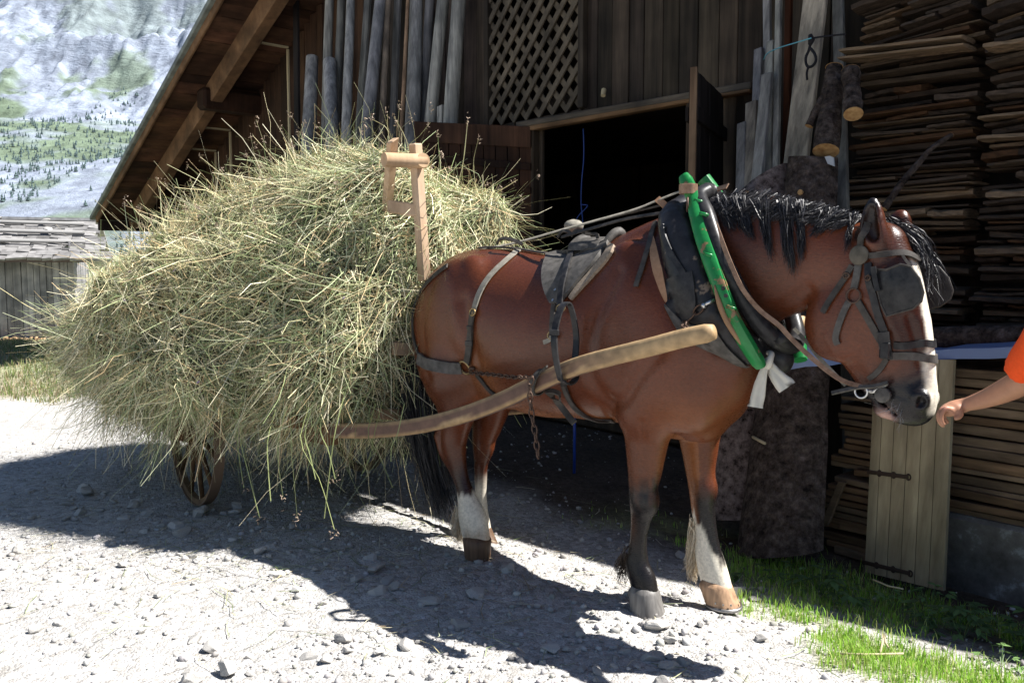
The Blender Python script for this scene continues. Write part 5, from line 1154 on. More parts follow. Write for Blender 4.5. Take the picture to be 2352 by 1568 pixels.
rr_ = nt.ramp(n_.outputs[0], [(.3, (.22, .22, .22)), (.7, (.38, .38, .38))]); nt.link(rr_.outputs[0], nt.b.inputs['Roughness'])
body = npmesh('body', HWa(HV), HQ, coatm, horse, True, np.clip(C, 0, 1))
BODY = BVHTree.FromPolygons([Vector(p) for p in HWa(HV)], [tuple(q) for q in HQ.tolist()])
WN_ = HN[:, :1] * HD + HN[:, 1:2] * HP + HN[:, 2:3] * np.array([0, 0, 1.])
def onbody(X, Y, off=.006):
    """where the line of sight through (X,Y) meets the horse: point lifted off the coat, and its normal"""
    r = ray(X, Y); h = BODY.ray_cast(Vector(CC), Vector(r).normalized())
    if h[0] is None: return None
    n = np.array(h[1]); n = n if np.dot(n, r) < 0 else -n
    return np.array(h[0]) + n * off, n
def near_body(P, off=.006):
    h = BODY.find_nearest(Vector(P)); n = np.array(h[1]); return np.array(h[0]) + n * off, n
# ---- hooves with iron shoes
horn = {}
for nm, c in {'dark': (.17, .16, .15), 'pale': (.40, .25, .15), 'brown': (.12, .07, .042)}.items():
    m = mat('hoof_' + nm, c, .5, .35); nt = NT(m); v = coords(nt, 'Object', (60, 60, 5)); n = nt('TexNoise', Scale=1.0, Detail=5.0); nt.link(v, n.inputs['Vector'])
    r = nt.ramp(n.outputs[0], [(.3, tuple(x * .6 for x in c)), (.7, tuple(min(1, x * 1.35) for x in c))]); nt.link(r.outputs[0], nt.b.inputs['Base Color']); nt.bump(n.outputs[0], .35, .004); horn[nm] = m
iron = mat('worn_iron', (.30, .29, .28), .38, .5, .85)
def hoof(px_top, px_bot, l, kind, yaw=0.0):
    (xl, xr, yt), (bl, br, yb) = px_top, px_bot
    a = hit_l((xl + xr) / 2, yt, l); b = hit_l((bl + br) / 2, yb, l); d = np.dot(hw(*b) - CC, _F)
    r0 = (xr - xl) / 2 * d / FPX * 1.0; r1 = (br - bl) / 2 * d / FPX * 1.0
    z0, z1 = a[2] + .012, b[2]; m = MB(); V = []; n = 24; cy, sy = math.cos(yaw), math.sin(yaw)
    rows = [(z0 + .022, r0 * .80), (z0 + .008, r0 * .97), (z0, r0 * 1.03), (z0 * .66 + z1 * .34, r0 * .7 + r1 * .3), (z0 * .33 + z1 * .67, r0 * .35 + r1 * .65), (z1 + .012, r1)]
    for (zz, r) in rows:
        u = (z0 - zz) / (z0 - z1); cx = a[0] + (b[0] - a[0]) * np.clip(u, 0, 1)
        for k in range(n):
            th = 2 * math.pi * k / n; x = math.cos(th) * r * 1.06; y = math.sin(th) * r * .93
            if x < -.55 * r: x = -.55 * r + (x + .55 * r) * .35
            V.append(hw(cx + x * cy - y * sy, l + x * sy + y * cy, zz))
    nr = len(rows); F_ = [(i * n + k, i * n + (k + 1) % n, (i + 1) * n + (k + 1) % n, (i + 1) * n + k) for i in range(nr - 1) for k in range(n)]
    F_ += [tuple(range(n)), tuple((nr - 1) * n + k for k in range(n))[::-1]]
    m.add(V, F_); o = m.build('hoof', horn[kind], horse, auto=50)
    s = MB(); P = []
    for k in range(19):
        th = math.radians(-140 + 280 * k / 18); x = math.cos(th) * r1 * 1.03; y = math.sin(th) * r1 * .93
        if x < -.55 * r1: x = -.55 * r1 + (x + .55 * r1) * .35
        P.append(hw(b[0] + x * cy - y * sy, l + x * sy + y * cy, z1 + .006))
    s.tube(P, .009, 6); s.build('horseshoe', iron, o, True)
    nl = MB()
    for k in (-3, -2, -1, 1, 2, 3):
        th = math.radians(k * 25 - 10); x = math.cos(th) * r1 * 1.02; y = math.sin(th) * r1 * .9
        c = hw(b[0] + x * cy - y * sy, l + x * sy + y * cy, z1 + .032); nl.box(c, HD * .003, HP * .003, np.array([0, 0, .004]))
    nl.build('nail', iron, o)
    return b
hoof((1441,1515,1362), (1446,1533,1420), -.15, 'dark', -.15)
hoof((1602,1680,1347), (1620,1701,1391), .11, 'pale', -.05)
hoof((1061,1130,1243), (1066,1129,1290), -.17, 'brown', -.5)
hoof((1098,1132,1224), (1110,1150,1259), .08, 'brown', -.2)
# ---- hair
hairm = vcmat('horse_hair', .42, .6, .2, 30); hairm.node_tree.nodes['Principled BSDF'].inputs['Specular IOR Level'].default_value = .3
def hair(name, roots, tips, mids, n, width, cols, spread, parent, m=9, wav=.01, taper=.25):
    """strands grown between root / mid / tip guide lines given in world coordinates (each (g,3))"""
    roots, mids, tips = map(lambda a: np.asarray(a, float), (roots, mids, tips)); g = len(roots)
    u = rng.random(n) * (g - 1); i = np.minimum(u.astype(int), g - 2); f = (u - i)[:, None]
    R_ = roots[i] * (1 - f) + roots[i + 1] * f + rng.normal(size=(n, 3)) * spread[0]
    M_ = mids[i] * (1 - f) + mids[i + 1] * f + rng.normal(size=(n, 3)) * spread[1]
    E_ = tips[i] * (1 - f) + tips[i + 1] * f + rng.normal(size=(n, 3)) * spread[2]
    s = np.linspace(0, 1, m)[None, :, None]; L = rng.uniform(.7, 1.0, n)[:, None, None]; s = s * L
    P = (1 - s) ** 2 * R_[:, None] + 2 * s * (1 - s) * (2 * M_ - .5 * R_ - .5 * E_)[:, None] + s ** 2 * E_[:, None]
    ph = rng.random((n, 1, 3)) * 6.28; P = P + np.sin(s * 9 + ph) * wav * s
    wd = width * np.broadcast_to(1 - (1 - taper) * np.linspace(0, 1, m), (n, m)) * rng.uniform(.7, 1.3, (n, 1))
    c = np.asarray(cols)[rng.integers(0, len(cols), n)] * rng.uniform(.7, 1.3, (n, 1))
    V, Fq, Cc = strands(P, wd, c); return npmesh(name, V, Fq, hairm, parent, True, Cc)
BLK = [(.018, .018, .022), (.03, .03, .036), (.012, .011, .012), (.05, .045, .045)]
crest = [hw(*hit_l(x, y, .0)) for x, y in ((1640,462),(1700,460),(1760,463),(1820,468),(1880,480),(1940,496),(1985,512))]
MN_R, MN_M, MN_T = [], [], []; UP_ = np.array([0, 0, 1.0])
for P, ml_, tl_ in zip(crest, (.028, .03, .034, .035, .028, .02, .016), (.055, .065, .07, .075, .055, .04, .03)):
    q, n = near_body(P - HP * .005 + UP_ * .01, .004); MN_R.append(q)
    a_, n = near_body(P - HP * .05 - UP_ * ml_ - HD * .04, .010); MN_M.append(a_)
    b_, n = near_body(P - HP * .08 - UP_ * tl_ - HD * .085, .008); MN_T.append(b_)
mane = hair('mane', MN_R, MN_T, MN_M, 2800, .0028, BLK, (.011, .004, .011), horse, wav=.005)
def lock(name_parent, px, n, l=None, w=.004, sp=(.006, .008, .010), cols=BLK, off=.02):
    G = []
    for (X, Y) in px:
        h = onbody(X, Y, off); G.append(h[0] if h is not None and l is None else hw(*hit_l(X, Y, -.1 if l is None else l)))
    return G
parts = []
def lockhair(pxs, n, off=.02, l=None, w=.004):
    A = [[*map(np.array, lock('', p, n, l=l, off=off))] for p in pxs]
    R_ = [a[0] for a in A]; M_ = [a[1] for a in A]; E_ = [a[2] for a in A]
    if len(A) == 1: R_ *= 2; M_ *= 2; E_ *= 2
    return R_, M_, E_
for px, n in (([[(1742,468),(1752,520),(1768,575)],[(1762,470),(1768,530),(1776,612)]], 230), ([[(1790,472),(1800,540),(1806,600)],[(1815,476),(1822,560),(1828,640)]], 330), ([[(1828,478),(1838,545),(1846,612)],[(1845,482),(1846,535),(1842,580)]], 240),
              ([[(1890,488),(1880,515),(1858,545)],[(1925,498),(1900,522),(1868,550)]], 170), ([[(1962,505),(1953,545),(1946,582)]], 70), ([[(1690,462),(1700,505),(1716,545)],[(1712,464),(1724,512),(1738,560)]], 220), ([[(1650,465),(1662,505),(1682,545)],[(1664,462),(1686,492),(1712,522)]], 200)):
    R_, M_, E_ = lockhair(px, n, .012); hair('mane_lock', R_, E_, M_, n, .0028, BLK, (.011, .005, .007), horse, wav=.008)
# forelock hanging past the far side of the brow
fk = [(hit_l(2030, 505, 0), hit_l(2095, 545, .05), hit_l(2125, 660, .03)), (hit_l(2050, 515, .02), hit_l(2125, 575, .08), hit_l(2160, 690, .05)), (hit_l(2040, 520, .03), hit_l(2110, 570, .02), hit_l(2100, 640, .0))]
hair('forelock', [hw(*a[0]) for a in fk], [hw(*a[2]) for a in fk], [hw(*a[1]) for a in fk], 300, .0032, BLK, (.012, .014, .024), horse, wav=.012)
# tail
tq = [(hit_l(952, 700, -.06), hit_l(948, 900, -.13), hit_l(1005, 1195, -.10)), (hit_l(958, 690, -.02), hit_l(968, 880, -.08), hit_l(1045, 1190, -.05)), (hit_l(950, 700, .02), hit_l(940, 900, -.04), hit_l(990, 1130, .0))]
for q in tq: 
    for v_ in q: pass
hair('tail', [hw(*a[0]) for a in tq], [hw(*a[2]) for a in tq], [hw(*a[1]) for a in tq], 2600, .0058, BLK, (.014, .035, .035), horse, m=12, wav=.012)
WHT = [(.62, .52, .38), (.72, .64, .5), (.5, .36, .22), (.66, .58, .46)]
def feather(root, mid, tip, l, n, cols, sp=(.012, .014, .016)):
    R_ = [hw(*hit_l(x, y, l + dl)) for (x, y), dl in zip(root, (-.03, 0, .03))]; M_ = [hw(*hit_l(x, y, l + dl)) for (x, y), dl in zip(mid, (-.03, 0, .03))]; E_ = [hw(*hit_l(x, y, l + dl)) for (x, y), dl in zip(tip, (-.03, 0, .03))]
    hair('feather', R_, E_, M_, n, .003, cols, sp, horse, wav=.006)
feather(((1594,1190),(1596,1235),(1602,1290)), ((1589,1235),(1588,1278),(1594,1315)), ((1580,1272),(1577,1310),(1596,1345)), .11, 620, WHT, (.010, .010, .012))
feather(((1052,1160),(1054,1190),(1062,1225)), ((1047,1190),(1046,1212),(1056,1236)), ((1044,1215),(1042,1236),(1052,1250)), -.17, 320, WHT)
feather(((1440,1255),(1438,1285),(1442,1315)), ((1427,1285),(1424,1305),(1432,1330)), ((1420,1315),(1424,1332),(1440,1350)), -.15, 140, [(.03, .02, .016), (.06, .04, .025)])
# eyes
eyem = mat('horse_eye', (.01, .007, .005), .08, .6)
for sg in (-1, 1):
    bm = bmesh.new(); bmesh.ops.create_uvsphere(bm, u_segments=16, v_segments=10, radius=.021)
    V = [hw(ey[0] + .002, sg * .103, ey[2] + .015) + np.array(v.co) for v in bm.verts]; F_ = [tuple(v.index for v in f.verts) for f in bm.faces]; bm.free()
    npmesh('eye', V, F_, eyem, horse)

wk = []
for k in range(26):
    a = np.array([lip[0] + rng.uniform(-.02, .08), -.045 + rng.uniform(-.02, .02), lip[2] + rng.uniform(-.02, .05)]); q, nn = near_body(hw(*a), 0); d = nn + rng.normal(size=3) * .5 - UP_ * .4; d /= np.linalg.norm(d); wk.append(np.stack([q, q + d * .02, q + d * .045 - UP_ * .004]))
wk = np.array(wk); V, Fq, Cc = strands(wk, np.full((26, 3), .0009), np.full((26, 3), .35)); npmesh('whisker', V, Fq, hairm, horse, True, Cc)['kind'] = 'stuff'
# ================================================================== HARNESS
def leather(name, c0, c1, rough=.55, sc=30):
    m = mat(name, c0, rough, .22); nt = NT(m); v = coords(nt, 'Object'); n_ = nt('TexNoise', Scale=float(sc), Detail=6.0, Roughness=.65); nt.link(v, n_.inputs['Vector'])
    r_ = nt.ramp(n_.outputs[0], [(.32, c0), (.68, c1)]); nt.link(r_.outputs[0], nt.b.inputs['Base Color']); nt.bump(n_.outputs[0], .25, .003); return m
blackl = leather('black_leather', (.010, .010, .012), (.045, .043, .043), .36)
greyl = leather('dusty_leather', (.045, .042, .038), (.13, .12, .11), .6)
strapl = leather('strap_leather', (.03, .027, .024), (.085, .075, .066), .55)
palel = leather('dry_leather', (.16, .15, .12), (.34, .31, .26), .7)
brownl = leather('brown_leather', (.16, .09, .055), (.34, .22, .15), .55)
tanl = leather('tan_leather', (.28, .15, .085), (.42, .25, .15), .65)
feltm = leather('felt', (.20, .15, .11), (.36, .29, .22), .95, 90)
green = mat('green_paint', (.02, .20, .055), .28, .4); nt = NT(green); v = coords(nt, 'Object'); n_ = nt('TexNoise', Scale=14.0, Detail=7.0, Roughness=.7); nt.link(v, n_.inputs['Vector']); r_ = nt.ramp(n_.outputs[0], [(.38, (.24, .14, .075)), (.415, (.012, .165, .042)), (.7, (.02, .235, .06))]); nt.link(r_.outputs[0], nt.b.inputs['Base Color'])
wornp = mat('worn_wood', (.3, .18, .1), .7)
brass = mat('old_brass', (.35, .25, .12), .4, .5, .8); steel = mat('bright_steel', (.6, .6, .6), .3, .5, .9); chainm = mat('rusty_chain', (.10, .062, .045), .65, .4, .5)
def hloc(P): d = np.asarray(P) - HO; return np.stack([d @ HD, d @ HP, d[..., 2]], -1)
def surf(px, n=26, off=.005, flat=None):
    p = spline(np.array(px, float), n); P, N = [], []
    for X, Y in p:
        h = onbody(X, Y, off); 
        if h is not None: P.append(h[0]); N.append(h[1])
        elif P: q, nn = near_body(hw(*hit_l(X, Y, hloc(P[-1])[1])), off); P.append(q); N.append(nn)
    P, N = np.array(P), np.array(N)
    for k in range(4):
        P[1:-1] = .25 * P[:-2] + .5 * P[1:-1] + .25 * P[2:]; N[1:-1] = .25 * N[:-2] + .5 * N[1:-1] + .25 * N[2:]
    for i in range(len(P)):
        q, nn = near_body(P[i], off)
        if np.dot(P[i] - q, nn) < 0: P[i] = q
    return P, N / np.linalg.norm(N, axis=1)[:, None]
def mir(P):
    L = hloc(P); L[:, 1] *= -1; return HWa(L)
def mirn(N): return N - 2 * (N @ HP)[:, None] * HP
def strap(px, wpx, name, mt, parent, n=26, th=.005, off=.004, mirror=False, label=None, wrap=0.0):
    P, N = surf(px, n, off)
    if wrap:                                   # carry the strap over the front of the nose and down the far side
        L0 = hloc(P[-1]); A_, B_ = [], []
        for u in np.linspace(-1, 1, 13)[1:-1]:
            q, nn = near_body(hw(L0[0] + wrap * (1 - u * u), -u * L0[1], L0[2]), off); A_.append(q); B_.append(nn)
        P = np.concatenate([P, A_, mir(P)[::-1]]); N = np.concatenate([N, B_, mirn(N)[::-1]]); mirror = False
        for k in range(3): P[1:-1] = .25 * P[:-2] + .5 * P[1:-1] + .25 * P[2:]; N[1:-1] = .25 * N[:-2] + .5 * N[1:-1] + .25 * N[2:]
    d = float(np.mean((P - CC) @ _F)); m = MB(); m.band(P, N, wpx * d / FPX, th)
    if mirror: m.band(mir(P)[::-1], mirn(N)[::-1], wpx * d / FPX, th)
    o = m.build(name, mt, parent, auto=50)
    if label: o['label'] = label
    return P, N, o
def air(px, ls, wpx, name, mt, parent, n=24, th=.005, nrm=None):
    ctrl = np.array([hw(*hit_l(X, Y, l)) for (X, Y), l in zip(px, ls)]); P = spline(ctrl, n); d = float(np.mean((P - CC) @ _F)); N = np.tile(-HP * .8 + UP * .6 if nrm is None else nrm, (n, 1))
    m = MB(); m.band(P, N, wpx * d / FPX, th); return m.build(name, mt, parent, auto=50)
def ringat(c, n, r, t, name, mt, parent):
    n = n / np.linalg.norm(n); u = np.cross(n, UP); u /= np.linalg.norm(u); w = np.cross(n, u); m = MB(); m.ring(c, u * r, w * r, t, 22, 8); return m.build(name, mt, parent, True)
def chain(P, name, parent, lw=.011, ll=.021, wire=.0032):
    P = np.asarray(P); seg = np.linalg.norm(np.diff(P, axis=0), axis=1); S_ = np.concatenate([[0], np.cumsum(seg)]); n = max(2, int(S_[-1] / (ll * 1.5))); m = MB()
    for i in range(n):
        s0 = (i + .5) / n * S_[-1]; c = np.array([np.interp(s0, S_, P[:, k]) for k in range(3)]); e = np.array([np.interp(min(s0 + .01, S_[-1]), S_, P[:, k]) for k in range(3)]) - np.array([np.interp(max(s0 - .01, 0), S_, P[:, k]) for k in range(3)])
        e /= np.linalg.norm(e); b = np.cross(e, [.3, .9, .31]); b /= np.linalg.norm(b); 
        if i % 2: b = np.cross(e, b)
        m.ring(c, e * ll, b * lw, wire, 14, 6)
    return m.build(name, chainm, parent, True)
# ---------------------------------------------------------------- collar
collar = empty('horse_collar', hw(.25, 0, 1.0), 'worn black horse collar with bright green wooden hames around the neck', 'horse collar')
cb = [((1552,500),40),((1558,545),50),((1568,590),55),((1582,640),58),((1600,690),62),((1640,745),58),((1700,795),46),((1765,812),34)]
CF = Field((-.35, -.5, .85), (.75, .5, 1.95), .0085); rows = []
for (X, Y), hwid in cb:
    h = onbody(X, Y, .012); L = hloc(h[0]); d = np.dot(h[0] - CC, _F); rows.append((L[0], L[1], L[2], hwid * d / FPX * .88, .050))
rows = np.array(rows); topr = np.array([[rows[0, 0] + .0, 0, rows[0, 2] + .035, .055, .045]]); botr = np.array([[rows[-1, 0] + .03, 0, rows[-1, 2] - .015, .06, .05]])
near = np.concatenate([topr, rows, botr]); farr = near.copy(); farr[:, 1] *= -1
CF.tube(near, .02, seg=.03); CF.tube(farr, .02, seg=.03)
V, Q = CF.mesh(); V = relax(V, Q, 2); N_ = normals(V, Q); V = V + N_ * (.005 * fbm(V, 14, 401, 3))[:, None]; del CF
cr = fbm(V, 20, 405, 4); crk = ((np.abs(fbm(V, 16, 409, 3)) < .05) & (V[:, 2] > 1.28) & (V[:, 2] < 1.52) & (V[:, 0] > -.02)); C = np.array([.024, .023, .025]) * (1 + .7 * cr[:, None]); C = np.where(crk[:, None], np.array([.20, .15, .11]), C)
padm = vcmat('collar_leather', .34, .3, .25, 60, .3); npmesh('collar_pad', HWa(V), Q, padm, collar, True, np.clip(C, .008, 1))
PADT = BVHTree.FromPolygons([Vector(p) for p in HWa(V)], [tuple(q) for q in Q.tolist()])
def onpad(X, Y, off=.004):
    r = ray(X, Y); h = PADT.ray_cast(Vector(CC), Vector(r).normalized())
    if h[0] is None: return onbody(X, Y, off)
    n = np.array(h[1]); n = n if np.dot(n, r) < 0 else -n; return np.array(h[0]) + n * off, n
def padstrap(px, wpx, name, mt, n=20, th=.005, off=.004):
    PN = [onpad(X, Y, off) for X, Y in spline(np.array(px, float), n)]; PN = [a for a in PN if a is not None]; P = np.array([a[0] for a in PN]); N = np.array([a[1] for a in PN])
    for k in range(3): P[1:-1] = .25 * P[:-2] + .5 * P[1:-1] + .25 * P[2:]; N[1:-1] = .25 * N[:-2] + .5 * N[1:-1] + .25 * N[2:]
    d = float(np.mean((P - CC) @ _F)); m = MB(); w = np.asarray(wpx, float) if np.ndim(wpx) else np.full(len(P), wpx, float); m.band(P, N, np.interp(np.linspace(0, 1, len(P)), np.linspace(0, 1, len(w)), w) * d / FPX, th); return m.build(name, mt, collar, auto=50)
def edgepatch(e0, e1, name, mt, th=.006, off=.006, rows=22, cols=9, tree=onpad, parent=None):
    """leather panel between two edge lines, lying on the pad or the horse, with real thickness"""
    A, B = spline(np.array(e0, float), rows), spline(np.array(e1, float), rows); V, Nn = [], []
    for a, b in zip(A, B):
        for k in range(cols):
            p = a + (b - a) * k / (cols - 1); h = tree(p[0], p[1], off)
            if h is None: h = near_body(V[-1] if V else hw(*hit_l(p[0], p[1], -.2)), off)
            V.append(h[0]); Nn.append(h[1])
    V, Nn = np.array(V), np.array(Nn); i_ = (np.arange(rows - 1)[:, None] * cols + np.arange(cols - 1)[None]).ravel(); Fq = np.stack([i_, i_ + 1, i_ + cols + 1, i_ + cols], 1); V = relax(V, Fq, 4); n = len(V)
    rim = [k for k in range(cols)] + [r_ * cols + cols - 1 for r_ in range(1, rows)] + [(rows - 1) * cols + k for k in range(cols - 2, -1, -1)] + [r_ * cols for r_ in range(rows - 2, 0, -1)]
    F2 = [tuple(f) for f in Fq] + [tuple(f[::-1] + n) for f in Fq] + [(rim[k], rim[(k + 1) % len(rim)], n + rim[(k + 1) % len(rim)], n + rim[k]) for k in range(len(rim))]
    m = MB(); m.add(np.concatenate([V + Nn * th, V]), F2); return m.build(name, mt, collar if parent is None else parent, auto=60)
edgepatch([(1531,640),(1527,690),(1540,730),(1556,752)], [(1592,622),(1598,660),(1600,712),(1580,742)], 'side_flap', blackl, .007)
edgepatch([(1524,698),(1545,716),(1570,738),(1600,744),(1640,754),(1668,790),(1700,822),(1720,838)], [(1524,703),(1540,735),(1558,765),(1592,792),(1625,808),(1665,826),(1695,834),(1721,841)], 'lower_flap', greyl, .005, .010)
padstrap([(1498,545),(1503,590),(1515,635),(1529,685),(1531,695)], [10, 20, 24, 16, 5], 'felt_edge', tanl, 24, .012, .002)
padstrap([(1524,520),(1530,550),(1548,590),(1568,622),(1577,640)], 15, 'keeper_strap', blackl, 20, .006, .006)
# front roll
rp = np.array([[*hloc(onpad(X, Y, .0)[0])] if onpad(X, Y, 0) is not None else hit_l(X, Y, l) for X, Y, l in ((1606,452,-.09),(1622,490,-.13),(1640,545,-.17),(1662,600,-.18),(1688,650,-.18),(1714,700,-.17),(1745,745,-.15),(1780,778,-.10))])
for i, l in enumerate((-.07, -.125, -.165, -.185, -.185, -.17, -.14, -.09)): rp[i] = hit_l(*((1606,452),(1622,490),(1640,545),(1662,600),(1688,650),(1714,700),(1745,745),(1780,778))[i], l)
full = np.concatenate([[[rp[0, 0], 0, rp[0, 2] + .03]], rp, [[rp[-1, 0] + .025, 0, rp[-1, 2] - .03]]]); fr = full[::-1].copy(); fr[:, 1] *= -1
pth = spline(HWa(np.concatenate([full, fr[1:-1], full[:1]])), 90); m = MB(); m.tube(pth, .033, 14); m.build('front_roll', blackl, collar, True)
m = MB(); mm_ = spline(HWa(np.array([hit_l(1790,770,-.11), hit_l(1805,788,-.05), hit_l(1812,792,.0), hit_l(1818,780,.08)])), 14); m.tube(mm_, [.03] * 14, 10); m.build('throat_pad', blackl, collar, True)
# hames
def hame(px, ls, wpx, name_parent):
    P = spline(HWa(np.array([hit_l(X, Y, l) for (X, Y), l in zip(px, ls)])), 40); T = np.gradient(P, axis=0); T /= np.linalg.norm(T, axis=1)[:, None]; V = []; n = 12; d = (P - CC) @ _F
    for i in range(len(P)):
        w = np.interp(i / 39, np.linspace(0, 1, len(wpx)), wpx) / 2 * 1.28 * d[i] / FPX; a_ = HD - T[i] * np.dot(HD, T[i]); a_ /= np.linalg.norm(a_); b_ = np.cross(T[i], a_); e = 1.0 if 0 < i < 39 else .78
        for k in range(n):
            th = 6.283 * k / n; c, s = math.cos(th), math.sin(th); q = (abs(c) ** 3.2 + abs(s) ** 3.2) ** (1 / 3.2); V.append(P[i] + (a_ * c * w * 1.08 + b_ * s * .021) / q * e)
    F_ = [(i * n + k, i * n + (k + 1) % n, (i + 1) * n + (k + 1) % n, (i + 1) * n + k) for i in range(39) for k in range(n)] + [tuple(range(n))[::-1], tuple(39 * n + k for k in range(n))]
    m = MB(); m.add(V, F_); return m.build('hame', green, collar, auto=45), P, T
hpx = [(1571,404),(1590,448),(1601,500),(1620,565),(1642,627),(1662,680),(1686,738),(1719,796),(1748,842)]
hl = [-.075, -.10, -.155, -.205, -.232, -.242, -.235, -.205, -.16]
hm1, HPt, HTt = hame(hpx, hl, [22, 23, 23, 25, 25, 25, 25, 26, 24], collar)
fpx_l = [hit_l(X, Y, l) for (X, Y), l in zip(hpx, hl)]; fl_ = np.array(fpx_l); fl_[:, 1] *= -1
def hame_far():
    P = spline(HWa(fl_), 40); V = []; T = np.gradient(P, axis=0); T /= np.linalg.norm(T, axis=1)[:, None]; n = 12
    for i in range(40):
        a_ = HD - T[i] * np.dot(HD, T[i]); a_ /= np.linalg.norm(a_); b_ = np.cross(T[i], a_)
        for k in range(n):
            th = 6.283 * k / n; c, s = math.cos(th), math.sin(th); q = (abs(c) ** 3.2 + abs(s) ** 3.2) ** (1 / 3.2); V.append(P[i] + (a_ * c * .029 + b_ * s * .022) / q)
    F_ = [(i * n + k, i * n + (k + 1) % n, (i + 1) * n + (k + 1) % n, (i + 1) * n + k) for i in range(39) for k in range(n)] + [tuple(range(n))[::-1], tuple(39 * n + k for k in range(n))]
    m = MB(); m.add(V, F_); m.build('hame', green, collar, auto=45)
hame_far()
wear = MB()
w_p = spline(HWa(np.array([hit_l(X, Y, l) for X, Y, l in ((1641,655,-.262),(1650,690,-.266),(1668,735,-.258),(1695,778,-.235),(1712,803,-.213))])), 16); wear.tube(w_p, [.004, .008, .010, .009, .004], 8) if False else wear.tube(w_p, np.interp(np.linspace(0, 1, 16), [0, .3, .7, 1], [.003, .011, .011, .003]), 8); wear.build('worn_edge', wornp, hm1, True)
for (X, Y), l in (((1622, 583), -.235), ((1674, 704), -.262), ((1600, 460), -.13), ((1612, 490), -.17)):
    a = hw(*hit_l(X - 2, Y, l)); m = MB(); e = HD * .9 - UP * .25; m.tube([a - e * .005, a + e * .033], .007, 8); m.build('staple', green, hm1, True)
for X, Y in ((1662, 662), (1668, 679)): 
    a = hw(*hit_l(X, Y, -.262)); m = MB(); m.tube([a, a - HP * .004], .008, 10); m.build('bolt', blackl, hm1)
ringat(hw(*hit_l(1579, 470, -.13)), HP * .5 + HD * .8, .026, .005, 'terret', chainm, collar)
# hame strap across the top and its loose tongue
T0 = hw(*hit_l(1581, 432, -.105)); m = MB(); axx = HD * .9 + UP * -.35; 
Pn = []; Nn_ = []
for k in range(20):
    a = 6.283 * k / 20; e1 = HD; e2 = HP; o_ = e1 * math.cos(a) * .034 + e2 * math.sin(a) * .030; Pn.append(T0 + o_ + UP * (-.004)); Nn_.append(o_)
m.band(Pn, Nn_, .040, .004, closed=True); m.build('hame_strap', brownl, collar, auto=50)
air([(1590,432),(1610,440),(1630,446)], [-.08, .0, .09], 15, 'cross_strap', brownl, collar, 12, .005, np.array([0, 0, 1.]) - HD * .5)
air([(1612,446),(1640,438),(1672,428)], [.03, .03, .0], 15, 'strap_tongue', brownl, collar, 12, .005)
air([(1511,458),(1525,470),(1537,480)], [-.07, -.09, -.11], 16, 'keeper', tanl, collar, 8, .008)
# hook and chain to the shaft
a = onpad(1617, 702, .015)[0]; b = onpad(1585, 735, .02)[0]; c = hw(*hit_l(1560, 770, -.42)); m = MB(); m.tube([onpad(1640, 690, .01)[0], a], .007, 8); m.tube([a, a + HD * .012], .011, 8); m.build('hook', steel, collar, True)
chain(np.array([a, b, hw(*hit_l(1572, 752, -.38)), c]), 'chain', collar, .013, .026, .004)
# dangling strap behind the collar
strap([(1508,512),(1496,550),(1482,600),(1468,640),(1463,660)], 12, 'dangling_strap', strapl, collar, 20, .006, .008)
# strap from the collar top along the front roll to the reins
# ---------------------------------------------------------------- harness saddle
saddle = empty('harness_saddle', hw(-.5, 0, 1.5), 'dusty grey leather harness saddle with tug straps on the horse back', 'harness saddle')
ob = lambda X, Y, off: onbody(X, Y, off)
edgepatch([(1287,562),(1266,580),(1253,602),(1248,640),(1256,675),(1270,702)], [(1402,556),(1393,580),(1371,610),(1346,636),(1318,670),(1290,702)], 'panel', greyl, .016, .012, 24, 14, ob, saddle)
edgepatch([(1401,560),(1387,590),(1352,631),(1326,660),(1308,686)], [(1416,566),(1402,594),(1364,638),(1338,666),(1314,692)], 'felt_lining', feltm, .014, .001, 24, 4, ob, saddle)
# tree of the saddle over the spine
m = MB(); P = []; Nn_ = []
for k in range(17):
    a = math.pi * (k / 16); P.append(hw(-.41, -math.cos(a) * .10, 1.515 + math.sin(a) * .05)); Nn_.append(UP * math.sin(a) - HP * math.cos(a))
m.band(P, Nn_, .17, .014); m.build('bridge', greyl, saddle, auto=50)
for tt, hh_, nm in ((-.31, .06, 'pommel'), (-.50, .035, 'cantle')):
    P = [hw(tt + .02 * (1 - abs(k)), k * .08, 1.535 + hh_ * (1 - k * k)) for k in np.linspace(-1, 1, 13)]; m = MB(); m.tube(P, np.interp(np.linspace(0, 1, 13), [0, .5, 1], [.014, .026, .014]), 10); m.build(nm, greyl, saddle, True)
hf = hit_l(1318, 514, .16); m = MB(); V = []
for i in range(7):
    a = (i / 6 - .5) * 2; 
    for k in range(12): th = 6.283 * k / 12; V.append(hw(hf[0] + math.cos(th) * .045 * math.sqrt(max(0, 1 - a * a * .9)), hf[1] + a * .05, hf[2] - .01 + math.sin(th) * .032 * math.sqrt(max(0, 1 - a * a * .9))))
m.add(V, [(i * 12 + k, i * 12 + (k + 1) % 12, (i + 1) * 12 + (k + 1) % 12, (i + 1) * 12 + k) for i in range(6) for k in range(12)] + [tuple(range(12))[::-1], tuple(72 + k for k in range(12))]); m.build('far_pad', palel, saddle, True)
strap([(1337,549),(1328,572),(1317,605),(1307,640),(1300,672),(1297,712)], 15, 'back_band', blackl, saddle, 26, .008, .034)
strap([(1281,668),(1277,700),(1273,735),(1272,768)], 13, 'billet', strapl, saddle, 16, .007, .012)
for X, Y in ((1283, 672), (1278, 695)):
    h = onbody(X, Y, .022); m = MB(); m.tube([h[0], h[0] + h[1] * .006], .006, 10); m.build('rivet', steel, saddle)
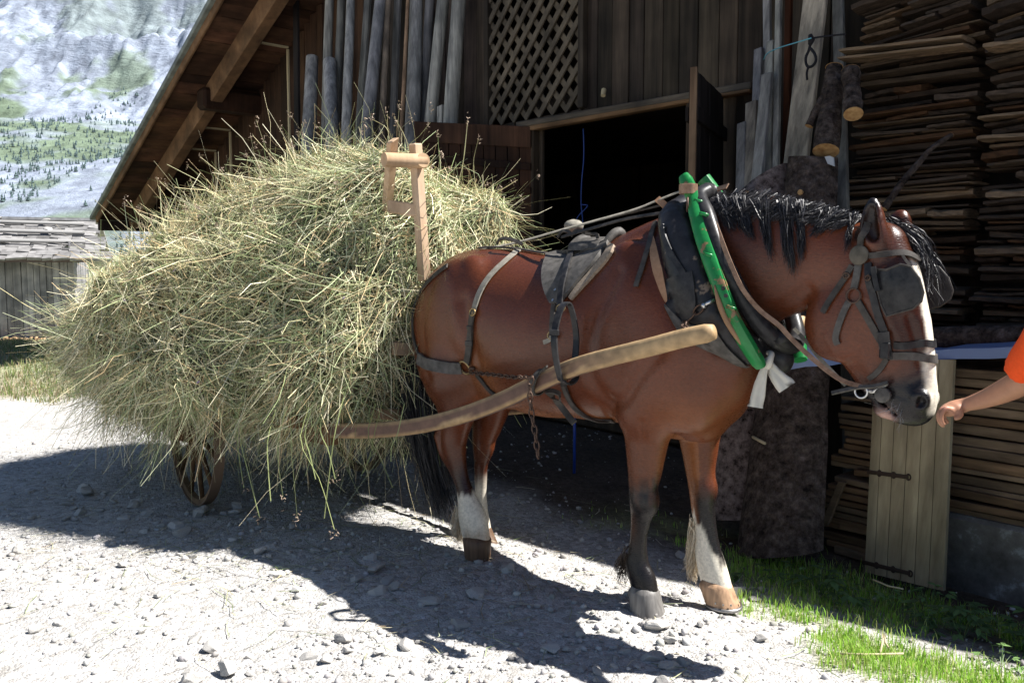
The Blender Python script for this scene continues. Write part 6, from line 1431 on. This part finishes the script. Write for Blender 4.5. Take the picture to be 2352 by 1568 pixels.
def buckle(X, Y, wpx, name, parent, off=.022, mt=brass, tree=onbody, asp=.8):
    h = tree(X, Y, off); d = np.dot(h[0] - CC, _F); r = wpx * d / FPX / 2; n = h[1]; u = np.cross(n, UP); u /= np.linalg.norm(u); w = np.cross(n, u); m = MB(); m.ring(h[0], u * r, w * r * asp, .0035, 16, 6); m.tube([h[0] - w * r * asp, h[0] + w * r * asp], .0025, 6); return m.build(name, mt, parent, True)
buckle(1300, 714, 24, 'buckle', saddle, .04); buckle(1273, 770, 22, 'buckle', saddle, .02)
m = MB(); h = onbody(1262, 786, .015)[0]; g = onbody(1276, 768, .02)[0]; m.band(spline(np.array([g, (g + h) / 2 - UP * .004, h - HD * .02]), 8), np.tile(-HP, (8, 1)), .02, .005); m.build('strap_end', palel, saddle)
# tug loop holding the shaft
def loop_px(px, ls, wpx, name, mt, parent, n=36, closed=True, th=.006):
    P = [hw(*hit_l(X, Y, l)) for (X, Y), l in zip(px, ls)]
    P = spline(np.array(P + ([P[0]] if closed else [])), n + 1)[:n if closed else n + 1]; c = P.mean(0); N = P - c; N = N - HD * (N @ HD)[:, None] * .0; d = float(np.mean((P - CC) @ _F)); m = MB(); m.band(P, N, wpx * d / FPX, th, None, closed); return m.build(name, mt, parent, auto=50)
sh_at = lambda X: min(SH, key=lambda p: abs(in_px(*hw(*p)[:2])[0] - X) if False else abs(proj(hw(*p))[0] - X))
def proj(P): v = P - CC; d = np.dot(v, _F); return 1176 + FPX * v[0] / d, 784 - FPX * np.dot(v, _U) / d
s0 = sh_at(1312)
LPP = [s0 + np.array([-.005, -.045, -.035]), s0 + np.array([-.012, -.06, .03]), s0 + np.array([-.03, -.055, .14]), s0 + np.array([-.045, .01, .25]), s0 + np.array([-.045, .045, .26]), s0 + np.array([-.03, .075, .14]), s0 + np.array([-.012, .05, .03]), s0 + np.array([.0, .04, -.035]), s0 + np.array([.0, .0, -.056])]
P = spline(HWa(np.array(LPP + LPP[:1])), 49)[:48]; N = P - HWa(s0 + np.array([-.02, 0, .09])); N = N - HD * (N @ HD)[:, None]; m = MB(); m.band(P, N, .030, .007, closed=True); m.build('tug_loop', blackl, saddle, auto=50)
m = MB(); q = hw(*(s0 + np.array([-.028, -.06, .15]))); m.box(q, HD * .022, HP * .008, UP * .012, .003); m.build('loop_keeper', blackl, saddle)
strap([(1290,845),(1296,880),(1311,918),(1333,945),(1366,961),(1410,963)], 15, 'girth', strapl, saddle, 26, .007, .006)
s1 = sh_at(1238); P = []; Nn_ = []
for k in range(24):
    a = 6.283 * k / 24; o_ = np.array([.0, math.cos(a) * .044, math.sin(a) * .052]); P.append(hw(*(s1 + o_ + np.array([.02 * math.sin(a), 0, 0])))); Nn_.append(HP * o_[1] + UP * o_[2])
m = MB(); m.band(P, Nn_, .030, .006, closed=True); m.build('shaft_loop', strapl, saddle, auto=50)
air([(1258,898),(1275,915),(1290,935),(1307,957),(1320,972)], [-.42, -.36, -.33, -.34, -.36], 15, 'belly_strap', strapl, saddle, 16, .006)
air([(1238,858),(1248,850),(1258,842)], [-.50, -.51, -.53], 6, 'strap_tongue', strapl, saddle, 6, .006)
air([(1252,900),(1268,899),(1285,906),(1288,918)], [-.46, -.44, -.41, -.39], 13, 'buckle_strap', strapl, saddle, 12, .007)
air([(1293,886),(1312,925),(1335,950),(1368,968),(1408,970)], [-.36, -.33, -.28, -.2, -.1], 9, 'girth_edge', strapl, saddle, 20, .006)
# back strap and reins running forward to the collar
bk = empty('back_strap', hw(-.5, 0, 1.6), 'long pale leather strap running over the saddle to the collar top', 'strap')
air([(1104,573),(1150,566),(1206,553),(1283,531),(1360,510),(1462,481),(1511,461),(1570,438)], [-.02, -.03, -.04, -.06, -.06, -.06, -.07, -.10], 11, 'upper_strap', palel, bk, 40, .005, UP - HP * .5)
air([(1290,545),(1360,525),(1437,504),(1524,489)], [-.08, -.08, -.09, -.10], 8, 'lower_strap', strapl, bk, 20, .005)
air([(1380,505),(1450,489),(1520,472)], [-.04, -.05, -.07], 5, 'rein', strapl, bk, 14, .004)
for px in ([(1142,560),(1150,550),(1172,550),(1190,556),(1200,562)], [(1282,545),(1292,532),(1304,532),(1316,540)], [(1313,543),(1322,531),(1334,532),(1350,538),(1372,540),(1374,548)]):
    air(px, [-.07] * len(px), 8, 'loop', strapl, bk, 16, .007)
# ---------------------------------------------------------------- breeching
br = empty('breeching', hw(-1.3, 0, 1.1), 'breeching harness of hip strap, haunch band, iron ring and chains on the horse rump', 'breeching')
strap([(1194,574),(1178,588),(1149,613),(1124,639),(1108,664),(1097,690),(1091,714)], 16, 'hip_strap', palel, br, 30, .006, .005)
strap([(1091,712),(1087,741),(1083,780),(1079,815),(1076,832)], 17, 'strap_end', strapl, br, 18, .009, .009)
for y in (752, 787): 
    h = onbody(1086 if y < 770 else 1082, y, .018); m = MB(); u = np.cross(h[1], UP); u /= np.linalg.norm(u); m.box(h[0], u * .021, h[1] * .006, UP * .012, .003); m.build('keeper', strapl, br)
buckle(1092, 718, 20, 'buckle', br, .018)
strap([(1100,574),(1140,568),(1180,566),(1215,572),(1255,580)], 12, 'spine_strap', strapl, br, 18, .008, .006)
h = onbody(1073, 841, .016); ringat(h[0], h[1], .034, .006, 'ring', brass, br); RC = h[0]
strap([(1062,843),(1030,844),(1000,839),(978,832),(966,822)], 28, 'haunch_band', greyl, br, 22, .012, .010)
P, N = surf([(978,832),(968,820),(960,806)], 6, .010)
strap([(1030,612),(1000,634),(975,662),(958,692),(950,740),(953,780),(962,812)], 11, 'tail_strap', strapl, br, 24, .006, .006)
strap([(1096,858),(1110,875),(1125,895),(1140,905)], 10, 'flank_strap', strapl, br, 10, .006, .006)
c2 = hw(*(s1 + np.array([.02, -.03, .045])))
cc = spline(np.array([RC - UP * .02 + HD * .035, hw(*hit_l(1140, 861, -.40)), hw(*hit_l(1180, 866, -.46)), hw(*hit_l(1222, 866, -.53))]), 12); chain(cc, 'chain', br, .0095, .022, .0036)
l_ = -.56; chain(np.array([hw(*hit_l(X, Y, l_)) for X, Y in ((1222,868),(1216,885),(1218,919),(1221,950),(1230,999),(1236,1050))]), 'hanging_chain', br, .0105, .021, .0038)
m = MB(); m.tube([RC + HD * .03, RC + HD * .065], .009, 8); m.build('toggle', chainm, br, True)
# ---------------------------------------------------------------- bridle
bd = empty('bridle', hw(.9, 0, 1.3), 'dark leather driving bridle with blinkers on the horse head', 'bridle')
strap([(1990,512),(1984,535),(1980,560),(1978,580)], 16, 'crown_strap', strapl, bd, 14, .006, .006, True)
strap([(1999,586),(2020,584),(2045,582),(2070,582),(2084,585)], 14, 'browband', strapl, bd, 18, .007, .008, wrap=.06)
h = onbody(1978, 587, .014); m = MB(); m.tube([h[0], h[0] + h[1] * .006, h[0] + h[1] * .010], [.034, .034, .028], 22); m.build('rosette', leather('rosette_grey', (.07, .06, .045), (.15, .13, .10), .6), bd, auto=40)
strap([(1974,606),(1971,630),(1966,655),(1964,664)], 17, 'cheek_strap', greyl, bd, 12, .006, .006)
h = onbody(1963, 679, .010); ringat(h[0], h[1], .025, .0038, 'cheek_ring', chainm, bd)
strap([(1953,692),(1945,705),(1933,733),(1924,760),(1920,780),(1926,790)], 15, 'jowl_strap', greyl, bd, 16, .006, .006)
strap([(1973,692),(1985,712),(2003,744),(2015,768),(2026,785)], 16, 'cheek_strap', strapl, bd, 16, .006, .006)
strap([(1960,610),(1945,635),(1925,665),(1905,695),(1892,718)], 14, 'throat_strap', strapl, bd, 20, .006, .006)
buckle(1948, 632, 15, 'buckle', bd, .013, chainm)
strap([(1996,605),(2000,640),(2007,680),(2018,722),(2030,755),(2040,790),(2042,822)], 17, 'cheekpiece', blackl, bd, 26, .007, .008)
buckle(2001, 640, 14, 'buckle', bd, .018, chainm)
strap([(2030,760),(2032,780),(2036,800)], 26, 'cheek_keeper', blackl, bd, 8, .014, .010)
strap([(2054,792),(2080,794),(2105,790),(2118,788),(2126,788)], 17, 'noseband', blackl, bd, 20, .005, .003, wrap=.05)
strap([(2036,817),(2060,816),(2085,816),(2110,819),(2122,821),(2131,823)], 19, 'noseband', greyl, bd, 22, .005, .003, wrap=.05)
strap([(2038,822),(2028,840),(2012,858),(1998,868)], 13, 'chin_strap', strapl, bd, 14, .006, .007)
h = onbody(2034, 800, .018); m = MB(); m.box(h[0], HD * .018, h[1] * .012, UP * .03, .006); m.build('cheek_keeper', blackl, bd)
# blinkers: stiff panels standing off the face
BLK_PX = [(2008,618),(2035,620),(2068,607),(2092,613),(2112,640),(2121,672),(2116,692),(2096,709),(2062,718),(2037,726),(2024,700),(2014,660)]
def blinker(sg):
    P = []
    ctr = np.mean(BLK_PX, 0)
    for ring_ in (1.0, .93, .6, .25):
        for (X, Y) in BLK_PX:
            x, y = ctr + (np.array([X, Y]) - ctr) * ring_; u = (x - 2008) / 113; l = -(.118 + .045 * u + .012 * (1 - ring_)); q = hit_l(x, y, l); P.append(q)
    P = np.array(P); V = np.concatenate([P, P + np.array([0, .009, 0])])
    if sg > 0: V[:, 1] *= -.82
    n = 12; o = len(P); F_ = []
    for b_ in (0, o):
        for r_ in range(3): F_ += [(b_ + r_ * n + k, b_ + r_ * n + (k + 1) % n, b_ + (r_ + 1) * n + (k + 1) % n, b_ + (r_ + 1) * n + k) for k in range(n)]
        F_.append(tuple(b_ + 3 * n + k for k in range(n)))
    F_ += [(k, (k + 1) % n, o + (k + 1) % n, o + k) for k in range(n)]
    m = MB(); m.add(HWa(V), F_); b = m.build('blinker', blackl, bd, auto=60); e = MB(); e.tube(np.concatenate([HWa(V[:n]), HWa(V[:1])]), .004, 6); e.build('edge_binding', strapl, b, True)
blinker(-1); blinker(1)
air([(2092,612),(2082,600),(2074,588)], [-.13, -.10, -.08], 7, 'blinker_stay', strapl, bd, 8, .005)
air([(2006,612),(2010,640),(2016,668)], [-.13, -.13, -.13], 12, 'blinker_strap', blackl, bd, 8, .006)
m = MB(); pth = spline(np.array([onbody(1992, 890, .012)[0], onbody(2010, 896, .012)[0] if onbody(2010, 896) else hw(*hit_l(2010, 896, -.07)), hw(*hit_l(2037, 880, -.075))]), 8); m.tube(pth, .008, 8); m.build('bit', steel, bd, True)
ringat(hw(*hit_l(1978, 899, -.08)), HP, .022, .004, 'bit_ring', steel, bd)
m = MB(); c = hw(*hit_l(2027, 907, -.075)); m.tube([c + HP * .01, c - HP * .004, c - HP * .008], [.027, .027, .02], 18); m.build('bit_disc', greyl, bd, auto=40)
air([(1910,904),(1945,896),(1975,890),(2010,888),(2040,880)], [-.13, -.11, -.09, -.085, -.08], 9, 'curb_strap', greyl, bd, 18, .008)
# ---------------------------------------------------------------- reins, cloth
rn = empty('reins', hw(.6, 0, 1.2), 'pair of worn leather reins hanging from the bit to the collar', 'reins')
air([(1616,450),(1645,520),(1680,610),(1706,664),(1745,712),(1790,748),(1815,775),(1867,824),(1933,873),(1975,887)], [-.06, -.16, -.215, -.22, -.19, -.165, -.15, -.14, -.11, -.09], 11, 'rein', brownl, rn, 60, .004)
air([(1824,755),(1850,782),(1884,824),(1920,862),(1943,885)], [.02, .0, -.03, -.05, -.06], 9, 'rein', palel, rn, 24, .004)
cl = vcmat('dirty_cloth', .9, .1, .12, 20)
cloth = empty('white_cloth', hw(*hit_l(1770, 823, -.10)), 'dirty white cloth strip knotted to the bottom of the green hames', 'cloth')
def clothtail(rows, l, name):
    V = []; n = 7; C = []
    for i, ((xl, yl), (xr, yr)) in enumerate(rows):
        for k in range(n): u = k / (n - 1); V.append(hw(*hit_l(xl + (xr - xl) * u, yl + (yr - yl) * u, l + .010 * math.sin(k * 2.1 + i * .5) * (.4 + .3 * i / len(rows)) - .01 * i / len(rows)))); 
    V = np.array(V); o = len(V); V2 = np.concatenate([V, V + HP * .003]); F_ = []
    for i in range(len(rows) - 1):
        for k in range(n - 1): a = i * n + k; F_ += [(a, a + 1, a + n + 1, a + n), (o + a, o + a + n, o + a + n + 1, o + a + 1)]
    for i in range(len(rows) - 1): F_ += [(i * n, (i + 1) * n, o + (i + 1) * n, o + i * n), (i * n + n - 1, o + i * n + n - 1, o + (i + 1) * n + n - 1, (i + 1) * n + n - 1)]
    st = fbm(V2, 40, 501, 3); zz = (V2[:, 2] - V2[:, 2].min()) / np.ptp(V2[:, 2]); C = np.where(((st > .22) & (zz < .4) & (zz > .08))[:, None], np.array([.08, .07, .06]), np.array([.62, .59, .52])); 
    return npmesh(name, V2, F_, cl, cloth, True, C)
clothtail([((1752,838),(1766,836)),((1742,856),(1762,856)),((1732,880),(1759,884)),((1725,905),(1757,910)),((1720,925),(1752,932)),((1715,932),(1752,938))], -.13, 'cloth_end')
clothtail([((1756,834),(1772,828)),((1762,856),(1790,848)),((1772,876),(1808,862)),((1782,892),(1820,870)),((1790,902),(1826,878))], -.11, 'cloth_end')
m = MB(); k_ = hw(*hit_l(1764, 830, -.12)); m.tube(spline(np.array([hw(*hit_l(1762, 846, -.12)), hw(*hit_l(1768, 826, -.13)), hw(*hit_l(1772, 812, -.11)), hw(*hit_l(1764, 810, -.09))]), 10), [.010, .014, .016, .014, .012, .012, .011, .010, .010, .009], 10); m.tube([k_ - HD * .012, k_, k_ + HD * .015], [.012, .018, .010], 10)
o = m.build('cloth_knot', mat('cloth_white', (.60, .57, .50), .9), cloth, True)
# ================================================================== PERSON (only the reaching arm is in the picture)
person = empty('person', (2.15, 2.55, 0), 'person in an orange t-shirt reaching a bare arm towards the horse muzzle', 'person')
skinm = vcmat('skin', .5, .4, .06, 60); sk = mat('x', (.5, .25, .15)); bpy.data.materials.remove(sk)
nz_ = hw(*hit_l(2150, 945, 0)); dP = float(np.dot(nz_ - CC, _F)) - .12
def pp(X, Y, dd=0.0):                                             # a point on the plane of the reaching arm
    r = ray(X, Y); return CC + r * (dP + dd)
S1 = dP / FPX
A_ = {'wrist': pp(2208, 932), 'mid': pp(2262, 916, -.07), 'fore': pp(2310, 896, -.15), 'elbow': pp(2352, 872, -.24), 'upper': pp(2390, 820, -.34), 'shoulder': pp(2440, 745, -.46)}
F0 = np.min([*A_.values()], 0) - .25; F1 = np.max([*A_.values()], 0) + .2
AF = Field(F0, F1, .0045)
def r3(P, r): return [(*p, a, b) for p, (a, b) in zip(P, r)]
AF.tube(r3([A_['wrist'], A_['mid'], A_['fore'], A_['elbow'], A_['upper'], A_['shoulder']], [(.0195, .024), (.029, .029), (.037, .034), (.041, .037), (.044, .041), (.052, .048)]), .02, seg=.02)
AF.tube(r3([A_['wrist'], pp(2194, 935), pp(2178, 942)], [(.021, .026), (.0225, .033), (.0205, .037)]), .012, seg=.01)
knk = [pp(2172, 938, -.030), pp(2166, 939, -.010), pp(2167, 940, .012), pp(2172, 943, .031)]
fing = [[(2163, 952), (2162, 965), (2168, 975)], [(2156, 953), (2158, 968), (2166, 978)], [(2160, 958), (2166, 968), (2172, 972)], [(2168, 958), (2174, 966), (2177, 970)]]
for k, (K, fpx) in enumerate(zip(knk, fing)):
    dd = (-.032, -.011, .011, .030)[k]; r0 = (.0078, .0082, .0078, .0066)[k]
    pts = [pp(2182, 940, dd * .85), K] + [pp(X, Y, dd * .9) for X, Y in fpx]
    AF.tube(r3(pts, [(r0 * 1.2, r0 * 1.25), (r0 * 1.12, r0 * 1.12), (r0, r0), (r0 * .93, r0 * .93), (r0 * .72, r0 * .76)]), .006, seg=.006)
tb = [pp(2200, 938, -.022), pp(2205, 948, -.030), pp(2203, 956, -.034), pp(2196, 960, -.036)]
AF.tube(r3(tb, [(.014, .014), (.0115, .0115), (.0098, .0098), (.0075, .0075)]), .008, seg=.006)
V, Q = AF.mesh(); del AF; V = relax(V, Q, 2)
kn_ = np.min(np.linalg.norm(V[:, None] - np.array(knk)[None], axis=2), 1); C = np.array([.42, .21, .13]) * (1 + .08 * fbm(V, 25, 601, 3)[:, None]); C = C * (1 - .0 * kn_[:, None]); C = np.where((kn_ < .012)[:, None], np.array([.46, .22, .15]), C)
# rest of the body, outside the picture
sh = A_['shoulder']; BF = Field(sh + np.array([-.2, -.35, -1.6]), sh + np.array([.75, .4, .55]), .02)
gx0 = sh + np.array([.22, .02, 0]); gz0 = float(ground_z(gx0[0], gx0[1]))
zs = np.array([0, 0, 1.0]); hip = gx0 * np.array([1, 1, 0]) + zs * (gz0 + .78); 
BF.tube([(*hip, .15, .12), (*(hip + zs * .2), .14, .11), (*(gx0 * np.array([1, 1, 0]) + zs * (sh[2] - .06)), .19, .11)], .05)
BF.tube([(*sh, .06, .06), (*(gx0 + zs * -.02), .09, .08), (*(gx0 + np.array([.22, .02, -.02])), .06, .06)], .05)
BF.tube([(*(gx0 + zs * .02), .05, .05), (*(gx0 + zs * .12), .05, .05)], .03); BF.ball(gx0 + zs * .25 + np.array([-.01, 0, 0]), (.09, .078, .125), .03); BF.ball(gx0 + zs * .235 + np.array([-.095, 0, 0]), (.02, .014, .02), .015)
for sg in (-1, 1): 
    BF.ball(gx0 + zs * .24 + np.array([.0, .08 * sg, 0]), (.02, .012, .03), .01); f_ = hip + np.array([.0, .09 * sg, 0]); BF.tube([(*f_, .085, .085), (*(f_ - zs * .36), .058, .058), (*(f_ * np.array([1, 1, 0]) + zs * (gz0 + .08)), .04, .04), (*(f_ * np.array([1, 1, 0]) + zs * (gz0 + .03)), .045, .04), (*(f_ * np.array([1, 1, 0]) + zs * (gz0 + .03) + np.array([-.16, 0, 0])), .035, .04)], .03)
BF.tube([(*(gx0 + np.array([.22, .02, -.03])), .05, .05), (*(gx0 + np.array([.27, .02, -.28])), .04, .04), (*(gx0 + np.array([.24, 0, -.5])), .028, .028), (*(gx0 + np.array([.22, 0, -.6])), .03, .025)], .03)
V2, Q2 = BF.mesh(); del BF; C2 = np.tile(np.array([.42, .21, .13]), (len(V2), 1))
npmesh('body', np.concatenate([V, V2]), np.concatenate([Q, Q2 + len(V)]), skinm, person, True, np.concatenate([C, C2]))
orange = vcmat('orange_shirt', .8, .2, .08, 90)
TF = Field(sh + np.array([-.3, -.4, -.75]), sh + np.array([.75, .45, .25]), .008 if False else .010)
cuffd = A_['upper'] - A_['shoulder']; sl0 = pp(2344, 862); 
TF.tube(r3([pp(2352, 846, -.26), pp(2388, 800, -.35), A_['shoulder'], gx0 + np.array([-.02, 0, .0])], [(.054, .056), (.060, .060), (.074, .074), (.115, .11)]), .03, seg=.03)
TF.tube([(*(hip + zs * .05), .20, .15), (*(hip + zs * .25), .185, .14), (*(gx0 * np.array([1, 1, 0]) + zs * (sh[2] - .05)), .21, .135)], .06)
TF.ball(pp(2318, 868), (.05, .09, .12), .004, mode='sub') if False else None
cn = (pp(2352, 846, -.26) - pp(2388, 800, -.35)); cn /= np.linalg.norm(cn); edge = pp(2334, 850, -.25)
Xg, Yg, Zg = np.meshgrid(*TF.ax, indexing='ij'); sd_ = (Xg - edge[0]) * cn[0] + (Yg - edge[1]) * cn[1] + (Zg - edge[2]) * cn[2]; TF.D = np.maximum(TF.D, sd_.astype(np.float32)); 
V, Q = TF.mesh(); V = V + normals(V, Q) * (.006 * fbm(V, 9, 611, 3))[:, None]; del TF
npmesh('t_shirt', V, Q, orange, person, True, np.tile(np.array([.78, .085, .015]), (len(V), 1)) * (1 + .06 * fbm(V, 12, 617, 2)[:, None]))
HFld = Field(gx0 + np.array([-.2, -.2, .1]), gx0 + np.array([.2, .2, .5]), .012); HFld.ball(gx0 + zs * .285 + np.array([.015, 0, 0]), (.10, .09, .115), .02); HFld.ball(gx0 + zs * .20 + np.array([-.08, 0, 0]), (.075, .075, .075), .02, mode='sub'); V, Q = HFld.mesh(); del HFld
npmesh('hair', V, Q, hairm, person, True, np.tile(np.array([.05, .03, .02]), (len(V), 1)))
LFld = Field(hip + np.array([-.3, -.35, -.55]), hip + np.array([.3, .35, .2]), .015); LFld.tube([(*(hip + zs * .08), .165, .135), (*hip, .17, .14)], .03)
for sg in (-1, 1): f_ = hip + np.array([.0, .09 * sg, 0]); LFld.tube([(*f_, .105, .1), (*(f_ - zs * .38), .085, .085)], .03)
V, Q = LFld.mesh(); del LFld; npmesh('shorts', V, Q, mat('blue_shorts', (.05, .07, .14), .9), person)
